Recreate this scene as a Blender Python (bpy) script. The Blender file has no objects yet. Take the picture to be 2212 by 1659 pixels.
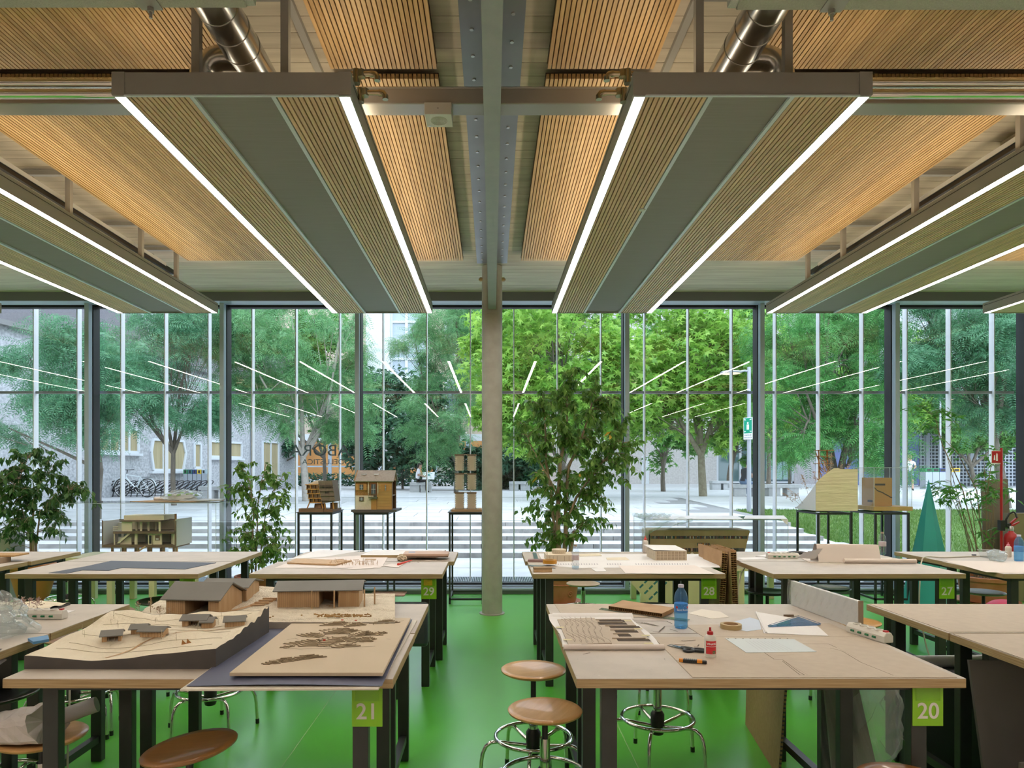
import bpy, bmesh, math, random
import numpy as np
from mathutils import Vector, Matrix

random.seed(7)
SC = bpy.context.scene
COL = SC.collection
# ------------------------------------------------------------------ camera
CX, CY, FP, EYE = 1063.0, 1018.0, 1480.0, 1.70      # vanishing point, focal length (px of a 2212 wide frame), eye height
cam = bpy.data.cameras.new('camera')
cam.sensor_width = 36.0
cam.lens = FP / 2212.0 * 36.0
cam.shift_x = (1106.0 - CX) / 2212.0
cam.shift_y = (CY - 829.5) / 2212.0
cam.clip_start, cam.clip_end = 0.05, 300
camo = bpy.data.objects.new('camera', cam); COL.objects.link(camo)
camo.location = (0, 0, EYE); camo.rotation_euler = (math.pi / 2, 0, 0)
SC.camera = camo
# ------------------------------------------------------------------ sky, sun, exposure
w = bpy.data.worlds.new('sky'); SC.world = w; w.use_nodes = True
bg = w.node_tree.nodes['Background']
bg.inputs[0].default_value = (0.74, 0.85, 1.0, 1); bg.inputs[1].default_value = 4.0
sl = bpy.data.lights.new('sun', 'SUN'); sl.energy = 0.6; sl.angle = math.radians(35); sl.color = (1.0, 0.92, 0.74)
so = bpy.data.objects.new('sun', sl); COL.objects.link(so); so.location = (-20, -10, 30)
so.rotation_euler = Vector((0.55, 0.5, -1.0)).to_track_quat('-Z', 'Y').to_euler()
LAMP_DOWN, LAMP_UP = 34.0, 7.0                        # radiance of the lamp strips
vs = SC.view_settings
vs.view_transform = 'Standard'; vs.look = 'None'; vs.gamma = 1.0; vs.exposure = 0.0; vs.use_curve_mapping = False
cy = SC.cycles
cy.max_bounces = 8; cy.diffuse_bounces = 3; cy.glossy_bounces = 3; cy.transmission_bounces = 5; cy.transparent_max_bounces = 14
cy.caustics_reflective = False; cy.caustics_refractive = False; cy.sample_clamp_indirect = 4.0
cy.use_denoising = True

# ------------------------------------------------------------------ helpers
def P(px, py, Y):
    return Vector(((px - CX) * Y / FP, Y, EYE + (CY - py) * Y / FP))
def G(px, py, Z):
    Y = (EYE - Z) * FP / (py - CY)
    return Vector(((px - CX) * Y / FP, Y, Z))
def XP(px, Y): return (px - CX) * Y / FP

class MB:
    def __init__(s): s.v = []; s.f = []; s.M = None
    def _add(s, vs, fs):
        o = len(s.v)
        s.v += [tuple(s.M @ Vector(p)) if s.M is not None else tuple(p) for p in vs]
        s.f += [tuple(i + o for i in f) for f in fs]
        return s
    def box(s, x0, x1, y0, y1, z0, z1):
        return s._add([(x0,y0,z0),(x1,y0,z0),(x1,y1,z0),(x0,y1,z0),(x0,y0,z1),(x1,y0,z1),(x1,y1,z1),(x0,y1,z1)],
                      [(0,3,2,1),(4,5,6,7),(0,1,5,4),(1,2,6,5),(2,3,7,6),(3,0,4,7)])
    def cbox(s, c, d):
        return s.box(c[0]-d[0]/2, c[0]+d[0]/2, c[1]-d[1]/2, c[1]+d[1]/2, c[2]-d[2]/2, c[2]+d[2]/2)
    def hexa(s, b, t):      # bottom 4 pts, top 4 pts (ccw from above)
        return s._add(list(b)+list(t), [(3,2,1,0),(4,5,6,7),(0,1,5,4),(1,2,6,5),(2,3,7,6),(3,0,4,7)])
    def cyl(s, p0, p1, r0, r1=None, n=12, caps=True):
        r1 = r0 if r1 is None else r1
        p0, p1 = Vector(p0), Vector(p1); d = (p1-p0).normalized()
        a = d.orthogonal().normalized(); b = d.cross(a)
        vs = []
        for p, r in ((p0, r0), (p1, r1)):
            for i in range(n):
                t = 2*math.pi*i/n
                vs.append(p + a*(r*math.cos(t)) + b*(r*math.sin(t)))
        fs = [(i, (i+1) % n, n+(i+1) % n, n+i) for i in range(n)]
        if caps: fs += [tuple(range(n-1, -1, -1)), tuple(range(n, 2*n))]
        return s._add(vs, fs)
    def lathe(s, prof, n=24, c=(0,0,0)):
        vs = []; fs = []
        for r, z in prof:
            for i in range(n):
                t = 2*math.pi*i/n
                vs.append((c[0]+r*math.cos(t), c[1]+r*math.sin(t), c[2]+z))
        for k in range(len(prof)-1):
            for i in range(n):
                j = (i+1) % n
                fs.append((k*n+i, k*n+j, (k+1)*n+j, (k+1)*n+i))
        if prof[0][0] > 1e-6: fs.append(tuple(range(n-1, -1, -1)))
        if prof[-1][0] > 1e-6: fs.append(tuple(range((len(prof)-1)*n, len(prof)*n)))
        return s._add(vs, fs)
    def prism(s, poly, a, b, axis='z'):
        n = len(poly)
        f = {'z': lambda p, h: (p[0], p[1], h), 'y': lambda p, h: (p[0], h, p[1]), 'x': lambda p, h: (h, p[0], p[1])}[axis]
        vs = [f(p, a) for p in poly] + [f(p, b) for p in poly]
        fs = [(i, (i+1) % n, n+(i+1) % n, n+i) for i in range(n)] + [tuple(range(n-1, -1, -1)), tuple(range(n, 2*n))]
        return s._add(vs, fs)
    def tube(s, pts, r, n=8, closed=False, r1=None):
        pts = [Vector(p) for p in pts]; m = len(pts); vs = []; fs = []
        up = None
        for k, p in enumerate(pts):
            if closed: d = pts[(k+1) % m] - pts[k-1]
            else: d = pts[min(k+1, m-1)] - pts[max(k-1, 0)]
            d.normalize()
            if up is None: up = d.orthogonal().normalized()
            a = up - d*up.dot(d)
            if a.length < 1e-4: a = d.orthogonal()
            a.normalize(); up = a; b = d.cross(a)
            rr = r if r1 is None else r + (r1-r)*k/max(1, m-1)
            for i in range(n):
                t = 2*math.pi*i/n
                vs.append(p + a*(rr*math.cos(t)) + b*(rr*math.sin(t)))
        for k in range(m if closed else m-1):
            k2 = (k+1) % m
            for i in range(n):
                j = (i+1) % n
                fs.append((k*n+i, k*n+j, k2*n+j, k2*n+i))
        if not closed: fs += [tuple(range(n-1, -1, -1)), tuple(range((m-1)*n, m*n))]
        return s._add(vs, fs)
    def grid(s, fn, nu, nv):
        vs = [fn(i/nu, j/nv) for j in range(nv+1) for i in range(nu+1)]
        fs = [(j*(nu+1)+i, j*(nu+1)+i+1, (j+1)*(nu+1)+i+1, (j+1)*(nu+1)+i) for j in range(nv) for i in range(nu)]
        return s._add(vs, fs)
    def poly(s, pts): return s._add(pts, [tuple(range(len(pts)))])
    def sphere(s, c, r, n=12, m=8, sc=(1,1,1)):
        vs = [(c[0], c[1], c[2]-r*sc[2])]; fs = []
        for k in range(1, m):
            ph = -math.pi/2 + math.pi*k/m
            for i in range(n):
                t = 2*math.pi*i/n
                vs.append((c[0]+r*sc[0]*math.cos(ph)*math.cos(t), c[1]+r*sc[1]*math.cos(ph)*math.sin(t), c[2]+r*sc[2]*math.sin(ph)))
        vs.append((c[0], c[1], c[2]+r*sc[2])); top = len(vs)-1
        for i in range(n): fs.append((0, 1+(i+1) % n, 1+i))
        for k in range(m-2):
            for i in range(n):
                j = (i+1) % n; fs.append((1+k*n+i, 1+k*n+j, 1+(k+1)*n+j, 1+(k+1)*n+i))
        b = 1+(m-2)*n
        for i in range(n): fs.append((b+i, b+(i+1) % n, top))
        return s._add(vs, fs)
    def mesh(s, name, mat, smooth=False, ang=40):
        me = bpy.data.meshes.new(name); me.from_pydata(s.v, [], s.f); me.update()
        bm = bmesh.new(); bm.from_mesh(me); bmesh.ops.recalc_face_normals(bm, faces=bm.faces); bm.to_mesh(me); bm.free()
        if mat: me.materials.append(mat)
        if smooth:
            me.polygons.foreach_set('use_smooth', [True]*len(me.polygons))
            me.set_sharp_from_angle(angle=math.radians(ang))
        return me
    def build(s, name, mat, parent=None, smooth=False, bevel=0, ang=40, local=True):
        """one mesh object; when parented, vertices given in world space are moved into the parent's space unless local"""
        me = s.mesh(name, mat, smooth, ang)
        return link(name, me, parent, bevel)

def link(name, me, parent=None, bevel=0, loc=None, rot=None):
    o = bpy.data.objects.new(name, me); COL.objects.link(o)
    if parent is not None: o.parent = parent
    if loc is not None: o.location = loc
    if rot is not None: o.rotation_euler = rot
    if bevel:
        b = o.modifiers.new('edge', 'BEVEL'); b.width = bevel; b.segments = 2; b.limit_method = 'ANGLE'; b.angle_limit = math.radians(50)
    return o
def tag(o, label, cat, group=None, kind=None):
    if label: o['label'] = label
    if cat: o['category'] = cat
    if group: o['group'] = group
    if kind: o['kind'] = kind
    return o
def thing(name, label, cat, loc=(0,0,0), rz=0.0, group=None):
    o = bpy.data.objects.new(name, None); COL.objects.link(o); o.empty_display_size = 0.1
    o.location = loc; o.rotation_euler = (0, 0, rz)
    return tag(o, label, cat, group)
def struct(name, kind='structure', loc=(0,0,0)):
    o = bpy.data.objects.new(name, None); COL.objects.link(o); o.location = loc; o['kind'] = kind
    return o
def copy_tree(o, parent=None):
    c = o.copy(); COL.objects.link(c)
    if parent is not None: c.parent = parent
    for ch in o.children: copy_tree(ch, c)
    return c
def np_mesh(name, V, Fc, mat, smooth=False):
    """mesh from numpy arrays: V (n,3), Fc (m,k)"""
    me = bpy.data.meshes.new(name); n, m, k = len(V), len(Fc), Fc.shape[1]
    me.vertices.add(n); me.vertices.foreach_set('co', V.astype(np.float32).ravel())
    me.loops.add(m*k); me.loops.foreach_set('vertex_index', Fc.astype(np.int32).ravel())
    me.polygons.add(m); me.polygons.foreach_set('loop_start', np.arange(0, m*k, k, dtype=np.int32))
    me.polygons.foreach_set('loop_total', np.full(m, k, dtype=np.int32))
    me.update(calc_edges=True); me.validate()
    if mat: me.materials.append(mat)
    if smooth: me.polygons.foreach_set('use_smooth', [True]*m)
    return me

# ------------------------------------------------------------------ materials
MATS = {}
def mat(name, c, rough=0.5, metal=0.0, c2=None, scale=8.0, stretch=(1,1,1), bump=0.0, bscale=None, spec=0.5, detail=4.0,
        rnd=0.0, contrast=(0.35, 0.65), coat=0.0, trans=0.0, alpha=1.0, emit=None, estr=0.0, island=0.0, coords='Object'):
    if name in MATS: return MATS[name]
    m = bpy.data.materials.new(name); m.use_nodes = True; nt = m.node_tree; N = nt.nodes; L = nt.links
    b = N['Principled BSDF']
    b.inputs['Roughness'].default_value = rough; b.inputs['Metallic'].default_value = metal
    b.inputs['Specular IOR Level'].default_value = spec; b.inputs['Coat Weight'].default_value = coat
    b.inputs['Transmission Weight'].default_value = trans; b.inputs['Alpha'].default_value = alpha
    b.inputs['Base Color'].default_value = (*c, 1)
    m.diffuse_color = (*c, 1)
    src = None
    if c2 is not None or bump:
        tc = N.new('ShaderNodeTexCoord'); mp = N.new('ShaderNodeMapping'); mp.inputs['Scale'].default_value = stretch
        L.new(tc.outputs[coords], mp.inputs['Vector'])
        if rnd:
            oi = N.new('ShaderNodeObjectInfo'); ml = N.new('ShaderNodeMath'); ml.operation = 'MULTIPLY'; ml.inputs[1].default_value = 37.0
            L.new(oi.outputs['Random'], ml.inputs[0]); L.new(ml.outputs[0], mp.inputs['Location'])
    if c2 is not None:
        nz = N.new('ShaderNodeTexNoise'); nz.inputs['Scale'].default_value = scale; nz.inputs['Detail'].default_value = detail
        L.new(mp.outputs[0], nz.inputs['Vector'])
        cr = N.new('ShaderNodeValToRGB'); cr.color_ramp.elements[0].position = contrast[0]; cr.color_ramp.elements[1].position = contrast[1]
        cr.color_ramp.elements[0].color = (*c, 1); cr.color_ramp.elements[1].color = (*c2, 1)
        L.new(nz.outputs['Fac'], cr.inputs[0]); src = cr.outputs[0]
    if rnd or island:
        hs = N.new('ShaderNodeHueSaturation'); hs.inputs['Color'].default_value = (*c, 1)
        if src: L.new(src, hs.inputs['Color'])
        amt = rnd or island
        mr = N.new('ShaderNodeMapRange'); mr.inputs['To Min'].default_value = 1-amt; mr.inputs['To Max'].default_value = 1+amt
        if island:
            gi = N.new('ShaderNodeNewGeometry'); L.new(gi.outputs['Random Per Island'], mr.inputs['Value'])
        else:
            oi2 = N.new('ShaderNodeObjectInfo'); L.new(oi2.outputs['Random'], mr.inputs['Value'])
        L.new(mr.outputs[0], hs.inputs['Value']); src = hs.outputs[0]
    if src: L.new(src, b.inputs['Base Color'])
    if bump:
        n2 = N.new('ShaderNodeTexNoise'); n2.inputs['Scale'].default_value = bscale or scale*3; n2.inputs['Detail'].default_value = 6
        L.new(mp.outputs[0], n2.inputs['Vector'])
        bp = N.new('ShaderNodeBump'); bp.inputs['Strength'].default_value = bump; bp.inputs['Distance'].default_value = 0.02
        L.new(n2.outputs['Fac'], bp.inputs['Height']); L.new(bp.outputs[0], b.inputs['Normal'])
    if emit:
        b.inputs['Emission Color'].default_value = (*emit, 1); b.inputs['Emission Strength'].default_value = estr
    MATS[name] = m
    return m
def leaf_mat(name, c, c2, tr=0.35, rnd=0.0):
    if name in MATS: return MATS[name]
    m = bpy.data.materials.new(name); m.use_nodes = True; nt = m.node_tree; N = nt.nodes; L = nt.links
    b = N['Principled BSDF']; b.inputs['Roughness'].default_value = 0.45
    out = N['Material Output']
    gi = N.new('ShaderNodeNewGeometry'); oi = N.new('ShaderNodeObjectInfo')
    ad = N.new('ShaderNodeMath'); ad.operation = 'ADD'; fr = N.new('ShaderNodeMath'); fr.operation = 'FRACT'
    L.new(gi.outputs['Random Per Island'], ad.inputs[0]); L.new(oi.outputs['Random'], ad.inputs[1]); L.new(ad.outputs[0], fr.inputs[0])
    cr = N.new('ShaderNodeValToRGB'); cr.color_ramp.elements[0].color = (*c, 1); cr.color_ramp.elements[1].color = (*c2, 1)
    L.new(fr.outputs[0], cr.inputs[0]); L.new(cr.outputs[0], b.inputs['Base Color'])
    t = N.new('ShaderNodeBsdfTranslucent'); L.new(cr.outputs[0], t.inputs['Color'])
    mx = N.new('ShaderNodeMixShader'); mx.inputs[0].default_value = tr
    L.new(b.outputs[0], mx.inputs[1]); L.new(t.outputs[0], mx.inputs[2]); L.new(mx.outputs[0], out.inputs['Surface'])
    MATS[name] = m
    return m
def glass_mat(name, tint=(0.93, 0.97, 0.97), ior=1.35, rough=0.0, film=0.0, filmc=(1,1,1)):
    """thin clear sheet: mirror reflection by Fresnel over plain transmission, with an optional diffuse film"""
    if name in MATS: return MATS[name]
    m = bpy.data.materials.new(name); m.use_nodes = True; nt = m.node_tree; N = nt.nodes; L = nt.links
    N.remove(N['Principled BSDF']); out = N['Material Output']
    t = N.new('ShaderNodeBsdfTransparent'); t.inputs[0].default_value = (*tint, 1)
    g = N.new('ShaderNodeBsdfGlossy'); g.inputs['Roughness'].default_value = rough
    fr = N.new('ShaderNodeFresnel'); gi = N.new('ShaderNodeNewGeometry')
    mr = N.new('ShaderNodeMapRange'); mr.inputs['To Min'].default_value = ior; mr.inputs['To Max'].default_value = 1.0/ior   # same mirror share on both faces
    L.new(gi.outputs['Backfacing'], mr.inputs['Value']); L.new(mr.outputs[0], fr.inputs[0])
    mx = N.new('ShaderNodeMixShader'); L.new(fr.outputs[0], mx.inputs[0]); L.new(t.outputs[0], mx.inputs[1]); L.new(g.outputs[0], mx.inputs[2])
    last = mx
    if film:
        d = N.new('ShaderNodeBsdfDiffuse'); d.inputs[0].default_value = (*filmc, 1)
        m2 = N.new('ShaderNodeMixShader'); m2.inputs[0].default_value = film
        L.new(mx.outputs[0], m2.inputs[1]); L.new(d.outputs[0], m2.inputs[2]); last = m2
    L.new(last.outputs[0], out.inputs['Surface'])
    MATS[name] = m
    return m
def emit_mat(name, c, s):
    if name in MATS: return MATS[name]
    m = bpy.data.materials.new(name); m.use_nodes = True; N = m.node_tree.nodes; N.remove(N['Principled BSDF'])
    e = N.new('ShaderNodeEmission'); e.inputs[0].default_value = (*c, 1); e.inputs[1].default_value = s
    m.node_tree.links.new(e.outputs[0], N['Material Output'].inputs[0]); MATS[name] = m
    return m

slat_m = mat('oak_slat', (0.50,0.30,0.118), 0.5, c2=(0.66,0.435,0.205), scale=3.0, stretch=(14,0.9,14), rnd=0.14, detail=6)
dark_m = mat('dark_backing', (0.05,0.03,0.018), 0.9)
spruce_m = mat('spruce_plank', (0.54,0.46,0.345), 0.7, c2=(0.66,0.58,0.45), scale=2.0, stretch=(0.7,9,9), rnd=0.08, bump=0.05)
lampgrey_m = mat('lamp_grey', (0.36,0.345,0.31), 0.45, c2=(0.385,0.37,0.335), scale=2)
trimgrey_m = mat('trim_grey', (0.74,0.77,0.80), 0.35)
perf_m = mat('perforated_grey', (0.205,0.185,0.145), 0.6, c2=(0.235,0.215,0.175), scale=60, stretch=(0.05,4,1))
beam_m = mat('beam_grey', (0.30,0.32,0.30), 0.4, c2=(0.33,0.345,0.325), scale=14, bump=0.03, bscale=90)
flange_m = mat('flange_steel', (0.22,0.23,0.25), 0.35, metal=0.35, c2=(0.26,0.27,0.29), scale=3)
tubegrey_m = mat('tube_grey', (0.36,0.335,0.30), 0.3, metal=0.3)
alu_m = mat('aluminium', (0.62,0.62,0.60), 0.3, metal=0.9)
foil_m = mat('duct_foil', (0.88,0.87,0.84), 0.07, metal=1.0, bump=0.02, bscale=4)
duct_m = mat('duct_steel', (0.56,0.56,0.55), 0.24, metal=1.0, c2=(0.64,0.64,0.63), scale=4)
column_m = mat('column_grey', (0.33,0.31,0.27), 0.45, c2=(0.38,0.36,0.32), scale=9)
steelblue_m = mat('frame_bluegrey', (0.40,0.48,0.56), 0.35, metal=0.0)
gasket_m = mat('gasket_black', (0.015,0.016,0.018), 0.6)
fin_m = mat('fin_white', (0.88,0.89,0.92), 0.35)
floor_m = mat('green_vinyl', (0.070,0.39,0.032), 0.32, c2=(0.085,0.43,0.040), scale=1.2, spec=0.6, coat=0.35)
floor_m.node_tree.nodes['Principled BSDF'].inputs['Coat Roughness'].default_value = 0.28
glass_m = glass_mat('window_glass', (0.97,0.985,0.99), 1.5)
acryl_m = glass_mat('acrylic', (0.985,0.992,0.995), 1.25, film=0.012, filmc=(0.8,0.9,0.95))
film_m = glass_mat('plastic_film', (0.9,0.94,0.95), 1.45, rough=0.12, film=0.22, filmc=(0.8,0.84,0.85))
white_m = mat('white_paper', (0.78,0.76,0.76), 0.7, c2=(0.82,0.80,0.80), scale=3)
pinkw_m = mat('paper_warm', (0.76,0.68,0.64), 0.7, c2=(0.80,0.72,0.68), scale=3)
def worn_laminate():
    """greige laminate with sparse dark scuffs and pale rub marks"""
    m = mat('laminate_greige', (0.50,0.44,0.385), 0.5, c2=(0.56,0.495,0.435), scale=7, detail=8)
    nt = m.node_tree; N = nt.nodes; L = nt.links; b = N['Principled BSDF']
    src = b.inputs['Base Color'].links[0].from_socket
    tc = N.new('ShaderNodeTexCoord'); last = src
    oi = N.new('ShaderNodeObjectInfo'); ml = N.new('ShaderNodeMath'); ml.operation = 'MULTIPLY'; ml.inputs[1].default_value = 50; L.new(oi.outputs['Random'], ml.inputs[0])
    for sc, st, lo, hi, colr, amt in ((55,(0.35,1.6,1),0.70,0.74,(0.20,0.17,0.15),0.55),(70,(1.5,0.3,1),0.72,0.75,(0.16,0.14,0.14),0.5),(26,(0.8,1,1),0.70,0.76,(0.68,0.62,0.56),0.5)):
        mp = N.new('ShaderNodeMapping'); mp.inputs['Scale'].default_value = st; L.new(tc.outputs['Object'], mp.inputs['Vector']); L.new(ml.outputs[0], mp.inputs['Location'])
        nz = N.new('ShaderNodeTexNoise'); nz.inputs['Scale'].default_value = sc; nz.inputs['Detail'].default_value = 3; L.new(mp.outputs[0], nz.inputs['Vector'])
        mr = N.new('ShaderNodeMapRange'); mr.inputs['From Min'].default_value = lo; mr.inputs['From Max'].default_value = hi; mr.inputs['To Max'].default_value = amt; L.new(nz.outputs['Fac'], mr.inputs['Value'])
        mx = N.new('ShaderNodeMixRGB'); mx.inputs['Color2'].default_value = (*colr,1); L.new(mr.outputs[0], mx.inputs['Fac']); L.new(last, mx.inputs['Color1']); last = mx.outputs[0]
    L.new(last, b.inputs['Base Color'])
    return m
laminate_m = worn_laminate()
card_m = mat('greyboard', (0.51,0.425,0.34), 0.7, c2=(0.54,0.455,0.365), scale=20)
ply_m = mat('plywood_edge', (0.30,0.20,0.095), 0.65, c2=(0.44,0.32,0.17), scale=3, stretch=(1.5,1.5,90), detail=3)
black_m = mat('table_steel', (0.020,0.024,0.022), 0.42, c2=(0.026,0.03,0.028), scale=10)
chrome_m = mat('chrome', (0.75,0.75,0.75), 0.08, metal=1.0)
blackpl_m = mat('black_plastic', (0.012,0.012,0.013), 0.4)
seat_m = mat('beech_seat', (0.58,0.31,0.105), 0.35, c2=(0.68,0.40,0.165), scale=3.5, stretch=(1,10,1), detail=5, coat=0.2)
seatd_m = mat('walnut_seat', (0.25,0.115,0.04), 0.35, c2=(0.31,0.15,0.055), scale=3.5, stretch=(1,10,1), coat=0.25)
seatb_m = mat('black_seat', (0.03,0.03,0.032), 0.3, coat=0.3)
slatl_m = mat('oak_slat_lamp', (0.66,0.42,0.21), 0.5, c2=(0.78,0.54,0.30), scale=3.0, stretch=(14,0.9,14), rnd=0.12, detail=6)
green_m = mat('sign_green', (0.23,0.52,0.012), 0.4)
num_m = mat('numeral_white', (0.78,0.76,0.70), 0.5)
terr_m = mat('terracotta', (0.36,0.135,0.055), 0.7, c2=(0.42,0.17,0.08), scale=8)
soil_m = mat('soil', (0.05,0.035,0.025), 0.95, c2=(0.09,0.06,0.04), scale=30)
bark_m = mat('bark_tan', (0.33,0.23,0.145), 0.8, c2=(0.44,0.32,0.21), scale=20, stretch=(1,1,0.3), bump=0.3)
barkd_m = mat('bark_dark', (0.10,0.085,0.065), 0.9, c2=(0.17,0.145,0.115), scale=14, stretch=(1,1,0.3), bump=0.4)
cream_m = mat('plaster_cream', (0.74,0.66,0.52), 0.85, c2=(0.80,0.72,0.58), scale=9, bump=0.25, bscale=60)
bassw_m = mat('basswood', (0.50,0.32,0.165), 0.6, c2=(0.58,0.39,0.22), scale=4, stretch=(8,8,1))
rooft_m = mat('model_roof', (0.16,0.155,0.145), 0.6, c2=(0.19,0.185,0.175), scale=3)
darkbase_m = mat('dark_card', (0.065,0.058,0.056), 0.7, c2=(0.085,0.076,0.072), scale=6)
navy_m = mat('navy_sheet', (0.085,0.095,0.165), 0.6, c2=(0.10,0.11,0.185), scale=5)
kraft_m = mat('kraft_card', (0.42,0.26,0.135), 0.75, c2=(0.48,0.31,0.17), scale=9)
# ================================================================== ROOM SHELL
wallw_m = mat('wall_white', (0.80,0.78,0.74), 0.8)
fl = MB().box(-10.5,10.5,2.4,9.72,-0.12,0).build('floor', floor_m); fl['kind'] = 'structure'
MB().box(-10.5,10.5,-11,2.4,-0.12,0).build('bounce_flooring', mat('bounce_grey',(0.74,0.68,0.62),0.6), fl)  # unseen pale floor zone, added to bounce neutral light up to the ceiling
seam_m = mat('weld_seam', (0.22,0.42,0.16), 0.5)
sm = MB().box(-0.0035,0.0035,2.4,9.4,0,0.0006).mesh('seam', seam_m)
for x in (-5.31,-3.26,-1.21,0.84,2.89,4.94): link('seam', sm, fl, loc=(x,0,0))
for nm, b in (('wall_back', (-10.7,10.7,-11.2,-11,-0.1,4.4)), ('wall_left', (-10.7,-10.5,-11,9.9,-0.1,4.4)), ('wall_right', (10.5,10.7,-11,9.9,-0.1,4.4))):
    MB().box(*b).build(nm, wallw_m)['kind'] = 'structure'
ce = MB().box(-10.7,10.7,-11.2,9.5,4.175,4.45).build('ceiling', mat('slab_dark', (0.10,0.085,0.065), 0.9)); ce['kind'] = 'structure'
pk = MB().box(-8.2,8.2,0.0,0.1355,4.15,4.172).mesh('plank', spruce_m)
for k in range(52):
    link('plank', pk, ce, loc=(0, 2.15+0.14*k, 0))
MB().box(-8.2,8.2,-10.9,2.14,4.15,4.17).build('plank_field', spruce_m, ce)

# ------------------------------------------------------------------ glass front
GY = 9.70
head_m = mat('head_grey', (0.13,0.135,0.135), 0.45)
hb = MB().box(-10.5,10.5,9.37,9.80,4.055,4.15).box(-10.5,10.5,9.36,9.38,4.03,4.15).build('trim_1', head_m); hb['kind'] = 'structure'
hb2 = MB().box(-10.5,10.5,9.385,9.60,4.03,4.054).build('trim_2', steelblue_m); hb2['kind'] = 'structure'
sb = MB().box(-10.5,10.5,9.50,9.66,0.0,0.075).box(-10.5,10.5,9.60,9.80,0.075,0.10).build('trim_3', steelblue_m); sb['kind'] = 'structure'
bbm = MB().box(-10.5,10.5,9.485,9.50,0.0,0.05).build('baseboard_front', mat('sill_dark', (0.10,0.12,0.12), 0.4)); bbm['kind'] = 'structure'
BAY = 1.875
for i in range(-4, 4):
    wn = struct('window_%d' % (i+5))
    x0, x1 = i*BAY, (i+1)*BAY
    MB().box(x0+0.02,x1-0.02,GY,GY+0.024,0.09,4.04).build('pane', glass_m, wn)
    ml = MB().box(x0-0.03,x0+0.03,9.50,9.585,0.07,4.06).box(x0-0.024,x0+0.024,9.585,9.78,0.07,4.06)
    if i == 3: ml.box(x1-0.03,x1+0.03,9.50,9.585,0.07,4.06)
    ml.build('mullion', steelblue_m, wn, bevel=0.003)
    MB().box(x0+0.024,x0+0.038,9.60,9.76,0.08,4.05).box(x1-0.038,x1-0.024,9.60,9.76,0.08,4.05).build('gasket', gasket_m, wn)
    MB().box(x0+0.038,x1-0.038,9.64,9.74,4.005,4.05).box(x0+0.038,x1-0.038,9.66,9.74,0.10,0.125).build('gasket', gasket_m, wn)
    for k in range(3):
        fx = x0 + BAY*(k+0.5)/3
        MB().box(fx-0.007,fx+0.007,9.80,9.905,0.02,4.5).build('fin', fin_m, wn)
    MB().box(x0,x1,9.84,9.87,2.815,2.85).build('transom', mat('transom_grey', (0.30,0.31,0.36), 0.4), wn)

def text_mesh(txt, size, name='lettering', m=None, ext=0.0008, bold=0.0):
    cu = bpy.data.curves.new(name, 'FONT'); cu.body = txt; cu.size = size; cu.extrude = ext; cu.offset = bold
    cu.align_x = 'CENTER'; cu.align_y = 'CENTER'
    o = bpy.data.objects.new(name, cu); COL.objects.link(o)
    dg = bpy.context.evaluated_depsgraph_get(); dg.update()
    me = bpy.data.meshes.new_from_object(o.evaluated_get(dg)); bpy.data.objects.remove(o); bpy.data.curves.remove(cu)
    me.name = name; me.materials.clear()
    if m: me.materials.append(m)
    return me
# lettering on the outer face of the glass, so it reads mirrored from inside
let_m = mat('decal_grey', (0.10,0.16,0.20), 0.5)
win3 = bpy.data.objects['window_3']
for txt, px, py, hpx, sp in (('LABORA', 700, 974, 24, 1.25), ('MODELLISTICA', 712, 998, 11, 1.35)):
    cu_size = hpx*GY/FP/0.69
    me = text_mesh(txt, cu_size, 'lettering', let_m, ext=0.0005)
    p = P(px, py, GY+0.026)
    o = link('lettering', me, win3, loc=p, rot=(math.pi/2, 0, math.pi)); 
    wd = max(v.co.x for v in me.vertices)-min(v.co.x for v in me.vertices)
    o.scale = ((146 if txt == 'LABORA' else 118)*GY/FP/wd, 1, 1)

# ------------------------------------------------------------------ column and beam
col = struct('column', loc=(0,8.19,0))
MB().lathe([(0.122,0.0),(0.122,4.14)], 40).build('shaft', column_m, col, smooth=True)
MB().lathe([(0.15,0.0),(0.15,0.012),(0.126,0.014)], 40).build('base_plate', column_m, col, smooth=True)
MB().box(-0.055,0.055,-0.128,-0.10,1.85,1.87).box(-0.062,-0.046,-0.128,-0.09,1.85,2.45).box(0.046,0.062,-0.128,-0.09,1.85,2.45)
sl_ = MB().box(-0.062,-0.0455,-0.118,-0.08,3.57,4.13).box(0.0455,0.062,-0.118,-0.08,3.57,4.13).box(-0.062,0.062,-0.126,-0.09,3.56,3.605)
sl_.build('slot_weld', column_m, col)
for s in (-1,1):
    MB().cyl((s*0.10,-0.02,3.985),(s*0.148,-0.02,3.985),0.026,n=6).cyl((s*0.148,-0.02,3.985),(s*0.16,-0.02,3.985),0.014,n=8).build('bolt', mat('bolt_brass', (0.35,0.27,0.12), 0.35, metal=0.9), col)
beam = struct('beam')
MB().box(-0.045,0.045,-10.8,8.075,3.61,4.12).build('web', beam_m, beam)
MB().box(-0.176,0.176,-10.8,7.98,4.12,4.148).build('flange', flange_m, beam)
scr = MB().lathe([(0.011,-0.006),(0.012,-0.003),(0.012,0.0)], 10).mesh('screw', alu_m, smooth=True)
for k in range(23):
    for s in (-1,1):
        yy = 2.55+0.24*k+(0.11 if s > 0 else 0)
        if yy < 7.9: link('screw', scr, beam, loc=(s*0.112, yy, 4.12))
cb = struct('crossbeam')
MB().box(-9,-0.045,3.915,4.047,3.80,3.89).box(0.045,9,3.915,4.047,3.80,3.89).build('tube', tubegrey_m, cb, bevel=0.006)
for s in (-1,1):
    MB().cyl((s*0.046,3.93,3.895),(s*9,3.93,3.895),0.011,n=8).build('conduit', alu_m, cb, smooth=True)
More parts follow.
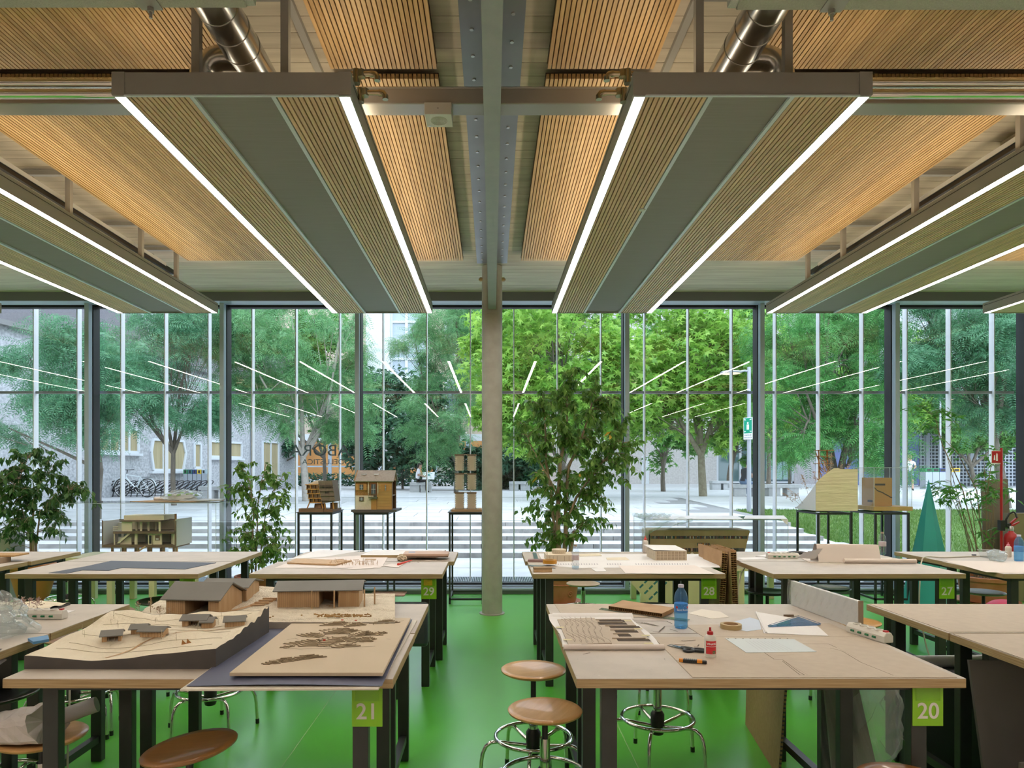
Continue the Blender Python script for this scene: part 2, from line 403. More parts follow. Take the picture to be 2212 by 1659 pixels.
# bright foil pipes running in front of the crossbeam
def foil_pipe(x0, x1, z, lab):
    t = thing('foil_pipe', lab, 'pipe', ((x0+x1)/2, 3.71, z), 0, 'foil pipes under the ceiling')
    L = abs(x1-x0)/2
    MB().cyl((-L,0,0),(L,0,0),0.026,n=24,caps=False).build('sleeve', foil_m, t, smooth=True)
    for k in range(4):
        q = -L+0.5+k*1.25
        b = MB().lathe([(0.0262,-0.012),(0.0275,-0.009),(0.0275,0.009),(0.0262,0.012)], 24).build('joint_band', foil_m, t, smooth=True); b.rotation_euler = (0, math.pi/2, 0); b.location = (q,0,0)
foil_pipe(-7.2,-1.5,3.803,'upper shiny foil pipe running to the lamp above table 21')
foil_pipe(-7.2,-1.5,3.744,'lower shiny foil pipe running to the lamp above table 21')
foil_pipe(1.5,7.2,3.803,'upper shiny foil pipe running to the lamp above table 20')
foil_pipe(1.5,7.2,3.744,'lower shiny foil pipe running to the lamp above table 20')

# ------------------------------------------------------------------ slatted ceiling panels
PZ = 4.06
def slat_panel(x0, x1, y0, y1, lab):
    t = thing('slatted_panel', lab, 'ceiling panel', ((x0+x1)/2,(y0+y1)/2,PZ), 0, 'slatted ceiling panels')
    n = max(2, round((x1-x0)/0.026)); pw = (x1-x0)/n; L = (y1-y0)/2
    me = MB().box(-0.0098,0.0098,-L,L,0,0.03).mesh('slat', slat_m)
    for k in range(n): link('slat', me, t, loc=(-(x1-x0)/2+pw*(k+0.5),0,0))
    MB().box(-(x1-x0)/2,(x1-x0)/2,-L,L,0.03,0.036).build('backing', dark_m, t)
    for yy in (-L*0.8, 0, L*0.8): MB().box(-(x1-x0)/2+0.05,(x1-x0)/2-0.05,yy-0.02,yy+0.02,0.036,0.086).build('batten', dark_m, t)
for (ya, yb, wd) in ((1.6,4.02,'near'), (4.12,7.68,'far')):
    for s in (-1,1):
        sd = 'table 21' if s < 0 else 'table 20'; sd2 = 'bicycles' if s < 0 else 'lawn'
        for a, b, nm in ((0.322,0.95,'narrow slatted oak panel beside the beam over %s' % sd), (1.46,3.42,'wide slatted oak panel between the lamps over %s' % sd), (4.12,5.95,'slatted oak panel past the second lamp, %s side' % sd2)):
            lb = nm + (', before the crossbeam' if wd == 'near' else ', beyond the crossbeam')
            slat_panel(min(s*a,s*b), max(s*a,s*b), ya, yb, lb)
# room behind the camera: same ceiling, joined boards
MB().box(-8,-0.35,-10.5,1.4,4.06,4.10).box(0.35,8,-10.5,1.4,4.06,4.10).build('trim_5', slat_m)['kind'] = 'structure'

# ------------------------------------------------------------------ lamps
lamp_e = emit_mat('lamp_diffuser', (1.0,0.92,0.80), LAMP_DOWN)
lampup_e = emit_mat('lamp_uplight', (1.0,0.84,0.60), LAMP_UP)
LL, LW, LZ = 4.62, 0.582, 3.537
def make_lamp(label, simple=False):
    t = thing('suspended_lamp', label, 'lamp', (0,0,LZ), 0, 'suspended slatted lamps')
    MB().box(-LW,LW,0.0,0.012,0.0,0.115).build('end_plate', lampgrey_m, t); MB().box(-LW,LW,LL-0.012,LL,0,0.115).build('end_plate', lampgrey_m, t)
    MB().box(-LW,-LW+0.006,0.012,LL-0.012,0.0,0.115).build('side_rail', lampgrey_m, t); MB().box(LW-0.006,LW,0.012,LL-0.012,0,0.115).build('side_rail', lampgrey_m, t)
    MB().box(-LW+0.006,LW-0.006,0.012,LL-0.012,0.098,0.108).build('top_plate', lampgrey_m, t)
    MB().box(-LW+0.0565,LW-0.0565,-0.004,0.012,-0.001,0.006).build('end_trim', trimgrey_m, t)
    for s in (-1,1):
        MB().box(s*LW-s*0.006 if s<0 else s*LW-0.056, s*LW+0.056 if s<0 else LW-0.006, 0.008,LL-0.008,0.001,0.018).build('light_strip', lamp_e, t)
        MB().box(*sorted((s*(LW-0.0575),s*(LW-0.062))),0.012,LL-0.012,0,0.09).build('strip_edge', lampgrey_m, t)
        MB().box(*sorted((s*0.40,s*0.52)),0.1,LL-0.1,0.110,0.116).build('uplight', lampup_e, t)
        MB().box(*sorted((s*(LW+0.001),s*(LW+0.002))),0.02,LL-0.02,0.085,0.089).build('side_groove', gasket_m, t)
        # corner block
        MB().box(*sorted((s*(LW-0.06),s*(LW+0.003))),-0.004,0.05,0.004,0.116).build('corner_block', lampgrey_m, t)
    if not simple:
        me = MB().box(-0.0095,0.0095,0.012,LL-0.012,0.004,0.02).mesh('slat', slatl_m)
        for s in (-1,1):
            for k in range(12): link('slat', me, t, loc=(s*(0.214+0.0262*(k+0.5)),0,0))
            MB().box(*sorted((s*0.19,s*0.212)),0.012,LL-0.012,0.0,0.03).build('inner_trim', trimgrey_m, t)
        MB().box(-LW+0.062,LW-0.062,0.012,LL-0.012,0.022,0.026).build('backing', dark_m, t)
        MB().box(-0.19,0.19,0.012,LL-0.012,0.014,0.02).build('perforated_panel', perf_m, t)
    else:
        MB().box(-LW+0.062,LW-0.062,0.012,LL-0.012,0.006,0.026).build('slat_field', slatl_m, t)
    return t
def lamp_hanger(t, off, frames, side=0, duct=True):
    zc = 4.145-LZ
    for s in (-1,1):
        MB().box(s*off-0.02,s*off+0.02,-0.6,LL-0.4,zc-0.03,zc).build('ceiling_rail', lampgrey_m, t)
        for y in frames: MB().box(s*off-0.02,s*off+0.02,y-0.02,y+0.02,0.115,zc-0.03).build('hanger_post', lampgrey_m, t)
    for k, y in enumerate(frames):
        MB().box(-off+0.02,off-0.02,y-0.02,y+0.02,zc-0.045,zc-0.012).build('tie_bar', lampgrey_m, t)
        if k == 0: MB().box(-off+0.02,off-0.02,y-0.02,y+0.02,0.14,0.18).build('tie_bar', lampgrey_m, t)
    if side:
        x = side*0.36
        pts = [(x,0.1+0.05*k,0.185) for k in range(86)]
        MB().tube(pts, 0.055, 12).build('flexible_duct', mat('duct_brown', (0.30,0.26,0.20), 0.45, metal=0.4, c2=(0.24,0.21,0.16), scale=3, stretch=(0.2,4,0.2)), t, smooth=True)
        MB().box(*sorted((side*0.235,side*0.265)),0.1,4.2,0.33,0.38).build('cable_tray', blackpl_m, t)
        MB().box(*sorted((side*0.268,side*0.275)),0.1,4.0,0.365,0.40).build('tray_edge', trimgrey_m, t)
        px = side*0.17
        MB().tube([(px,-0.3,0.43),(px,4.1,0.43),(px,4.18,0.42),(px,4.24,0.38),(px,4.25,0.30),(px,4.25,0.11)], 0.024, 10).build('water_pipe', mat('pipe_bronze', (0.24,0.19,0.13), 0.4, metal=0.5), t, smooth=True)
        for yy in (2.0, 3.9):
            MB().cyl((px,yy,0.11),(px,yy,0.43),0.008,n=8).sphere((px,yy,0.44),0.03,8,6).build('valve', mat('valve_nickel', (0.6,0.57,0.5), 0.25, metal=1.0), t, smooth=True)
LX = (-1.275,1.275,-3.77,3.77,-6.29,6.29)
labs = ['slatted lamp hanging above table 21, on the brick-free side of the beam', 'slatted lamp hanging above table 20 beside the beam',
        'second lamp from the beam, hanging towards the bicycles', 'second lamp from the beam, hanging towards the lawn',
        'outermost lamp on the bicycle side, mostly out of view', 'small corner of a lamp showing above the red pole']
labs[0] = 'slatted lamp hanging above table 21 beside the beam'
lamps = []
for i, x in enumerate(LX):
    t = make_lamp(labs[i], simple=(i >= 4))
    t.location = (x, 3.352, LZ); lamps.append(t)
    if i < 2: lamp_hanger(t, 0.225, (0.13,1.3,2.5,3.4,4.1))
    elif i < 4: lamp_hanger(t, 0.335, (0.13,1.1,2.21,3.35,4.1), side=(1 if x < 0 else -1))
# round sensor on the lamp above table 20
MB().lathe([(0.012,-0.012),(0.022,-0.008),(0.024,0.004)], 16, (0.36-0.58+0.0,1.46,0.004)).build('sensor', white_m, lamps[1], smooth=True)
for i, s in ((0,1),(1,-1)):          # valves at the inner near corner
    for j, (yy, zz, dx) in enumerate(((0.10,0.165,0.03),(0.20,0.125,0.055))):
        x0 = s*(LW-0.02)
        mv = MB().cyl((x0,yy,zz),(x0+s*(0.075+dx),yy,zz),0.013,n=10).cyl((x0+s*0.03,yy,zz-0.05),(x0+s*0.03,yy,zz+0.02),0.02,n=10)
        mv.cyl((x0+s*0.055,yy,zz-0.018),(x0+s*0.055,yy,zz+0.018),0.02,n=6)
        mv.tube([(x0+s*(0.07+dx),yy,zz),(x0+s*(0.095+dx),yy,zz-0.004),(x0+s*(0.105+dx),yy,zz-0.018),(x0+s*(0.105+dx),yy,zz-0.035)],0.016,10)
        mv.build('valve', mat('valve_brass', (0.55,0.47,0.34), 0.25, metal=1.0), lamps[i], smooth=True)
# the second row of lamps behind the camera (seen mirrored in the glass)
beh = make_lamp('rear row lamp, seen only as a mirrored streak in the glass', simple=True)
beh['group'] = 'mirrored rear lamps'
beh.location = (-1.275,-3.72,LZ)
for x in (1.275,-3.77,3.77,-6.29,6.29):
    c = copy_tree(beh); c.location = (x,-3.72,LZ)
for x in (-8.8,8.8):
    c = copy_tree(beh); c.location = (x,3.352,LZ)
# ventilation ducts over the two inner lamps
for s, lb in ((-1,'round steel ventilation duct above the lamp over table 21'), (1,'round steel ventilation duct above the lamp over table 20')):
    t = thing('ventilation_duct', lb, 'duct', (s*1.30,0,3.90), 0, 'ventilation ducts')
    MB().cyl((0,1.2,0),(0,4.05,0),0.098,n=36).build('pipe', duct_m, t, smooth=True)
    for k in range(7):
        b = MB().lathe([(0.0985,-0.006),(0.1015,-0.004),(0.1015,0.004),(0.0985,0.006)], 36).build('joint_band', duct_m, t, smooth=True)
        b.rotation_euler = (math.pi/2,0,0); b.location = (0,2.62+0.155*k,0)
    pts = [(0,3.62,-0.02),(s*0.12,3.62,-0.02)] + [(s*(0.12+0.11*math.sin(a)),3.62,-0.02-0.11*(1-math.cos(a))) for a in [math.pi/2*k/8 for k in range(1,9)]] + [(s*0.23,3.62,-0.24)]
    MB().tube(pts, 0.066, 20).build('elbow', duct_m, t, smooth=True)
# pale acoustic baffles crossing the top of the picture
baf_m = mat('baffle_cream', (0.50,0.50,0.42), 0.9, c2=(0.56,0.56,0.48), scale=120, bump=0.5, bscale=300)
for s, yf, lb in ((-1,2.886,'cream acoustic baffle over table 21, cut by the picture top'), (1,2.90,'cream acoustic baffle over table 20, cut by the picture top')):
    t = thing('acoustic_baffle', lb, 'baffle', (0,0,3.65), 0, 'acoustic baffles')
    xa, xb = sorted((s*1.03, s*6.0))
    MB().box(xa,xb,1.8,yf,0,0.06).build('board', baf_m, t, bevel=0.006)
    xe = s*0.995
    MB().hexa([(min(xe,s*1.03),1.8,0.01),(max(xe,s*1.03),1.8,0.01),(max(xe,s*1.03),yf,0.01),(min(xe,s*1.03),yf,0.01)],
              [(min(xe,s*1.03),1.8,0.06),(max(xe,s*1.03),1.8,0.06),(max(xe,s*1.03),yf,0.06),(min(xe,s*1.03),yf,0.06)]).build('lit_edge', mat('baffle_edge_lit', (0.8,0.79,0.75), 0.9, bump=0.6, bscale=200), t)  # foam edge whitened, the light falling on it is put into the colour
    bx = s*1.432
    MB().box(bx-0.045,bx+0.045,yf-0.075,yf+0.004,-0.006,0).build('bolt_plate', tubegrey_m, t)
    MB().cyl((bx,yf-0.012,-0.006),(bx,yf-0.012,-0.024),0.014,n=6).cyl((bx,yf-0.012,-0.024),(bx,yf-0.012,-0.05),0.007,n=8).build('bolt', tubegrey_m, t)
    for xx in (s*1.3, s*4.5):
        MB().cyl((xx,2.3,0.06),(xx,2.3,0.49),0.008,n=8).build('hanging_rod', tubegrey_m, t)
# loudspeaker on the crossbeam
t = thing('loudspeaker', 'small square cream loudspeaker under the grey crossbeam', 'loudspeaker', (-0.308,3.97,3.73))
MB().box(-0.077,0.077,-0.075,0.075,0,0.069).build('housing', mat('speaker_cream', (0.72,0.70,0.64), 0.5), t, bevel=0.003)
g = MB()
for k in range(1,7): g.tube([(0.0078*k*math.cos(a),0.0078*k*math.sin(a),-0.0005) for a in [2*math.pi*j/24 for j in range(24)]], 0.0011, 5, closed=True)
g.build('grille', mat('speaker_hole', (0.42,0.41,0.37), 0.6), t)
MB().box(-0.066,-0.05,-0.066+0.12,-0.058+0.12,-0.001,0.001).build('badge', alu_m, t)
MB().cyl((0,-0.0755,0.035),(0,-0.07,0.035),0.003,n=8).build('screw_hole', blackpl_m, t)
# beige box at the picture's side above the second lamp (detector housing)
t = thing('junction_box', 'beige junction box on the ceiling above the second lamp, lawn side', 'box', P(2203,290,5.0))
MB().box(-0.06,0.25,-0.1,0.12,-0.11,0.09).build('housing', mat('beige_box', (0.55,0.44,0.30), 0.6), t, bevel=0.01)
MB().box(0.02,0.06,-0.02,0.02,0.09,0.16).build('bracket', tubegrey_m, t)
# ================================================================== OUTDOORS
rng = np.random.default_rng(11)
stone_m = mat('pale_stone', (0.42,0.425,0.43), 0.8, c2=(0.50,0.505,0.51), scale=2.2, rnd=0.07, detail=8)
riser_m = mat('step_stone', (0.34,0.34,0.33), 0.85, c2=(0.17,0.17,0.165), scale=3.0, rnd=0.08, bump=0.25, bscale=30, detail=10, contrast=(0.45,0.75))
joint_m = mat('paving_bed', (0.25,0.25,0.25), 0.95)
R5, R1, DR, GZ = 12.7, 15.7, 0.086, 0.10
fr = [12.7,13.44,14.15,14.9,15.7]
def plaza_z(y):
    return 0.53+(y-15.7)*0.0235 if y < 25 else 0.7486+(y-25)*0.001
lo = struct('ground')
MB().box(-26,30,9.80,12.75,-0.3,GZ-0.02).build('bed', joint_m, lo)
s1 = MB().box(-0.745,0.745,-0.46,0.46,-0.05,0).mesh('slab', stone_m)
for j, y in enumerate((10.87,11.80,12.30)):
    for i in range(-8, 8):
        if i*1.5+(0.6 if j % 2 else 0) > 6.9: continue
        link('slab', s1, lo, loc=(i*1.5+(0.6 if j % 2 else 0), y, GZ+random.uniform(-.002,.002)-(0.004 if j == 2 else 0)))
gr = struct('trim_4')
MB().box(-14,8.5,9.95,10.38,GZ-0.08,GZ-0.07).build('channel', gasket_m, gr)
gg = MB()
for k in range(900): gg.box(-14+k*0.025,-14+k*0.025+0.007,9.95,10.38,GZ-0.03,GZ)
for k in range(6): gg.box(-14,8.5,9.95+k*0.085,9.956+k*0.085,GZ-0.02,GZ+0.002)
go = gg.build('grating', mat('grating_steel', (0.42,0.46,0.5), 0.4, metal=0.5), gr); go['kind'] = 'stuff'
st = struct('steps')
for k in range(5):
    z0 = GZ + DR*k; y0 = fr[k]; y1 = fr[k+1] if k < 4 else 16.4
    MB().box(-24,6.75,y0+0.03,y1+0.4,z0-0.3,z0+DR-0.02).build('bed', joint_m, st)
    for L in (2.35,):
        x = 6.85 - (0.07 if k % 2 else 0)
        n = 0
        while x > -13:
            w_ = random.choice((1.75,2.2,2.6)); 
            MB().box(x-w_+0.008,x,y0,y0+0.42,z0-0.01,z0+DR).build('step_block', riser_m if True else None, st, bevel=0.006)
            x -= w_; n += 1
    MB().box(-13,6.8,y0+0.425,y1+0.01,z0+DR-0.03,z0+DR-0.003).build('tread', stone_m, st)
    MB().box(-13,6.8,y0+0.002,y0+0.419,z0+DR-0.0005,z0+DR+0.0012).build('tread_face', stone_m, st)
pl = struct('plaza')
MB().hexa([(-26,16.0,-0.2),(6.9,16.0,-0.2),(6.9,25,-0.2),(-26,25,-0.2)], [(-26,16.0,plaza_z(16)-0.03),(6.9,16.0,plaza_z(16)-0.03),(6.9,25,plaza_z(25)-0.03),(-26,25,plaza_z(25)-0.03)]).build('bed', joint_m, pl)
MB().hexa([(-60,24.98,-0.2),(60,24.98,-0.2),(60,90,-0.2),(-60,90,-0.2)], [(-60,24.98,plaza_z(25)),(60,24.98,plaza_z(25)),(60,90,plaza_z(90)),(-60,90,plaza_z(90))]).build('far_paving', stone_m, pl)
MB().hexa([(6.8,19.4,-0.2),(40,19.4,-0.2),(40,25,-0.2),(6.8,25,-0.2)], [(6.8,19.4,plaza_z(19.4)),(40,19.4,plaza_z(19.4)),(40,25,plaza_z(25)),(6.8,25,plaza_z(25))]).build('side_paving', stone_m, pl)
ps = MB().box(-0.835,0.835,-0.535,0.535,-0.04,0).mesh('slab', stone_m)
ang = math.atan(0.0235); y = 16.15+0.54; j = 0
while y < 24.6:
    off = (0, 0.55, 1.1)[j % 3]
    for i in range(-11, 5):
        x = i*1.685+off
        if abs(x) > 0.80*y+1 or x > 6.0: continue
        link('slab', ps, pl, loc=(x, y, plaza_z(y)+random.uniform(-.004,.004)), rot=(ang,0,0))
    y += 1.085; j += 1
# lawn
grass_m = mat('lawn_green', (0.065,0.13,0.022), 0.9, c2=(0.10,0.19,0.035), scale=1.5, detail=6, bump=0.6, bscale=40)
def lawn_z(y): return 0.10+max(0,(y-10.6))/9.0*0.52
lw = struct('lawn')
MB().grid(lambda u, v: (6.86+u*30, 9.95+v*9.55, lawn_z(9.95+v*9.55)+0.015*math.sin(u*40)*math.sin(v*9)), 40, 24).build('turf', grass_m, lw, smooth=True)
n = 52000
gx = 6.9+rng.random(n)**1.2*9.5; gy = 10.0+rng.random(n)*9.4; gz = 0.10+np.maximum(0,gy-10.6)/9.0*0.52
a = rng.random(n)*6.28; h = 0.035+rng.random(n)*0.04; lean = (rng.random((n,2))-.5)*0.05
V = np.zeros((n,3,3)); V[:,0,:] = np.stack([gx-0.008*np.cos(a),gy-0.008*np.sin(a),gz],1); V[:,1,:] = np.stack([gx+0.008*np.cos(a),gy+0.008*np.sin(a),gz],1)
V[:,2,:] = np.stack([gx+lean[:,0],gy+lean[:,1],gz+h],1)
gb = link('grass_blades', np_mesh('grass_blades', V.reshape(-1,3), np.arange(n*3).reshape(-1,3), leaf_mat('grass_blade',(0.08,0.17,0.03),(0.15,0.28,0.055),0.3)), lw); gb['kind'] = 'stuff'
t = thing('stone_slab', 'flat pale stone slab lying in the lawn', 'slab', (G(1819,1165,0.42).x, 13.2, lawn_z(13.2)))
MB().prism([(-0.30,-0.25),(0.28,-0.28),(0.36,0.3),(-0.24,0.32)], -0.02, 0.05).build('slab', stone_m, t, bevel=0.01)

# ------------------------------------------------------------------ buildings
pebble_m = mat('pebbledash', (0.36,0.37,0.39), 0.95, c2=(0.60,0.61,0.63), scale=11, bump=1.0, bscale=9, detail=10)
pebl_m = mat('pebbledash_pale', (0.55,0.52,0.50), 0.95, c2=(0.66,0.63,0.61), scale=8, bump=1.0, bscale=7, detail=8)
shing_m = mat('shingle_dark', (0.10,0.095,0.105), 0.8, c2=(0.19,0.18,0.195), scale=40, stretch=(1,1,2.5), rnd=0.2)
wfr_m = mat('window_white', (0.70,0.73,0.76), 0.5)
gls_m = mat('far_glass', (0.10,0.14,0.16), 0.06, spec=0.8)
curt_m = mat('curtain_cream', (0.50,0.42,0.25), 0.8, c2=(0.40,0.33,0.19), scale=3, stretch=(6,6,0.2))
A0 = Vector((-16.36,15.9,0)); B0 = Vector((-10.9,38,0)); D0 = (B0-A0).normalized(); L0 = (B0-A0).length
N0 = Vector((D0.y,-D0.x,0))                       # towards the plaza
b1 = thing('building', 'grey pebbledash building with steep dark shingle roof behind the bicycles', 'building', A0, 0)
b1.matrix_world = Matrix(((D0.x,-N0.x,0,A0.x),(D0.y,-N0.y,0,A0.y),(0,0,1,0),(0,0,0,1)))   # local x along the wall, y into it
def onwall(px, py):
    d = Vector(((px-CX)/FP,1,(CY-py)/FP)); o = Vector((0,0,EYE))
    k = (A0-o).dot(N0)/d.dot(N0); q = o+d*k
    return (q-A0).dot(D0), q.z
MB().box(-9,L0,0,0.4,0.0,6.4).build('wall', pebble_m, b1)
rf = MB().hexa([(-9,-0.25,6.4),(L0+0.3,-0.25,6.0),(L0+0.3,0.4,6.0),(-9,0.4,6.4)], [(-9,3.2,13.4),(L0+0.3,3.2,12.6),(L0+0.3,4,12.6),(-9,4,13.4)]).build('roof', shing_m, b1)
sg = MB()
for j in range(28):
    f = j/28.0; yy = -0.25+3.45*f; z0 = 6.4+7.0*f
    sg.hexa([(-9,yy-0.04,z0),(L0+0.3,yy-0.04,z0-0.4),(L0+0.3,yy,z0-0.4),(-9,yy,z0)], [(-9,yy+0.08,z0+0.25),(L0+0.3,yy+0.08,z0-0.15),(L0+0.3,yy+0.12,z0-0.15),(-9,yy+0.12,z0+0.25)])
so_ = sg.build('shingle_courses', shing_m, b1); so_['kind'] = 'stuff'
MB().hexa([(-9,-0.3,6.34),(L0+0.3,-0.3,5.94),(L0+0.3,-0.2,5.94),(-9,-0.2,6.34)], [(-9,-0.3,6.5),(L0+0.3,-0.3,6.1),(L0+0.3,-0.2,6.1),(-9,-0.2,6.5)]).build('gutter', mat('gutter_grey',(0.2,0.2,0.2),0.5), b1)
MB().hexa([(-9,-0.9,0.0),(2.3,-0.9,0.0),(1.2,0,0),(-9,0,0)], [(-9,-0.25,6.4),(1.7,-0.25,6.4),(1.7,0,6.4),(-9,0,6.4)]).build('buttress', pebble_m, b1)
def wallwin(parent, x0, x1, z0, z1, bend=0.0, div=2, y=0.0, fw=0.09, cm=None, name='window'):
    xm = bend
    fr_ = MB()
    left = [(x0+xm*0.4,z0),(x0-xm*0.3,(z0+z1)/2+0.1),(x0+xm*0.3,z1)]; right = [(x1-xm*0.4,z0),(x1+xm*0.6,(z0+z1)/2+0.1),(x1-xm*0.3,z1)]
    pts = left + right[::-1]
    for k in range(len(pts)):
        p, q = pts[k], pts[(k+1) % len(pts)]
        fr_.tube([(p[0],y-0.03,p[1]),(q[0],y-0.03,q[1])], fw*0.75, 4)
    wdw = fr_.build(name, wfr_m, parent)
    MB().prism(pts[::-1], y-0.02, y-0.01, 'y').build('pane', cm or curt_m, wdw)
    for k in range(1, div):
        xx = x0+(x1-x0)*k/div
        MB().box(xx-fw*0.4,xx+fw*0.4,y-0.07,y-0.02,z0,z1).build('glazing_bar', wfr_m, wdw)
    MB().box(x0-0.12,x1+0.12,y-0.16,y,z0-0.14,z0-0.05).build('sill', wfr_m, wdw)
    return wdw
for (pa, pb, ya, yb, bd, dv) in ((327,396,1015,951,0.18,3),(212,297,974,925,0.0,4),(418,432,1010,958,0.0,1),(453,520,986,955,0.0,2),(566,600,1046,955,0.0,2)):
    ua, za = onwall(pa, ya); ub, _ = onwall(pb, ya); _, zb = onwall((pa+pb)/2, yb)
    wallwin(b1, ua, ub, za, zb, bd, dv)
for (pa, pb, pyc) in ((333,350,735),(268,306,678),(458,486,748)):
    ua, _ = onwall(pa, 800); ub, _ = onwall(pb, 800)
    zc = 7.6 if pyc > 700 else 9.1
    yy = -0.25+(zc-6.4)/7.0*3.45
    dm = MB().box(ua,ub+0.25,yy-0.35,yy+0.9,zc-0.7,zc+0.8).build('dormer', wfr_m, b1)
    MB().box(ua+0.12,ub+0.13,yy-0.38,yy-0.3,zc-0.55,zc+0.65).build('pane', gls_m, dm)
    MB().box((ua+ub)/2+0.1,(ua+ub)/2+0.15,yy-0.4,yy-0.33,zc-0.55,zc+0.65).build('glazing_bar', wfr_m, dm)
# central building
cw_m = mat('render_white', (0.64,0.66,0.70), 0.8, c2=(0.70,0.72,0.76), scale=2)
warm_m = mat('warm_room', (0.55,0.28,0.09), 0.8, c2=(0.40,0.20,0.07), scale=0.6, emit=(1.0,0.52,0.20), estr=0.22)  # self-glow stands in for the lighting of the room inside
Y2 = 46.0
b2 = thing('building', 'white rendered building with tall glazed stair and warm lit ground floor, beyond the oleanders', 'building', (0,Y2,0.77))
def bx2(pa, pb, ya, yb, name, m, y0=0.0, y1=0.4, par=None):
    a_, b_ = P(pa,yb,Y2+y0), P(pb,ya,Y2+y0)
    o = MB().box(a_.x,b_.x,y0,y1,a_.z-0.77,b_.z-0.77).build(name, m, par or b2)
    return o
bx2(790,842,620,1045,'pier', cw_m, -0.4, 1.2)
bx2(470,790,600,940,'upper_wall', mat('wall_ochre', (0.52,0.42,0.33), 0.85, c2=(0.6,0.5,0.41), scale=0.7))
bx2(930,1180,600,940,'upper_wall', mat('wall_ochre', (0.5,0.4,0.3), 0.85))
g_ = bx2(842,930,620,940,'stair_glazing', mat('stair_glass', (0.42,0.50,0.56), 0.15, spec=0.7), 0.3, 0.4)
for py in (695,735,775,815,860,900): bx2(842,930,py-2.5,py+2.5,'glazing_bar', wfr_m, 0.18, 0.32, g_)
for px in (845,878,926): bx2(px-3,px+3,620,940,'glazing_bar', wfr_m, 0.16, 0.33, g_)
for (xa,ya_,xb,yb_) in ((846,755,925,810),(925,755,846,800)):
    a_, b_ = P(xa,ya_,Y2+0.5), P(xb,yb_,Y2+0.5)
    MB().tube([(a_.x,0.5,a_.z-0.77),(b_.x,0.5,b_.z-0.77)],0.12,6).build('stair_flight', wfr_m, g_)
bx2(470,1180,938,952,'string_course', wfr_m, -0.1, 0.5)
bx2(470,1180,952,1046,'ground_floor_room', warm_m, 1.6, 1.8)
bx2(470,1180,1035,1046,'plinth', cw_m, -0.05, 0.5)
for px in (556,632,712,790,860,940,1010,1080,1150): bx2(px-3.5,px+3.5,950,1040,'window_post', steelblue_m, -0.05, 0.15)
bx2(556,1180,1006,1009,'window_rail', steelblue_m, -0.02, 0.1)
bx2(600,640,952,1036,'curtain', mat('curtain_grey', (0.45,0.42,0.36), 0.8), 0.5, 0.6)
bx2(940,985,952,1036,'curtain', mat('curtain_grey', (0.45,0.42,0.36), 0.8), 0.5, 0.6)
for (pa,pb) in ((480,540),(640,705),(960,1020),(1060,1120)):
    w_ = bx2(pa,pb,690,770,'window', wfr_m, -0.06, 0.05); bx2(pa+5,pb-5,696,764,'pane', gls_m, -0.08, 0.0, w_)
    w_ = bx2(pa,pb,820,900,'window', wfr_m, -0.06, 0.05); bx2(pa+5,pb-5,826,894,'pane', gls_m, -0.08, 0.0, w_)
# pale pebbledash building on the lawn side
Y3 = 50.0
b3 = thing('building', 'pale pebbledash building with large ground floor glazing behind the concrete benches', 'building', (0,Y3,0.775))
def bx3(pa, pb, ya, yb, name, m, y0=0.0, y1=0.5, par=None):
    a_, b_ = P(pa,yb,Y3+y0), P(pb,ya,Y3+y0)
    return MB().box(a_.x,b_.x,y0,y1,a_.z-0.775,b_.z-0.775).build(name, m, par or b3)
bx3(1180,1548,690,1046,'wall', pebl_m); bx3(1548,1716,690,944,'wall', pebl_m); bx3(1716,1768,760,1046,'wall', pebl_m)
bx3(1180,1768,640,692,'parapet', mat('parapet_lilac', (0.46,0.43,0.46), 0.8), -0.3, 0.6)
gw = bx3(1548,1716,944,1046,'shop_window', mat('shop_glass', (0.12,0.20,0.20), 0.08, spec=0.8), 0.25, 0.3)
for px in (1550,1600,1640,1664,1714): bx3(px-2,px+2,944,1046,'window_post', wfr_m, 0.05, 0.26, gw)
for py in (946,1042): bx3(1548,1716,py-2,py+2,'window_rail', wfr_m, 0.05, 0.26, gw)
for k, (pa,pb) in enumerate(((1255,1290),(1330,1365),(1420,1455),(1500,1535),(1590,1625))):
    w_ = bx3(pa,pb,760,815,'window', wfr_m, -0.05, 0.05); bx3(pa+3,pb-3,763,812,'pane', gls_m, -0.08, 0, w_)
for i, (pa, pb) in enumerate(((1655,1690),(1692,1708))):
    bx3(pa,pb,962,1036,'poster', mat('poster_aqua', (0.40,0.58,0.56), 0.6), 0.2, 0.24, gw)
bx3(1386,1402,985,1046,'door', wfr_m, -0.05, 0.05)
# grid screen building
Y4 = 44.0
b4 = thing('building', 'grey building with square grid screen wall behind the walking person', 'building', (0,Y4,0.77))
scr_m = mat('screen_grey', (0.42,0.46,0.50), 0.6)
def bx4(pa, pb, ya, yb, name, m, y0=0.0, y1=0.4, par=None):
    a_, b_ = P(pa,yb,Y4+y0), P(pb,ya,Y4+y0)
    return MB().box(a_.x,b_.x,y0,y1,a_.z-0.77,b_.z-0.77).build(name, m, par or b4)
bx4(1768,2420,640,925,'upper_wall', mat('grey_wall', (0.40,0.42,0.45), 0.8, c2=(0.46,0.48,0.51), scale=0.6))
bx4(1768,1985,925,1048,'ground_wall', mat('blue_wall', (0.16,0.20,0.42), 0.7))
bx4(1985,2420,925,1048,'screen_back', mat('screen_dark', (0.20,0.23,0.26), 0.8), 0.3, 0.4)
gm = MB()
for k in range(56):
    a_ = P(1988+k*7.6, 1046, Y4); gm.box(a_.x,a_.x+0.07,-0.02,0.25,0.0,3.5)
for k in range(16): gm.box(P(1986,1000,Y4).x,P(2420,1000,Y4).x,-0.03,0.2,0.2+k*0.215,0.27+k*0.215)
go = gm.build('grid_screen', scr_m, b4); go['kind'] = 'stuff'
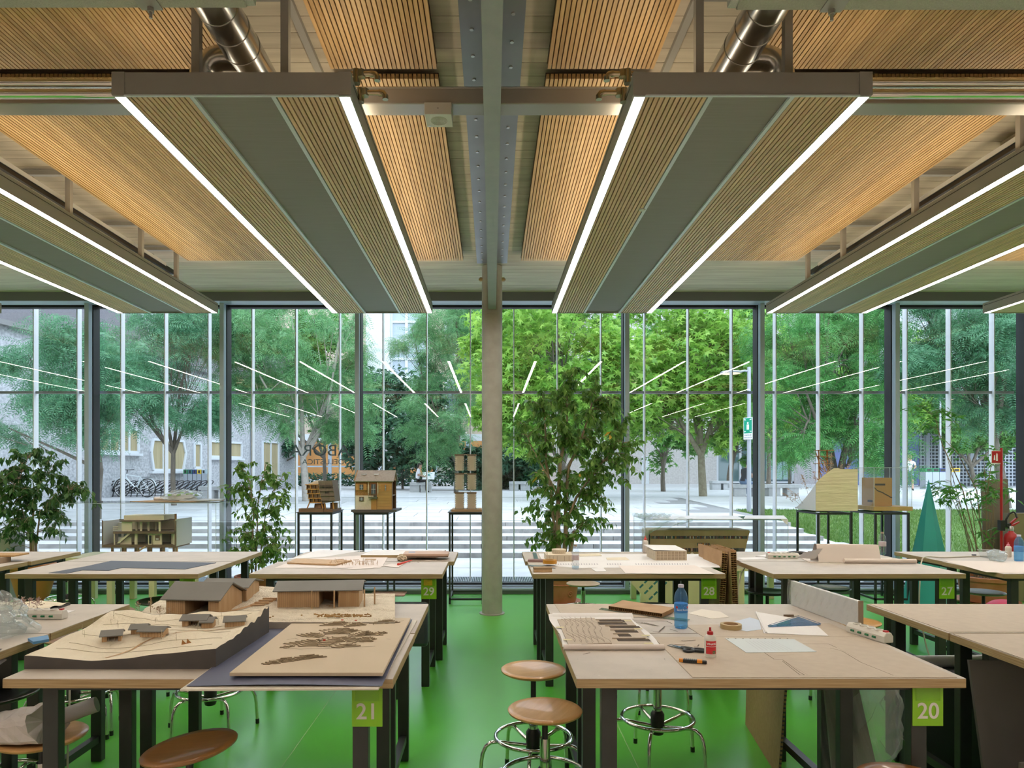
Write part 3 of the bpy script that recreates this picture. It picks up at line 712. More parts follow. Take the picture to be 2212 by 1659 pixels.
for px in (2005,2100,2200): bx4(px-4,px+4,925,1046,'post', scr_m, -0.1, 0.05)
MB().box(P(1990,925,Y4).x,P(2200,925,Y4).x,-3.2,0.4,3.5,3.75).build('canopy', scr_m, b4)

# ------------------------------------------------------------------ leaves
def tri_template(kind):
    if kind == 'oval':      # folded pointed leaf, length 1 along y
        v = np.array([(0,0,0),(-.24,.38,.06),(.24,.38,.06),(0,.45,-.02),(0,1,-.08)], float)
        f = np.array([(0,3,1),(0,2,3),(1,3,4),(3,2,4)])
    elif kind == 'long':
        v = np.array([(0,0,0),(-.14,.35,.04),(.14,.35,.04),(0,.42,-.01),(0,1,-.10)], float)
        f = np.array([(0,3,1),(0,2,3),(1,3,4),(3,2,4)])
    elif kind == 'spray':   # feathery compound leaf: rachis with leaflet pairs
        v = []; f = []
        for k in range(8):
            y = 0.12+0.115*k; z = -0.22*(y**2); L = 0.26*(1-0.45*abs(k-3)/5)
            for s in (-1,1):
                o = len(v); v += [(0,y,z),(s*L,y+0.10,z-0.07),(s*L*0.55,y+0.015,z-0.02)]; f.append((o,o+1,o+2))
        v = np.array(v, float); f = np.array(f)
    elif kind == 'star':    # five-pointed maple-like leaf
        v = [(0,0.35,0)]; f = []
        for k in range(5):
            t = math.radians(-125+k*62.5); v.append((0.62*math.sin(t),0.35+0.62*math.cos(t),-0.10))
            t2 = math.radians(-125+31+k*62.5); v.append((0.22*math.sin(t2),0.35+0.22*math.cos(t2),0.02))
        v = np.array(v, float)
        for k in range(10): f.append((0,1+k,1+(k+1) % 10))
        f = np.array(f)
    return v, f
def leaf_cloud(pos, size, kind, droop=0.3, seed=1, flat=0.6):
    r = np.random.default_rng(seed); v, f = tri_template(kind); n = len(pos)
    yaw = r.random(n)*2*np.pi
    tilt = -droop + r.normal(0, 0.45, n)           # pitch of the leaf's long axis
    roll = r.normal(0, flat, n)
    cyw, syw = np.cos(yaw), np.sin(yaw); ct, stt = np.cos(tilt), np.sin(tilt); cr_, sr = np.cos(roll), np.sin(roll)
    s = size*(0.7+0.6*r.random(n))
    X = v[None,:,0]*s[:,None]; Yv = v[None,:,1]*s[:,None]; Z = v[None,:,2]*s[:,None]
    X1 = X*cr_[:,None]+Z*sr[:,None]; Z1 = -X*sr[:,None]+Z*cr_[:,None]
    Y2_ = Yv*ct[:,None]-Z1*stt[:,None]; Z2 = Yv*stt[:,None]+Z1*ct[:,None]
    Xw = X1*cyw[:,None]-Y2_*syw[:,None]; Yw = X1*syw[:,None]+Y2_*cyw[:,None]
    V = np.stack([Xw,Yw,Z2],2)+pos[:,None,:]
    Fc = f[None,:,:]+(np.arange(n)*len(v))[:,None,None]
    return V.reshape(-1,3), Fc.reshape(-1,3)
def crown_points(blobs, n, seed, clump=0.28, nc=46):
    """points clumped in ellipsoids: blobs = (centre, radii)"""
    r = np.random.default_rng(seed); C = []; R = []
    wts = np.array([b[1][0]*b[1][2] for b in blobs]); wts = wts/wts.sum()
    for k in range(nc):
        c, rad = blobs[r.choice(len(blobs), p=wts)]
        d = r.normal(size=3); d /= np.linalg.norm(d); q = 0.35+0.65*r.random()**0.6
        C.append(np.array(c)+d*q*np.array(rad)); R.append(np.array(rad)*clump*(0.6+0.8*r.random()))
    C = np.array(C); R = np.array(R); idx = r.integers(0, nc, n)
    d = r.normal(size=(n,3)); d /= np.linalg.norm(d, axis=1)[:,None]
    return C[idx]+d*(r.random(n)**0.5)[:,None]*R[idx], C
DENS = 1.7
def outdoor_tree(name, label, base, trunk_r, blobs, n, size, kind, m, seed, cat='tree', group='trees beyond the glass front', bark=None, fork=2, droop=0.3, clump=0.28, nc=46, lean=0.0, flowers=None):
    base = Vector(base); t = thing(name, label, cat, base, 0, group)
    n = int(n*DENS); nc = int(nc*1.5); trunk_r *= 0.85
    if cat == 'tree': blobs = [(b[0],(b[1][0]*1.22,b[1][1]*1.15,b[1][2]*1.25)) for b in blobs]
    pts, C = crown_points([((b[0][0]-base.x,b[0][1]-base.y,b[0][2]-base.z), b[1]) for b in blobs], n, seed, clump, nc)
    rr = random.Random(seed)
    low = min(b[0][2]-b[1][2] for b in blobs)-base.z
    tops = [Vector((b[0][0]-base.x,b[0][1]-base.y,b[0][2]-base.z)) for b in blobs]
    fk = Vector((tops[0].x*0.25+lean, tops[0].y*0.25, max(0.6, low*0.9)))
    bk = bark or barkd_m
    MB().tube([Vector((0,0,-0.1)),fk*0.5+Vector((rr.uniform(-.05,.05),0,0)),fk], trunk_r, 10, r1=trunk_r*0.75).build('trunk', bk, t, smooth=True)
    for k, tp in enumerate(tops):
        q = MB().tube([fk*0.96,(fk+tp)*0.5+Vector((rr.uniform(-.3,.3),0,0.1)),tp+Vector((0,0,blobs[k][1][2]*0.5))], trunk_r*0.7, 8, r1=trunk_r*0.2)
        ob = q.build('branch', bk, t, smooth=True)
    tw = MB()
    for c in C:
        c = Vector(c); tp = min(tops, key=lambda q: (q-c).length); s_ = fk.lerp(tp, rr.uniform(0.3,1.0))
        tw.tube([s_,(s_+c)*0.5+Vector((0,0,rr.uniform(-.1,.2))),c], trunk_r*0.16, 5, r1=trunk_r*0.04)
    to = tw.build('twigs', bk, t); to['kind'] = 'stuff'
    V, Fc = leaf_cloud(pts, size, kind, droop, seed)
    fo = link('foliage', np_mesh('foliage', V, Fc, m), t); fo['kind'] = 'stuff'
    if flowers:
        idx = np.random.default_rng(seed).integers(0, len(pts), flowers); V, Fc = leaf_cloud(pts[idx]*1.03+np.array([0,-0.15,0.05]), 0.17, 'star', 0, seed+5)
        fl_ = link('blossoms', np_mesh('blossoms', V, Fc, mat('blossom_white', (0.85,0.84,0.86), 0.6)), t); fl_['kind'] = 'stuff'
    return t
loc_m = leaf_mat('locust_leaf', (0.06,0.19,0.10), (0.15,0.38,0.19), 0.4)
locl_m = leaf_mat('locust_leaf_light', (0.10,0.27,0.11), (0.22,0.47,0.19), 0.42)
gum_m = leaf_mat('sweetgum_leaf', (0.17,0.39,0.06), (0.42,0.66,0.13), 0.5)
gumd_m = leaf_mat('sweetgum_leaf_deep', (0.08,0.26,0.06), (0.20,0.44,0.10), 0.42)
ole_m = leaf_mat('oleander_leaf', (0.03,0.10,0.055), (0.07,0.19,0.10), 0.25)
yel_m = leaf_mat('yellowing_leaf', (0.30,0.42,0.03), (0.5,0.55,0.05), 0.5)
def blob(px, py, Y, rx, rz, ry=None):
    k = Y/FP; p = P(px,py,Y)
    return ((p.x,p.y,p.z),(rx*k, ry if ry else min(rx,rz)*k*0.9, rz*k))
def gpt(px, Y): return (XP(px,Y), Y, plaza_z(Y))
outdoor_tree('locust_tree','feathery locust tree in front of the pebbledash corner, nearest to the wall', gpt(212,16.5), 0.09,
    [blob(165,800,16.5,110,100),blob(60,790,17,60,40),blob(190,880,16,80,60),blob(20,950,17,40,40)], 1900, 0.46, 'spray', loc_m, 3, lean=0.2)
outdoor_tree('locust_tree','feathery locust tree standing behind the bicycle rack', gpt(376,21), 0.10,
    [blob(370,800,21,120,130),blob(300,870,20,80,65),blob(430,730,22,60,60),blob(250,800,21,50,50),blob(420,900,21,60,40)], 2700, 0.50, 'spray', loc_m, 4)
outdoor_tree('locust_tree','pale-trunked locust tree behind the mirrored lettering', gpt(662,23), 0.16,
    [blob(630,760,23,150,120),blob(560,860,22,90,80),blob(720,860,23,90,90),blob(520,720,24,70,70),blob(740,730,24,60,70)], 4600, 0.52, 'spray', locl_m, 5, bark=mat('bark_pale',(0.32,0.29,0.25),0.9,c2=(0.42,0.38,0.33),scale=10,bump=0.3))
outdoor_tree('locust_tree','airy multi-stemmed tree rising beside the round column', gpt(985,30), 0.13,
    [blob(985,760,30,85,120),blob(930,900,29,80,70),blob(1030,700,31,70,80),blob(890,740,31,50,50)], 3600, 0.55, 'spray', locl_m, 6)
outdoor_tree('oleander','dark oleander bush full of white blossoms beyond the seated woman', gpt(870,36), 0.08,
    [blob(870,860,36,85,70),blob(800,920,35,60,80),blob(930,950,34,80,70),blob(840,980,36,70,50)], 9000, 0.34, 'oval', ole_m, 7, cat='shrub', group='oleander bushes', flowers=520, nc=60, clump=0.4)
outdoor_tree('oleander','dark oleander bush behind the mirrored lettering, fewer blossoms', gpt(590,37), 0.08,
    [blob(590,935,37,45,50),blob(545,945,38,60,60),blob(800,900,38,40,60)], 5000, 0.36, 'oval', ole_m, 8, cat='shrub', group='oleander bushes', flowers=140, nc=60, clump=0.4)
outdoor_tree('oleander','low dark bush behind the tower model', gpt(1010,34), 0.07,
    [blob(1010,1010,34,60,45),blob(1110,1000,36,60,60)], 5000, 0.3, 'oval', ole_m, 9, cat='shrub', group='oleander bushes', nc=40, clump=0.4)
outdoor_tree('sweetgum_tree','light green sweetgum tree behind the tallest potted fig', gpt(1225,24), 0.13,
    [blob(1190,760,24,150,130),blob(1120,880,23,80,90),blob(1290,840,24,90,110),blob(1200,690,25,140,60)], 7600, 0.26, 'star', gum_m, 10, nc=80, clump=0.3)
outdoor_tree('sweetgum_tree','sweetgum tree with thick pale trunk, foremost on the plaza', gpt(1519,26), 0.19,
    [blob(1500,780,26,150,110),blob(1420,860,25,90,80),blob(1580,870,26,80,80),blob(1500,700,27,130,60)], 7000, 0.27, 'star', gum_m, 12, bark=mat('bark_sunny',(0.20,0.17,0.11),0.9,c2=(0.28,0.25,0.17),scale=10,bump=0.3), nc=80)
outdoor_tree('sweetgum_tree','slim dark-trunked sweetgum between fig and foremost sweetgum', gpt(1433,32), 0.14,
    [blob(1430,930,32,80,60),blob(1400,830,33,100,80),blob(1470,750,33,90,90)], 4200, 0.30, 'star', gumd_m, 13)
outdoor_tree('sweetgum_tree','sweetgum tree close to the pale building, left of its glazing', gpt(1576,42), 0.24,
    [blob(1590,930,42,90,55),blob(1620,840,42,80,80),blob(1560,780,43,90,80)], 4600, 0.36, 'star', gumd_m, 14)
bpy.data.objects[-1] if False else None
outdoor_tree('locust_tree','large dark-limbed tree spreading over the lawn edge', gpt(1815,22), 0.20,
    [blob(1790,760,22,130,110),blob(1740,900,21,100,90),blob(1870,930,21,80,90),blob(1850,700,23,90,70),blob(1700,740,23,70,90)], 5600, 0.5, 'spray', leaf_mat('locust_leaf_fresh',(0.05,0.22,0.055),(0.16,0.45,0.12),0.42), 15, nc=70)
outdoor_tree('young_tree','small thin-trunked young tree before the white wall', gpt(1706,46), 0.12,
    [blob(1700,950,46,45,40)], 1300, 0.36, 'star', gumd_m, 16, nc=16)
outdoor_tree('locust_tree','feathery tree behind the bamboo pot, reaching the last window', gpt(2175,20), 0.16,
    [blob(2060,760,20,110,90),blob(2150,720,19,80,70),blob(2130,850,20,80,60),blob(2220,800,20,60,90),blob(1990,700,21,60,60)], 4200, 0.5, 'spray', loc_m, 17)
outdoor_tree('bushy_tree','far bushy tree before the grid screen building', gpt(2110,40), 0.16,
    [blob(2060,900,40,90,60),blob(2150,900,41,70,60),blob(1990,860,41,60,70),blob(2190,940,40,40,50)], 4600, 0.36, 'star', gumd_m, 18)
outdoor_tree('bushy_tree','far bushy tree filling the gap between the two big lawn side trees', gpt(1660,38), 0.15,
    [blob(1660,800,38,80,120),blob(1760,780,40,80,120),blob(1950,790,40,60,110)], 5200, 0.34, 'star', gum_m, 19)
outdoor_tree('bushy_tree','far tree filling the space behind locusts, near the stair glazing', gpt(700,41), 0.15,
    [blob(700,800,41,80,110),blob(600,760,40,80,120),blob(500,840,39,70,110)], 4800, 0.36, 'star', gumd_m, 20)
outdoor_tree('bushy_tree','far bushy tree behind the light green sweetgum', gpt(1240,42), 0.15,
    [blob(1130,820,42,90,120),blob(1250,780,42,100,130),blob(1360,800,42,70,120),blob(1120,950,40,60,60)], 6400, 0.36, 'star', gumd_m, 21)
# a hedge strip at the foot of the central building
hp = np.stack([rng.uniform(XP(560,43),XP(1180,43),4200), rng.uniform(42.6,43.6,4200), rng.uniform(0.77,1.55,4200)],1)
V, Fc = leaf_cloud(hp, 0.25, 'oval', 0, 31)
hd = link('hedge', np_mesh('hedge', V, Fc, ole_m)); tag(hd, 'low clipped hedge along the warm lit ground floor', 'hedge', kind='stuff')

# ------------------------------------------------------------------ street furniture
conc_m = mat('concrete', (0.42,0.43,0.43), 0.85, c2=(0.50,0.51,0.51), scale=6)
def bench(px, Y, wd, lab, dp=0.55):
    t = thing('stone_bench', lab, 'bench', gpt(px,Y), 0, 'concrete benches on the plaza')
    MB().box(-wd/2,wd/2,-dp/2,dp/2,0.32,0.45).build('seat_slab', conc_m, t, bevel=0.01)
    for s in (-1,1): MB().box(s*wd*0.27-0.22,s*wd*0.27+0.22,-dp*0.4,dp*0.4,0,0.32).build('block', conc_m, t)
bench(909,31,0.95,'concrete bench that the seated woman sits on')
bench(1557,35,1.05,'concrete bench farthest back, near the pale building')
bench(1614,26,1.3,'concrete bench under the seated man in the dark shirt')
bench(1688,26.3,1.3,'empty concrete bench beside the lawn, in front of the white wall')
bench(475,24,1.3,'pale concrete bench beside the recycling bins')
bench(1122,33,1.0,'concrete bench half hidden by the tallest potted fig')
# lamp posts
def lamp_post(px, Y, ztop, lab, side=-1, z0=None, arm=0.5):
    z0 = plaza_z(Y) if z0 is None else z0
    t = thing('lamp_post', lab, 'lamp post', (XP(px,Y),Y,z0), 0, 'plaza lamp posts')
    pm = mat('post_grey', (0.36,0.38,0.42), 0.4, metal=0.3)
    MB().cyl((0,0,0),(0,0,ztop-z0),0.062,0.05,16).build('post', pm, t, smooth=True)
    MB().tube([(0,0,ztop-z0-0.12),(side*0.12,0,ztop-z0-0.1),(side*arm*0.5,0,ztop-z0-0.13)],0.03,8).build('arm', pm, t, smooth=True)
    MB().lathe([(0.06,0.05),(0.24,0.03),(0.29,0.0),(0.27,-0.03)], 24, (side*arm,0,ztop-z0-0.15)).build('head', pm, t, smooth=True)
    MB().lathe([(0.0,-0.045),(0.25,-0.032)], 24, (side*arm,0,ztop-z0-0.15)).build('diffuser', emit_mat('post_lamp', (1.0,0.86,0.6), 1.5), t)
    return t
lp = lamp_post(1618,18.8,4.56,'grey lamp post with green assembly sign at the lawn corner', -1, 0.55)
lamp_post(543,25.5,4.50,'lamp post glimpsed among locust leaves near the recycling bins', -1)
lamp_post(2031,38,5.85,'far lamp post behind the bamboo plant', 1)
sg_ = MB().box(-0.15,0.15,-0.012,0,0,0.60).build('sign_plate', mat('sign_white', (0.75,0.77,0.78), 0.5), lp)
sg_.location = (-0.045,-0.06,2.02); sg_.rotation_euler = (0,0,math.radians(-62))
MB().box(-0.135,0.135,-0.014,-0.012,0.17,0.585).build('sign_face', mat('sign_teal', (0.0,0.28,0.16), 0.5), sg_)
sp = MB()
for s in (-1,1):
    for zz in (0.23,0.53):
        sp.prism([(s*0.05,zz),(s*0.12,zz),(s*0.12,zz+(0.04 if zz > .4 else -0.03))][::s], -0.016, -0.014, 'y')
sp.cyl((0,-0.0165,0.45),(0,-0.014,0.45),0.028,n=12)
sp.box(-0.04,0.04,-0.016,-0.014,0.27,0.41)
sp.build('pictogram', mat('sign_white', (0.75,0.77,0.78), 0.5), sg_)
for i_, tx in enumerate(('PUNTO DI','RACCOLTA')):
    link('lettering', text_mesh(tx, 0.05, 'lettering', gasket_m), sg_, loc=(0,-0.0145,0.115-0.065*i_), rot=(math.pi/2,0,0))
# recycling bins
def bins(px, Y, cols, lab, w_=0.33, h_=1.02):
    t = thing('recycling_bins', lab, 'bins', gpt(px,Y), 0)
    for k, c in enumerate(cols):
        x = (k-len(cols)/2)*w_
        b_ = MB().box(x+0.01,x+w_-0.01,-0.25,0.25,0,h_*0.82).build('bin_body', mat('bin_steel', (0.36,0.40,0.44), 0.4, metal=0.4), t)
        MB().box(x+0.01,x+w_-0.01,-0.26,0.25,h_*0.82,h_).build('lid_band', mat('bin_'+c[0], c[1], 0.5), b_)
        MB().box(x+0.06,x+w_-0.06,-0.27,-0.2,h_*0.855,h_*0.965).build('slot', blackpl_m, b_)
bins(426,28.6,(('green',(0.02,0.20,0.08)),('teal',(0.03,0.14,0.14)),('blue',(0.03,0.06,0.20)),('yellow',(0.65,0.45,0.03)),('ice',(0.35,0.45,0.5))),'row of grey recycling bins with coloured lids by the bicycle rack', 0.19)
bins(2030,36,(('green',(0.02,0.20,0.08)),('green',(0.02,0.20,0.08)),('blue',(0.03,0.06,0.20)),('yellow',(0.65,0.45,0.03)),('yellow',(0.65,0.45,0.03))),'row of grey recycling bins near the walking person', 0.36, 1.1)
# bicycle rack
t = thing('bicycle_rack', 'long dark steel bicycle rack of leaning hoops by the pebbledash wall', 'bicycle rack', (XP(230,25.2),25.6,plaza_z(25.5)), math.radians(8))
rk = mat('rack_black', (0.03,0.03,0.035), 0.4, metal=0.4)
for k in range(17):
    x = k*0.21
    pts = []
    for q in range(25):
        a = q/24.0
        if a < 0.25: pts.append((x-0.05, -0.55+a*1.2, 0.02+a*1.2))
        elif a < 0.75:
            b = (a-0.25)/0.5*math.pi; pts.append((x-0.05+0.05*(1-math.cos(b)), -0.25+0.28*math.sin(b)+0.02, 0.32+0.20*math.sin(b*0.5+0.2)))
        else: pts.append((x+0.05, -0.25-(a-0.75)*1.2, 0.62-(a-0.75)*2.4))
    loop = [(x+0.16*math.cos(b)*0.5, -0.3+0.16*math.cos(b)+0.0, 0.36+0.26*math.sin(b)) for b in [2*math.pi*j/20 for j in range(20)]]
    loop = [(x+0.55*math.cos(b)*0.5+0.12*math.sin(b), -0.3+0.05*math.cos(b), 0.40+0.17*math.sin(b)+0.10*math.cos(b)) for b in [2*math.pi*j/22 for j in range(22)]]
    MB().tube(loop, 0.019, 6, closed=True).build('hoop', rk, t, smooth=True)
    MB().tube([(x-0.25,-0.3,0.3),(x-0.30,-0.3,0.0)],0.018,6).build('hoop_leg', rk, t, smooth=True)
MB().box(-0.5,3.6,-0.33,-0.27,0.02,0.05).box(-0.5,3.6,-0.05,0.0,0.12,0.16).build('base_rail', rk, t)
# bicycle
t = thing('bicycle', 'white bicycle with black saddle leaning at the steel rack', 'bicycle', (XP(318,25.0),25.0,plaza_z(25.0)), math.radians(-12))
bw = mat('bike_white', (0.72,0.78,0.80), 0.3); tyre = mat('tyre', (0.02,0.02,0.02), 0.7)
def wheel(x):
    c = Vector((x,0,0.345))
    wv = MB().tube([(x+0.33*math.cos(a),0,0.345+0.33*math.sin(a)) for a in [2*math.pi*j/36 for j in range(36)]],0.017,6,closed=True).build('wheel', tyre, t, smooth=True)
    MB().tube([(x+0.305*math.cos(a),0,0.345+0.305*math.sin(a)) for a in [2*math.pi*j/36 for j in range(36)]],0.009,5,closed=True).build('rim', alu_m, wv, smooth=True)
    s_ = MB()
    for k in range(18):
        a = 2*math.pi*k/18; s_.cyl((x,0.02*(-1)**k,0.345),(x+0.30*math.cos(a),0,0.345+0.30*math.sin(a)),0.0022,n=3)
    s_.build('spokes', alu_m, wv)['kind'] = 'stuff'
    MB().cyl((x,-0.04,0.345),(x,0.04,0.345),0.022,n=10).build('hub', alu_m, wv, smooth=True)
wheel(0.0); wheel(-1.06)
bbk, stp, hd_t, hd_b = Vector((-0.44,0,0.29)), Vector((-0.60+0.32,0,0.78)), Vector((-0.86,0,0.86)), Vector((-0.89,0,0.72))
f_ = MB()
for a, b, r in ((bbk,stp,0.016),(stp-Vector((0,0,0.04)),hd_t-Vector((0,0,0.04)),0.017),(bbk,hd_b,0.02),(hd_b,hd_t,0.02),(bbk,Vector((0,0.05,0.345)),0.010),(bbk,Vector((0,-0.05,0.345)),0.010),(stp-Vector((0,0,0.05)),Vector((0,0.05,0.345)),0.009),(stp-Vector((0,0,0.05)),Vector((0,-0.05,0.345)),0.009)):
    f_.cyl(a,b,r,n=8)
f_.build('frame', bw, t, smooth=True)
MB().tube([hd_b,(-0.93,0.05,0.66),(-1.06,0.05,0.345)],0.012,6).tube([hd_b,(-0.93,-0.05,0.66),(-1.06,-0.05,0.345)],0.012,6).build('fork', bw, t, smooth=True)
MB().tube([hd_t,(-0.83,0,0.98),(-0.87,0,1.0)],0.014,6).tube([(-0.78,0.28,1.02),(-0.88,0.15,1.0),(-0.88,-0.15,1.0),(-0.78,-0.28,1.02)],0.012,6).build('handlebar', blackpl_m, t, smooth=True)
MB().cyl(stp,(-0.25,0,0.90),0.013,n=8).build('seat_post', alu_m, t, smooth=True)
MB().hexa([(-0.42,-0.02,0.90),(-0.14,-0.07,0.90),(-0.14,0.07,0.90),(-0.42,0.02,0.90)],[(-0.42,-0.015,0.945),(-0.14,-0.06,0.96),(-0.14,0.06,0.96),(-0.42,0.015,0.945)]).build('saddle', mat('saddle_pale',(0.6,0.62,0.64),0.5), t, bevel=0.01)
MB().tube([(0.375*math.cos(a),0,0.345+0.375*math.sin(a)) for a in [math.radians(10+150*j/16) for j in range(17)]],0.018,6).build('mudguard', bw, t, smooth=True)
MB().tube([(-1.06+0.375*math.cos(a),0,0.345+0.375*math.sin(a)) for a in [math.radians(25+140*j/16) for j in range(17)]],0.018,6).build('mudguard', bw, t, smooth=True)
MB().box(-0.2,0.28,-0.06,0.06,0.735,0.75).build('carrier', blackpl_m, t)
MB().cyl((-0.44,-0.06,0.29),(-0.44,-0.05,0.29),0.09,n=24).build('chainring', blackpl_m, t)
MB().cyl((-0.44,-0.07,0.29),(-0.34,-0.07,0.17),0.01,n=6).cyl((-0.44,0.07,0.29),(-0.54,0.07,0.41),0.01,n=6).box(-0.38,-0.30,-0.15,-0.07,0.155,0.175).box(-0.58,-0.50,0.07,0.15,0.4,0.42).build('crank', alu_m, t)

# ------------------------------------------------------------------ people
skin_m = mat('skin', (0.50,0.30,0.21), 0.55); hair_m = mat('hair_dark', (0.025,0.018,0.014), 0.6)
def person(label, loc, rz, J, cols, hair, extra=None):
    """J: joint -> (x,y,z,radius); a single skinned body grown over connected joints"""
    t = thing('person', label, 'person', loc, rz)
    names = list(J); idx = {n: i for i, n in enumerate(names)}
    E = [('pelvis','waist'),('waist','chest'),('chest','neck'),('neck','jaw'),('jaw','head'),('head','crown'),('jaw','nose')]
    for s in 'lr':
        E += [('chest','sho_'+s),('sho_'+s,'elb_'+s),('elb_'+s,'wri_'+s),('wri_'+s,'palm_'+s),('pelvis','hip_'+s),('hip_'+s,'kne_'+s),('kne_'+s,'ank_'+s),('ank_'+s,'toe_'+s)]
    # fingers
    for s in 'lr':
        w_, p_ = Vector(J['wri_'+s][:3]), Vector(J['palm_'+s][:3]); d = (p_-w_).normalized(); sd = d.cross(Vector((0.3,0.5,1))).normalized(); nn = d.cross(sd)
        for k, (o, L) in enumerate(((-0.030,0.07),(-0.010,0.08),(0.010,0.075),(0.030,0.06))):
            a = p_+sd*o+d*0.02; b = a+d*L*0.55+nn*0.005; c = b+d*L*0.4+nn*0.02
            for q, v_ in (('a',a),('b',b),('c',c)): J['f%d%s_%s' % (k,q,s)] = (*v_,0.0085)
            E += [('palm_'+s,'f%da_%s' % (k,s)),('f%da_%s' % (k,s),'f%db_%s' % (k,s)),('f%db_%s' % (k,s),'f%dc_%s' % (k,s))]
        a = w_.lerp(p_,0.4)+sd*-0.035; b = a+d*0.04-sd*0.02
        J['tha_'+s] = (*a,0.010); J['thb_'+s] = (*b,0.009); E += [('wri_'+s,'tha_'+s),('tha_'+s,'thb_'+s)]
    names = list(J); idx = {n: i for i, n in enumerate(names)}
    me = bpy.data.meshes.new('body'); me.from_pydata([J[n][:3] for n in names], [(idx[a],idx[b]) for a,b in E], []); me.update()
    o = bpy.data.objects.new('body', me); COL.objects.link(o)
    sk = o.modifiers.new('skin','SKIN'); sk.use_smooth_shade = True
    sv = me.skin_vertices[0].data
    for i, n in enumerate(names):
        r = J[n][3]; sv[i].radius = r if isinstance(r, tuple) else (r,r); sv[i].use_root = (n == 'pelvis')
    ss = o.modifiers.new('smooth','SUBSURF'); ss.levels = 1; ss.render_levels = 1
    dg = bpy.context.evaluated_depsgraph_get(); dg.update()
    m2 = bpy.data.meshes.new_from_object(o.evaluated_get(dg)); bpy.data.objects.remove(o)
    m2.name = 'body'; m2.materials.clear()
    order = ['skin','top','bottom','shoe']; mm = {'skin': skin_m, **cols}
    for k in order: m2.materials.append(mm[k])
    segs = [(Vector(J[a][:3]),Vector(J[b][:3]),a,b) for a,b in E]
    for pgn in m2.polygons:
        c = pgn.center; best = None; bd = 9
        for a_, b_, na, nb in segs:
            ab = b_-a_; q = max(0,min(1,(c-a_).dot(ab)/max(1e-9,ab.length_squared))); dd = (c-(a_+ab*q)).length
            if dd < bd: bd = dd; best = (na,nb,q)
        na, nb, q = best; r = 0
        if nb in ('waist','chest') or na in ('waist',) or nb.startswith('sho_') or (na == 'chest' and q < 0.75): r = 1
        if na.startswith('sho_') and q < cols['sleeve']: r = 1
        if nb.startswith('elb_') and q < cols['sleeve']: r = 1
        if nb.startswith('hip_') or nb.startswith('kne_'): r = 2 if q < cols.get('leg',1.1) or nb.startswith('hip_') else 0
        if nb.startswith('ank_'): r = 2 if cols.get('leg',1.1) > 1 else 0
        if nb.startswith('toe_'): r = 3
        pgn.material_index = r; pgn.use_smooth = True
    link('body', m2, t)
    hd = Vector(J['head'][:3]); fw = (Vector(J['nose'][:3])-Vector(J['jaw'][:3])); fw.z = 0; fw.normalize(); sd = Vector((-fw.y,fw.x,0))
    hm = MB().sphere(hd+Vector((0,0,0.035))-fw*0.022, 0.098, 14, 10, (1.0,1.0,1.05))
    if hair == 'long': hm.sphere(hd-fw*0.075+Vector((0,0,-0.08)), 0.085, 12, 8, (0.9,0.9,1.6))
    hm.build('hair', hair_m if hair != 'fair' else mat('hair_fair',(0.30,0.18,0.09),0.6), t, smooth=True)
    em = MB()
    for s in (-1,1): em.sphere(hd+fw*0.088+sd*s*0.032+Vector((0,0,0.0)), 0.011, 8, 6)
    em.build('eyes', blackpl_m, t)
    er = MB()
    for s in (-1,1): er.sphere(hd+sd*s*0.093+Vector((0,0,-0.015)), 0.028, 8, 6, (0.5,0.7,1.1))
    er.build('ears', skin_m, t, smooth=True)
    MB().sphere(hd+fw*0.083+Vector((0,0,-0.062)), 0.022, 8, 6, (1.0,1.0,0.3)).build('mouth', mat('lip',(0.38,0.14,0.12),0.5), t)
    return t
def scols(top, bottom, shoe, sleeve, leg=1.1): return {'top': top, 'bottom': bottom, 'shoe': shoe, 'sleeve': sleeve, 'leg': leg}
blk = mat('cloth_black', (0.02,0.02,0.022), 0.85); wht = mat('cloth_white', (0.74,0.74,0.78), 0.8); char = mat('cloth_charcoal', (0.05,0.05,0.058), 0.85); jean = mat('cloth_blue', (0.16,0.23,0.36), 0.85)
# seated, facing +x, board on the lap
def seated(lean=0.06, arm_fwd=0.35):
    J = {'pelvis':(0,0,0.54,(0.15,0.12)),'waist':(0.02+lean*0.3,0,0.70,(0.125,0.10)),'chest':(0.02+lean,0,0.95,(0.15,0.115)),'neck':(0.03+lean*1.2,0,1.10,0.052),'jaw':(0.07+lean*1.5,0,1.17,0.062),'head':(0.06+lean*1.6,0,1.25,0.088),'crown':(0.05+lean*1.6,0,1.31,0.065),'nose':(0.16+lean*1.6,0,1.205,0.016)}
    for s, k in (('l',1),('r',-1)):
        J['sho_'+s] = (0.02+lean,k*0.17,1.02,0.058); J['elb_'+s] = (0.08+lean,k*0.22,0.78,0.042); J['wri_'+s] = (arm_fwd,k*0.12,0.74,0.029); J['palm_'+s] = (arm_fwd+0.07,k*0.10,0.745,(0.036,0.02))
        J['hip_'+s] = (0.04,k*0.09,0.53,0.085); J['kne_'+s] = (0.44,k*0.10,0.54,0.062); J['ank_'+s] = (0.44,k*0.10,0.09,0.042); J['toe_'+s] = (0.58,k*0.11,0.04,0.036)
    return J
g0 = gpt(906,30.9)
wmn = person('seated woman in white top and black trousers holding a drawing board', (g0[0]-0.12,30.85,g0[2]-0.02), 0.0, seated(), scols(wht,blk,blk,0.7), 'long')
t = thing('drawing_board', 'white board with sketch held on the seated woman\'s lap', 'board', (g0[0]+0.42,30.8,g0[2]+0.74), 0.0)
bo = MB().box(-0.27,0.27,-0.015,0.015,-0.20,0.20).build('panel', mat('board_white',(0.9,0.92,0.95),0.4), t); bo.rotation_euler = (math.radians(-38), math.radians(0), math.radians(0))
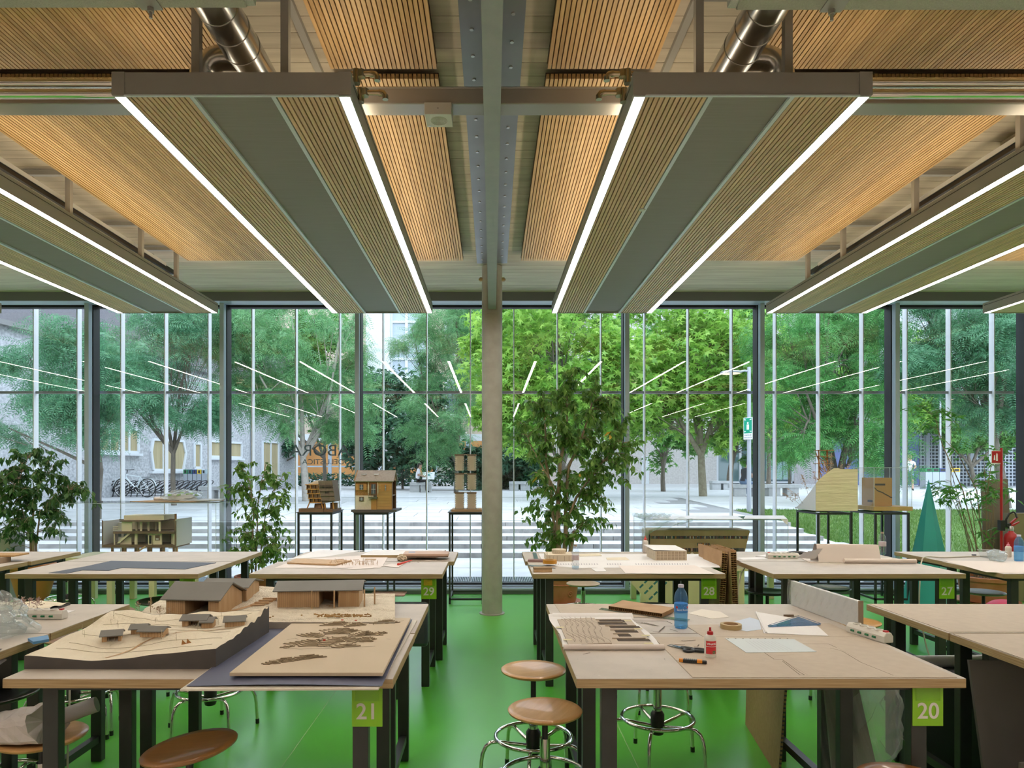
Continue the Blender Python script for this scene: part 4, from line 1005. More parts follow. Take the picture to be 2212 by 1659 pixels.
bb_ = MB().box(-0.05,0.05,-0.018,-0.0152,0.0,0.08).box(0.09,0.17,-0.018,-0.0152,0.09,0.12).box(-0.02,0.12,-0.018,-0.0152,-0.03,-0.01).build('sketch', mat('sketch_teal',(0.1,0.35,0.38),0.6), bo)
bb2 = MB().box(-0.27,0.27,-0.016,0.016,-0.20,0.20)
g1 = gpt(1603,26.0)
person('seated man in dark shirt bending forward on the bench, seen from the side', (g1[0],25.95,g1[2]-0.02), math.radians(35), seated(0.2,0.42), scols(char,jean,blk,0.5), 'short')
J = {'pelvis':(0,0,0.92,(0.15,0.11)),'waist':(0,0,1.08,(0.135,0.10)),'chest':(0,0,1.32,(0.165,0.115)),'neck':(0.01,0,1.47,0.055),'jaw':(0.05,0,1.54,0.065),'head':(0.03,0,1.62,0.09),'crown':(0.02,0,1.68,0.066),'nose':(0.13,0,1.575,0.016)}
for s, k in (('l',1),('r',-1)):
    J['sho_'+s] = (0,k*0.19,1.39,0.06); J['elb_'+s] = (-0.06*k+0.04,k*0.25,1.13,0.044); J['wri_'+s] = (0.12-0.02*k,k*0.16,0.98+0.1*(k>0),0.03); J['palm_'+s] = (0.19-0.02*k,k*0.13,0.98+0.12*(k>0),(0.037,0.021))
    J['hip_'+s] = (0,k*0.09,0.88,0.088); J['kne_'+s] = (0.13*k+0.02,k*0.10,0.48,0.06); J['ank_'+s] = (0.22*k-0.07*(k<0),k*0.10,0.09,0.042); J['toe_'+s] = (0.22*k-0.07*(k<0)+0.14,k*0.11,0.035,0.036)
g2 = gpt(1965,33)
person('walking person in white shirt and blue shorts near the bins', (g2[0],33,g2[2]), math.radians(-115), J, scols(wht,jean,blk,0.55,0.9), 'fair')
# ================================================================== WORK TABLES
TW, TD, TH = 1.505, 0.737, 0.90
def make_desk(label):
    t = thing('work_table', label, 'table', (0,0,0), 0, 'plywood work tables')
    MB().box(0,TW,0,TD,TH-0.037,TH-0.002).build('tabletop', ply_m, t, bevel=0.002)
    MB().box(0.001,TW-0.001,0.001,TD-0.001,TH-0.002,TH).build('top_sheet', laminate_m, t)
    for x in (0.108,TW-0.170):
        for y in (0.07,TD-0.115):
            MB().box(x,x+0.062,y,y+0.045,0,TH-0.037).build('leg', black_m, t, bevel=0.003)
        MB().box(x+0.011,x+0.051,0.115,TD-0.115,0.11,0.15).build('stretcher', black_m, t)
        MB().box(x+0.006,x+0.056,0.115,TD-0.115,TH-0.075,TH-0.04).build('side_rail', black_m, t)
    for y in (0.072,TD-0.113): MB().box(0.170,TW-0.170,y,y+0.041,TH-0.066,TH-0.038).build('front_rail', black_m, t)
    return t
dk = make_desk('front half of table 20')
def desk(x, y, label, first=[True]):
    if first[0]: o = dk; first[0] = False
    else: o = copy_tree(dk)
    o.location = (x,y,0); o['label'] = label; o.rotation_euler = (0,0,random.uniform(-.004,.004))
    return o
def sign(o, num, note=False):
    s = MB().box(TW-0.170,TW-0.050,0.060,0.064,TH-0.037-0.168,TH-0.037).build('number_sign', green_m, o)
    MB().box(TW-0.158,TW-0.062,0.0585,0.0598,TH-0.105,TH-0.045).build('card_pocket', mat('pocket_green',(0.19,0.46,0.012),0.25), s)
    link('lettering', text_mesh(num, 0.088, 'lettering', num_m, ext=0.0006, bold=0.0012), s, loc=(TW-0.110,0.0588,TH-0.148), rot=(math.pi/2,0,0))
    if note:
        n_ = MB().box(TW-0.150,TW-0.082,0.0560,0.0582,TH-0.098,TH-0.050).build('sticky_note', mat('note_yellow',(0.62,0.47,0.01),0.6), s)
        m_ = MB()
        for k, (a, b) in enumerate(((.1,.7),(.1,.4),(.15,.65))): m_.box(TW-0.150+0.068*a,TW-0.150+0.068*b,0.0557,0.0561,TH-0.066-k*0.010,TH-0.065-k*0.010)
        m_.build('handwriting', blackpl_m, n_)
SIGNS = []
X20, X21, X19, X22 = 0.325, -1.887, 2.255, -3.685
for (x, nm, fnum) in ((X20,'table 20','20'),(X21,'table 21','21'),(X19,'the table behind the wrapped panel',None),(X22,'the table with the plastic bag',None)):
    a = desk(x, 2.64, ('front half of %s, plywood edge and greige top' if nm[6:8] in ('20','21') else 'front half of %s, plywood edge and black legs') % nm)
    b = desk(x, 3.388, 'rear half of %s, pushed up against the front half' % nm)
    if fnum: SIGNS.append((a, fnum, False))
X28, X29, X30, X27, XL, XR = 0.315, -1.893, -3.795, 2.19, -5.62, 3.985
for (x, nm, fnum) in ((X28,'table 28','28'),(X29,'table 29','29'),(X30,'the table under the dark L-shaped sheet','30'),(X27,'table 27','27'),(XL,'the table beside the large orange pot',None),(XR,'the table under the takeaway tub',None)):
    a = desk(x, 5.335, 'front half of %s' % nm); b = desk(x, 6.085, 'rear half of %s' % nm)
    b.location.x += {X29:0.05, X28:-0.02, X30:0.0}.get(x, 0.02)
    if fnum: SIGNS.append((a, fnum, fnum == '29'))

for a_ in SIGNS: sign(*a_)

# ================================================================== STOOLS
def make_stool(seat_z, sm, label):
    t = thing('stool', label, 'stool', (0,0,0), 0, 'round workshop stools')
    se = MB().lathe([(0.0,-0.016),(0.10,-0.016),(0.160,-0.012),(0.174,-0.004),(0.176,0.004),(0.170,0.009),(0.14,0.006),(0.08,-0.001),(0.0,-0.004)], 48).build('seat', sm, t, smooth=True, ang=60)
    se.location = (0,0,seat_z)
    MB().cyl((0,0,0.42),(0,0,seat_z-0.014),0.0145,n=14).cyl((0,0,seat_z-0.03),(0,0,seat_z-0.014),0.05,n=18).build('spindle', blackpl_m, t, smooth=True)
    MB().cyl((0,0,0.30),(0,0,min(0.44,seat_z-0.06)),0.0245,n=18).build('gas_tube', chrome_m, t, smooth=True)
    MB().lathe([(0.026,0.165),(0.034,0.17),(0.04,0.19),(0.04,0.285),(0.03,0.30),(0.026,0.305)], 20).build('hub', blackpl_m, t, smooth=True)
    MB().tube([(0.205*math.cos(a),0.205*math.sin(a),0.262) for a in [2*math.pi*k/48 for k in range(48)]],0.0105,10,closed=True).build('foot_ring', chrome_m, t, smooth=True)
    for k in range(5):
        a = 2*math.pi*k/5+0.3; c, s = math.cos(a), math.sin(a)
        prof = [(0.03,0.215),(0.12,0.23),(0.20,0.245),(0.235,0.243),(0.262,0.225),(0.278,0.19),(0.286,0.14),(0.293,0.03),(0.295,0.012)]
        lg = MB().tube([(r*c,r*s,z) for r, z in prof],0.0105,10).build('leg', chrome_m, t, smooth=True)
        MB().cyl((0.2945*c,0.2945*s,0.0),(0.2935*c,0.2935*s,0.03),0.0125,n=10).build('foot_cap', blackpl_m, lg)
    return t
protos = {}
def stool(x, y, z, m, label, tilt=(0,0), rz=0.0):
    t = make_stool(z, m, label); t.location = (x,y,0); t.rotation_euler = (0,0,rz)
    next(c for c in t.children if c.name.startswith('seat')).rotation_euler = (tilt[0],tilt[1],0)
    return t
stool(0.224,3.72,0.62,seat_m,'beech stool in the aisle by table 20, the rear of two', rz=0.5)
stool(0.250,3.24,0.568,seat_m,'beech stool in the aisle by table 20, the front of two', rz=1.1)
stool(-1.165,2.64,0.635,seatd_m,'dark walnut stool with tilted seat half under table 21', (0.0,-0.13))
stool(-1.95,2.97,0.55,seat_m,'beech stool with a paper bag lying on it', rz=0.3)
stool(0.965,4.0,0.62,seatd_m,'stool pushed under table 20, chrome ring showing', rz=0.25)
stool(-1.85,4.5,0.62,seatd_m,'stool under table 21, chrome ring and feet showing', rz=0.15)
stool(1.56,2.58,0.525,mat('seat_red_beech',(0.40,0.17,0.05),0.35,c2=(0.48,0.22,0.07),scale=4,coat=0.2),'reddish stool seat at the picture bottom before table 20')
stool(2.645,5.0,0.60,seat_m,'orange-toned stool behind the wrapped panel')
stool(-2.32,3.2,0.66,seatb_m,'dark stool under the table with the plastic bag')
stool(-2.72,4.45,0.62,seatd_m,'stool behind the paper bag, chrome feet showing', rz=0.6)
stool(-2.62,5.42,0.676,seatb_m,'black stool in front of the pale display table legs')
stool(-2.62,4.65,0.74,seatd_m,'dark brown stool at the corner of the table with the plastic bag')
stool(-4.85,7.8,0.62,seatd_m,'stool beyond the table under the dark sheet, beside the orange pot', rz=0.2)
stool(0.963,7.25,0.51,mat('seat_pale',(0.5,0.38,0.27),0.4),'pale stool behind table 28, next to the terracotta pot')
stool(1.2,5.02,0.70,seatb_m,'black stool in front of table 28 behind the honeycomb strip')
stool(2.41,6.0,0.646,seatb_m,'black stool under table 27, nearer the honeycomb panels')
stool(3.16,6.4,0.61,seatb_m,'black stool under table 27, in the middle')
stool(4.59,6.4,0.57,mat('seat_grey',(0.36,0.31,0.27),0.4),'grey-topped stool beside the big brown planter')

# ================================================================== DISPLAY STANDS
def make_stand(label, h=1.17, w_=0.42, d_=0.59):
    t = thing('display_stand', label, 'stand', (0,0,0), 0, 'thin steel display stands')
    b = 0.0125
    for x in (-w_/2,w_/2):
        for y in (0,d_): MB().box(x-b,x+b,y-b,y+b,0,h-0.025).build('leg', black_m, t)
    for z in (h-0.025,0.05):
        nm = 'top_rail' if z > 0.5 else 'base_rail'
        for x in (-w_/2,w_/2): MB().box(x-b,x+b,b,d_-b,z,z+0.025).build(nm, black_m, t)
        for y in (0,d_): MB().box(-w_/2-b,w_/2+b,y-b,y+b,z,z+0.0255).build(nm, black_m, t)
    return t
YF = 8.77
ST = {}
for key, pa, pb, lab in (('A',645,716,'black steel stand under the leaning tiered model'),('B',767,837,'black steel stand under the gabled house model'),
                         ('C',973,1041,'black steel stand under the twin tower model, beside the column'),('D',1767,1838,'black steel stand under the cream foam hill model'),('E',1892,1961,'black steel stand under the cracked cardboard cube model')):
    t = make_stand(lab); t.location = (XP((pa+pb)/2,YF),YF,0); ST[key] = t
    MB().box(-0.235,0.235,-0.03,0.62,1.17,1.178).build('top_plate', mat('plate_dark',(0.07,0.062,0.055),0.5), t) if key in 'ABC' else None
SZ = 1.178
u = YF/FP          # metres per picture pixel at the stands' front
# --- leaning tiered model
def at(t, x, y, z): return (x, y, z)
cx = ST['A'].location.x
t = thing('architecture_model', 'small brown model of a leaning tiered building on crooked stilts', 'model', (cx,8.80,SZ))
mb_ = mat('model_brown',(0.20,0.115,0.06),0.6,c2=(0.25,0.15,0.08),scale=5); mo_ = mat('model_orange',(0.50,0.26,0.07),0.6); md_ = mat('model_umber',(0.17,0.13,0.095),0.7,c2=(0.21,0.165,0.12),scale=4,stretch=(12,1,1))
MB().box(-0.21,0.22,0.0,0.5,0,0.03).build('base', mb_, t); MB().box(-0.21,0.10,-0.03,0.12,0,0.045).build('base_step', mb_, t)
for k in range(5):
    z = 0.11+0.058*k; x0 = -0.10-0.012*k
    MB().box(x0,x0+0.17,0.04,0.34,z,z+0.012).build('tier_floor', mo_, t)
    for q in range(4):
        if k < 4: MB().box(x0+0.005+q*0.05,x0+0.013+q*0.05,0.045,0.33,z+0.012,z+0.058).build('tier_wall', mo_ if q % 2 else mb_, t)
MB().prism([(-0.11,0.12),(0.03,0.12),(0.02,0.40),(-0.02,0.40),(-0.15,0.345)],0.10,0.34,'y').build('cream_core', cream_m, t)
MB().prism([(0.055,0.105),(0.24,0.13),(0.20,0.405),(0.02,0.395)],0.05,0.36,'y').build('leaning_block', md_, t)
for k in range(4):
    zz = 0.14+0.062*k; MB().box(0.055-0.01*k,0.235-0.01*k,0.035,0.05,zz,zz+0.008).build('slat', md_, t)
wq = MB()
for k in range(9): wq.box(0.05+0.018*k,0.06+0.018*k,0.046,0.05,0.30,0.34)
for k in range(3): wq.box(0.11+0.016*k,0.12+0.016*k,0.046,0.05,0.235,0.262)
wq.build('windows', blackpl_m, t)['kind'] = 'stuff'
for (xa,xb) in ((-0.13,-0.09),(0.08,0.05),(0.11,0.09),(0.22,0.20)): MB().cyl((xa,0.06,0.03),(xb,0.08,0.14),0.009,n=6).build('stilt', mo_, t)
MB().lathe([(0.08,0.03),(0.07,0.10)],16,(0.02,0.15,0)).lathe([(0.05,0.03),(0.05,0.11)],16,(0.19,0.2,0)).build('drum', mb_, t)
# --- gabled house model
cx = ST['B'].location.x
t = thing('architecture_model', 'gabled wooden house model, half cream, half planked, with a pale roof', 'model', (cx+0.02,8.80,SZ))
MB().box(-0.28,0.30,-0.02,0.50,0,0.028).build('base', mat('base_grey',(0.10,0.09,0.08),0.6), t)
br_ = mat('model_brick',(0.42,0.21,0.06),0.7,c2=(0.30,0.14,0.04),scale=60,contrast=(0.4,0.6)); pk_ = mat('model_plank',(0.46,0.26,0.08),0.6,c2=(0.54,0.32,0.11),scale=4,rnd=0.12)
MB().box(-0.235,0.0,0.03,0.40,0.028,0.21).build('cream_wall', cream_m, t)
MB().box(-0.235,0.04,0.03,0.40,0.21,0.40).build('brick_wall', br_, t)
for k in range(10):
    z = 0.03+0.037*k; MB().box(0.045,0.235,0.018+0.003*(k%2),0.03,z,z+0.035).build('plank', pk_, t)
MB().box(0.04,0.235,0.03,0.05,0.028,0.40).box(0.225,0.24,0.03,0.07,0.028,0.40).box(0.225,0.24,0.36,0.40,0.028,0.40).box(0.04,0.24,0.39,0.40,0.028,0.40).box(0.05,0.235,0.05,0.39,0.20,0.215).build('open_side_frame', mb_, t)
MB().prism([(0.0,0.395),(0.43,0.395),(0.43,0.41),(0.215,0.535),(0.0,0.41)],-0.25,-0.235,'x').prism([(0.0,0.40),(0.43,0.40),(0.215,0.52)],0.235,0.24,'x').build('gable', br_, t)
MB().hexa([(-0.25,-0.01,0.395),(0.26,-0.01,0.395),(0.26,0.0,0.385),(-0.25,0.0,0.385)][::1],[(-0.25,0.215,0.535),(0.26,0.215,0.535),(0.26,0.225,0.525),(-0.25,0.225,0.525)]).build('roof_front', mat('model_roof_pale',(0.36,0.30,0.25),0.8,c2=(0.42,0.36,0.30),scale=40), t)
MB().hexa([(-0.25,0.43,0.385),(0.26,0.43,0.385),(0.26,0.44,0.395),(-0.25,0.44,0.395)],[(-0.25,0.205,0.525),(0.26,0.205,0.525),(0.26,0.215,0.535),(-0.25,0.215,0.535)]).build('roof_back', MATS['model_roof_pale'], t)
for x in (-0.14,0.02):
    sk_ = MB().box(x-0.03,x+0.03,0.10,0.16,0.475,0.49).build('skylight', wfr_m, t); sk_.rotation_euler = (0,0,0)
def mwin(x, z, w_, h_, sh=True, fm=None):
    f_ = MB().box(x-w_/2-0.008,x+w_/2+0.008,0.016,0.03,z-0.008,z+h_+0.008).build('window', fm or mo_, t)
    MB().box(x-w_/2,x+w_/2,0.0135,0.017,z,z+h_).build('pane', gls_m, f_)
    MB().box(x-0.002,x+0.002,0.012,0.0145,z,z+h_).box(x-w_/2,x+w_/2,0.012,0.0145,z+h_/2-0.002,z+h_/2+0.002).build('glazing_bar', wfr_m, f_)
    if sh:
        for s in (-1,1): MB().box(x+s*(w_/2+0.028)-0.018,x+s*(w_/2+0.028)+0.018,0.008,0.016,z-0.006,z+h_+0.006).build('shutter', mo_, f_)
mwin(-0.155,0.285,0.045,0.065); mwin(0.155,0.275,0.018,0.07); mwin(-0.155,0.145,0.045,0.04,False,mb_)
mwin(0.0,0.225,0.055,0.13,False,mat('door_red',(0.24,0.08,0.03),0.5))
bl_ = MB()
bl_.box(-0.055,0.055,-0.05,0.03,0.175,0.19)
for k in range(8): bl_.box(-0.05+0.014*k,-0.047+0.014*k,-0.048,-0.045,0.19,0.235)
bl_.box(-0.055,0.055,-0.05,-0.043,0.235,0.24).build('balcony', mat('bronze_green',(0.12,0.12,0.06),0.6), t)
for s in (-1,1): MB().lathe([(0.0,0.18),(0.009,0.22),(0.009,0.30),(0.0,0.36)],8,(s*0.06,-0.01,0.03)).build('folded_parasol', mat('parasol_cream',(0.6,0.5,0.35),0.7), t)
MB().box(-0.03,0.04,0.012,0.03,0.028,0.165).build('door', mo_, t)
# --- twin tower model
cx = ST['C'].location.x
t = thing('architecture_model', 'twin tower model of stacked thin wooden floors in clear plastic', 'model', (cx+0.01,8.82,SZ))
MB().box(-0.205,0.20,0.0,0.42,0,0.03).build('base', mat('base_wood',(0.42,0.27,0.14),0.6), t)
fl_m = mat('tower_floor',(0.78,0.62,0.46),0.6,c2=(0.82,0.67,0.52),scale=4)
for i, x in enumerate((-0.105,0.055)):
    for k in range(3):
        z0 = 0.035+k*0.248
        s_ = MB()
        for q in range(22):
            zz = z0+q*0.0098; w2 = 0.058 if q % 3 else 0.050
            s_.box(x-w2,x+w2,0.12,0.24,zz,zz+0.0066)
        s_.box(x-0.03,x+0.03,0.15,0.21,z0,z0+0.21)
        ob = s_.build('floor_stack', fl_m, t); ob['kind'] = 'stuff'
        MB().box(x-0.062,x+0.062,0.115,0.245,z0+0.195,z0+0.213).build('crown_band', mb_, t)
        MB().box(x-0.064,x+0.064,0.105,0.255,z0-0.004,z0+0.213).build('clear_sleeve', acryl_m, t)
        if i == 0: MB().box(-0.05,0.0,0.16,0.2,z0+0.205,z0+0.213).build('link_bridge', fl_m, t)
MB().box(0.15,0.175,0.05,0.08,0.03,0.045).build('small_block', fl_m, t)
# --- foam hill
t = thing('terrain_model', 'cream layered foam hill model with a white sloping side and dried grass', 'model', (XP(1760,YF),8.74,1.195))
def hz(x): return 0.345+0.20*min(1,max(0,(x/0.23)))**0.75 - (0.012 if x > 0.3 else 0)
N_ = 28; v_ = []; 
mbx = MB()
def foam(uu, vv):
    x = uu*0.535; y = vv*0.60
    return (x, y, max(0.015, hz(x)*(1-vv)**1.15*(1-0.15*vv)))
top = MB().grid(foam, N_, 20)
for i in range(N_):
    a, b = foam(i/N_,0), foam((i+1)/N_,0)
    top._add([(a[0],0,-0.0),(b[0],0,-0.0),b,a],[(0,1,2,3)])
top._add([(0,0.6,0),(0.535,0.6,0),(0.535,0.6,0.015),(0,0.6,0.015)],[(0,1,2,3)])
top.build('foam_body', mat('foam_cream',(0.78,0.67,0.45),0.85,c2=(0.84,0.73,0.51),scale=5,stretch=(0.6,0.6,7),bump=0.6,bscale=5), t)
for k in range(7):
    zz = 0.06+0.055*k+random.uniform(-.012,.012)
    MB().tube([(x_*0.0535, -0.0006+0.0005*math.sin(x_*3), zz+0.004*math.sin(x_*2.1+k)) for x_ in range(random.choice((0,1,3)),random.choice((7,9,11)))],0.0011,4).build('foam_joint', mat('joint_ochre',(0.40,0.28,0.12),0.8), t)
sd_ = MB()
for j in range(20):
    a, b = foam(0,j/20), foam(0,(j+1)/20)
    sd_._add([(-0.003,a[1],0),(-0.003,b[1],0),(-0.003,b[1],b[2]+0.002),(-0.003,a[1],a[2]+0.002)],[(0,1,2,3)])
sd_.build('white_side', white_m, t)
gm_ = mat('dried_grass',(0.44,0.31,0.20),0.9,c2=(0.52,0.39,0.27),scale=20)
def plume(parent, x, y, z, h, lean, n=70, name='dried_plume', s=0.02, m=None):
    rr = random.Random(int(x*1000)+int(h*999)); q = MB()
    tip = Vector((x+lean[0],y+lean[1],z+h)); b = Vector((x,y,z))
    q.tube([b,(b+tip)*0.5+Vector((lean[0]*-0.1,0,0.02*min(1,h*5))),tip],min(0.002,h*0.02),4)
    for k in range(n):
        f = rr.uniform(0.3,1.0); c = b.lerp(tip,f)+Vector((rr.gauss(0,1),rr.gauss(0,1),rr.gauss(0,1)))*s*1.6*(1.1-f)
        d = Vector((rr.gauss(0,1),rr.gauss(0,1),rr.uniform(0,1.5))).normalized()*s
        e = d.orthogonal().normalized()*s*0.3
        q._add([c-e,c+e,c+d],[(0,1,2)])
    o = q.build(name, m or gm_, parent); o['kind'] = 'stuff'; return o
for (x,y,z,h,lx) in ((0.16,0.12,0.35,0.30,0.02),(0.24,0.12,0.38,0.36,0.03),(0.32,0.14,0.36,0.24,0.10),(0.38,0.12,0.38,0.22,0.14),(0.10,0.15,0.26,0.24,-0.05),(0.02,0.25,0.18,0.28,-0.08),(-0.02,0.4,0.05,0.16,-0.22),(-0.03,0.3,0.08,0.2,-0.20),(0.28,0.2,0.3,0.3,-0.04)):
    plume(t, x,y,z,h,(lx,0.02))
t2 = thing('stick_tower', 'small tower of orange-brown sticks behind the foam hill', 'model', (XP(1778,9.2),9.2,SZ+0.30))
so_m = mat('stick_orange',(0.38,0.17,0.05),0.7)
for k in range(14):
    a, b = random.uniform(-.1,.1), random.uniform(-.1,.1); z = random.uniform(0,0.4)
    MB().cyl((a,random.uniform(-.05,.05),z),(b,random.uniform(-.05,.05),z+random.uniform(0.03,0.2)),0.006,n=5).build('stick', so_m, t2)
for z in (0.32,0.42,0.5): MB().box(-0.14+z*0.1,0.12,-0.05,0.05,z,z+0.008).build('deck', so_m, t2)
for s in (-1,1): MB().cyl((s*0.05,0,-0.30),(s*0.06,0,0.5),0.008,n=6).build('post', so_m, t2)
# --- cracked cardboard cube in a clear case
t = thing('architecture_model', 'cardboard cube model with a jagged crack on a wooden board', 'model', (XP(1926,YF),8.82,1.195))
MB().box(-0.235,0.265,-0.06,0.45,0,0.052).build('base', mat('base_honey',(0.48,0.29,0.11),0.5,c2=(0.54,0.34,0.14),scale=4,stretch=(1,8,1)), t)
cub = mat('corrugated',(0.40,0.22,0.08),0.75,c2=(0.52,0.32,0.13),scale=6,stretch=(30,30,60),contrast=(0.45,0.55))
MB().box(-0.16,0.07,0.06,0.36,0.054,0.42).build('cube', cub, t)
cr_ = [(-0.16,0.30),(-0.12,0.26),(-0.09,0.25),(-0.05,0.235),(-0.02,0.215),(0.02,0.195),(0.05,0.175),(0.07,0.17)]
MB().prism(cr_+[(x,z-0.014) for x,z in cr_[::-1]],0.056,0.0601,'y').build('crack', darkbase_m, t)
MB().box(-0.15,-0.02,0.057,0.0601,0.32,0.345).build('slot', darkbase_m, t); MB().box(-0.1605,-0.1599,0.10,0.22,0.10,0.13).build('slot', darkbase_m, t)
tc_ = thing('display_case', 'clear acrylic case over the cracked cardboard cube', 'display case', (XP(1926,YF),8.82,1.247))
def case(t, x0, x1, y0, y1, z0, z1, th=0.005, top=True):
    MB().box(x0,x1,y0,y0+th,z0,z1).build('front_pane', acryl_m, t); MB().box(x0,x1,y1-th,y1,z0,z1).build('back_pane', acryl_m, t)
    MB().box(x0,x0+th,y0+th,y1-th,z0,z1).build('side_pane', acryl_m, t); MB().box(x1-th,x1,y0+th,y1-th,z0,z1).build('side_pane', acryl_m, t)
    if top: MB().box(x0,x1,y0,y1,z1,z1+th).build('top_pane', acryl_m, t)
    em = mat('acrylic_edge',(0.62,0.72,0.74),0.15)
    e = MB(); b = 0.0022
    for x in (x0,x1):
        for y in (y0,y1): e.box(x-b,x+b,y-b,y+b,z0,z1)
    for y in (y0,y1): e.box(x0,x1,y-b,y+b,z1-b,z1+b)
    for x in (x0,x1): e.box(x-b,x+b,y0,y1,z1-b,z1+b)
    e.build('polished_edge', em, t)
case(tc_, -0.225,0.258,-0.05,0.44,0,0.50)

# --- display table with the cut-away villa model in a big case
pale_m = mat('table_pale_wood',(0.62,0.56,0.34),0.6)
def disp_table(label, x0, x1, y0, y1, zt, nx=3):
    t = thing('display_table', label, 'table', (x0,y0,0), 0, 'display tables by the glass front')
    MB().box(0,x1-x0,0,y1-y0,zt-0.03,zt).build('tabletop', pale_m, t)
    for i in range(nx):
        x = (x1-x0-0.07)*i/(nx-1)
        for y in (0.02,y1-y0-0.09): MB().box(x,x+0.07,y,y+0.07,0,zt-0.03).build('leg', pale_m, t, bevel=0.004)
    return t
disp_table('long display table with square pale legs below the villa model', -5.35, -3.70, 8.55, 9.2, 0.62, 4)
t = thing('display_case', 'large clear acrylic case over the cut-away villa model', 'display case', (-5.4,8.5,0.62)); case(t,0,1.95,0.06,0.70,0,0.68)
t = thing('architecture_model', 'large cut-away villa model standing on thin stilts, with stair and flat roofs', 'model', (XP(220,8.68),8.68,0.691))
k_ = 8.68/FP
dkb = mat('model_walnut',(0.17,0.105,0.06),0.6); crm = mat('model_cream',(0.84,0.74,0.53),0.7); wal = mat('model_wall_light',(0.68,0.66,0.61),0.7)
def mbx(x0,x1,y0,y1,z0,z1,nm,m): MB().box(x0*k_,x1*k_,y0,y1,(1190-z1)*k_,(1190-z0)*k_).build(nm, m, t)   # x from model edge, z given as picture rows
mbx(0,160,0.0,0.40,1183,1177,'floor_slab',dkb); mbx(24,160,0.0,0.36,1153,1148,'floor_slab',dkb); mbx(38,126,0.0,0.34,1127,1124,'roof_slab',dkb)
mbx(43,130,0.05,0.36,1124,1114,'roof_box',crm); mbx(0,2,0.01,0.4,1177,1126,'side_wall',wal); mbx(0,2,0.0,0.01,1177,1124,'edge_post',dkb); mbx(157,160,0.0,0.02,1177,1125,'edge_post',dkb)
mbx(158,161,0.01,0.45,1180,1122,'side_wall',wal); mbx(2,24,0.36,0.38,1177,1133,'back_wall',wal); mbx(24,158,0.34,0.36,1177,1126,'back_wall',crm)
for (a,b,z0,z1,yy) in ((40,62,1148,1127,0.03),(62,66,1148,1127,0.12),(77,81,1148,1127,0.06),(90,94,1148,1127,0.1),(98,101,1148,1127,0.2),(121,125,1148,1127,0.02),(66,72,1177,1153,0.05),(97,106,1177,1153,0.03),(107,126,1177,1153,0.04),(142,152,1177,1153,0.1),(153,157,1177,1153,0.02),(34,58,1177,1162,0.06),(24,26,1177,1150,0.02)):
    mbx(a,b,yy,yy+0.015,z0,z1,'inner_wall',crm)
mbx(84,96,0.12,0.14,1175,1158,'dark_panel',blackpl_m); mbx(100,105,0.024,0.028,1175,1157,'door',blackpl_m); mbx(112,122,0.034,0.039,1168,1157,'window',dkb)
mbx(114,120,0.030,0.0345,1167,1163,'pane',wal); mbx(132,157,0.2,0.22,1177,1153,'inner_wall',mat('model_shade',(0.30,0.22,0.13),0.7))
for k in range(9):
    x = 34+k*3.2; z = 1172-k*2.5
    mbx(x,x+4,0.02,0.055,z,z-2.5,'stair_step',dkb)
MB().prism([(30*k_,(1190-1174)*k_),(36*k_,(1190-1174)*k_),(64*k_,(1190-1150)*k_),(58*k_,(1190-1150)*k_)],0.018,0.022,'y').build('stair_string', crm, t)
mbx(149,152.5,0.1,0.12,1147,1111,'chimney',mat('model_rust',(0.36,0.13,0.04),0.6))
for z in (1139,1143,1146): mbx(22,38,0.02,0.025,z,z-1,'railing',crm)
mbx(0,25,0.38,0.39,1128,1126,'pergola_beam',dkb); mbx(130,160,0.2,0.21,1125,1123,'pergola_beam',dkb); mbx(24,28,0.36,0.38,1148,1124,'pergola_post',crm)
for (a,b) in ((3,9),(15,22)): mbx(a,b,0.352,0.358,1165,1156,'window',gls_m)
for k in range(11): mbx(14+14*k,18+14*k,0.06+0.10*(k%2),0.085+0.10*(k%2),1202,1183,'stilt',bassw_m)
MB().prism([(62*k_,-12*k_),(66*k_,-12*k_),(96*k_,9*k_),(94*k_,11*k_)],-0.02,0.0,'y').build('entry_ramp', bassw_m, t)
# boards, rolled drawing and crumpled wrap on top of that case
zc = 0.62+0.692
def sheetthing(name, label, cat, pts, z, th, m, group=None, curl=0.0):
    c = sum((Vector((p[0],p[1],0)) for p in pts), Vector())/len(pts)
    t = thing(name, label, cat, (c.x,c.y,z), 0, group)
    MB().prism([(p[0]-c.x,p[1]-c.y) for p in pts],0,th,'z').build('sheet', m, t)
    return t
sheetthing('cardboard_sheet','brown cardboard sheet under the crumpled wrap on the villa case','sheet',[(XP(288,8.7),8.62),(XP(420,8.6),8.56),(XP(470,8.8),9.0),(XP(330,9.0),9.1)],zc,0.010,kraft_m)
sheetthing('cardboard_sheet','grey board with raised end on the villa case, beside the second fig','sheet',[(XP(395,8.7),8.60),(XP(482,8.7),8.62),(XP(487,9.1),9.1),(XP(410,9.1),9.1)],zc+0.012,0.012,mat('board_grey',(0.45,0.44,0.43),0.7))
t = thing('rolled_drawing','white rolled drawing with dark open end on the villa case','paper roll',(XP(333,8.8),8.8,zc+0.038))
MB().tube([(0,0,0),(0.2,0.06,0.0)],0.024,20).build('roll', white_m, t, smooth=True); MB().cyl((-0.002,0,0),(0.004,0.001,0),0.02,n=16).build('open_end', darkbase_m, t)
def crumple(name, label, cat, c, r, sc, m, seed, n=18, amp=0.35, extra=None):
    rr = random.Random(seed); t = thing(name, label, cat, c, rr.random()*3)
    q = MB().sphere((0,0,0), r, n, n//2+2, sc)
    q.v = [tuple(Vector(p)*(1+amp*(rr.random()-0.5))) for p in q.v]
    zmin = min(p[2] for p in q.v); q.v = [(p[0],p[1],max(p[2]-zmin*0.55,0)) for p in q.v]
    q.build('crumpled_body', m, t)
    return t
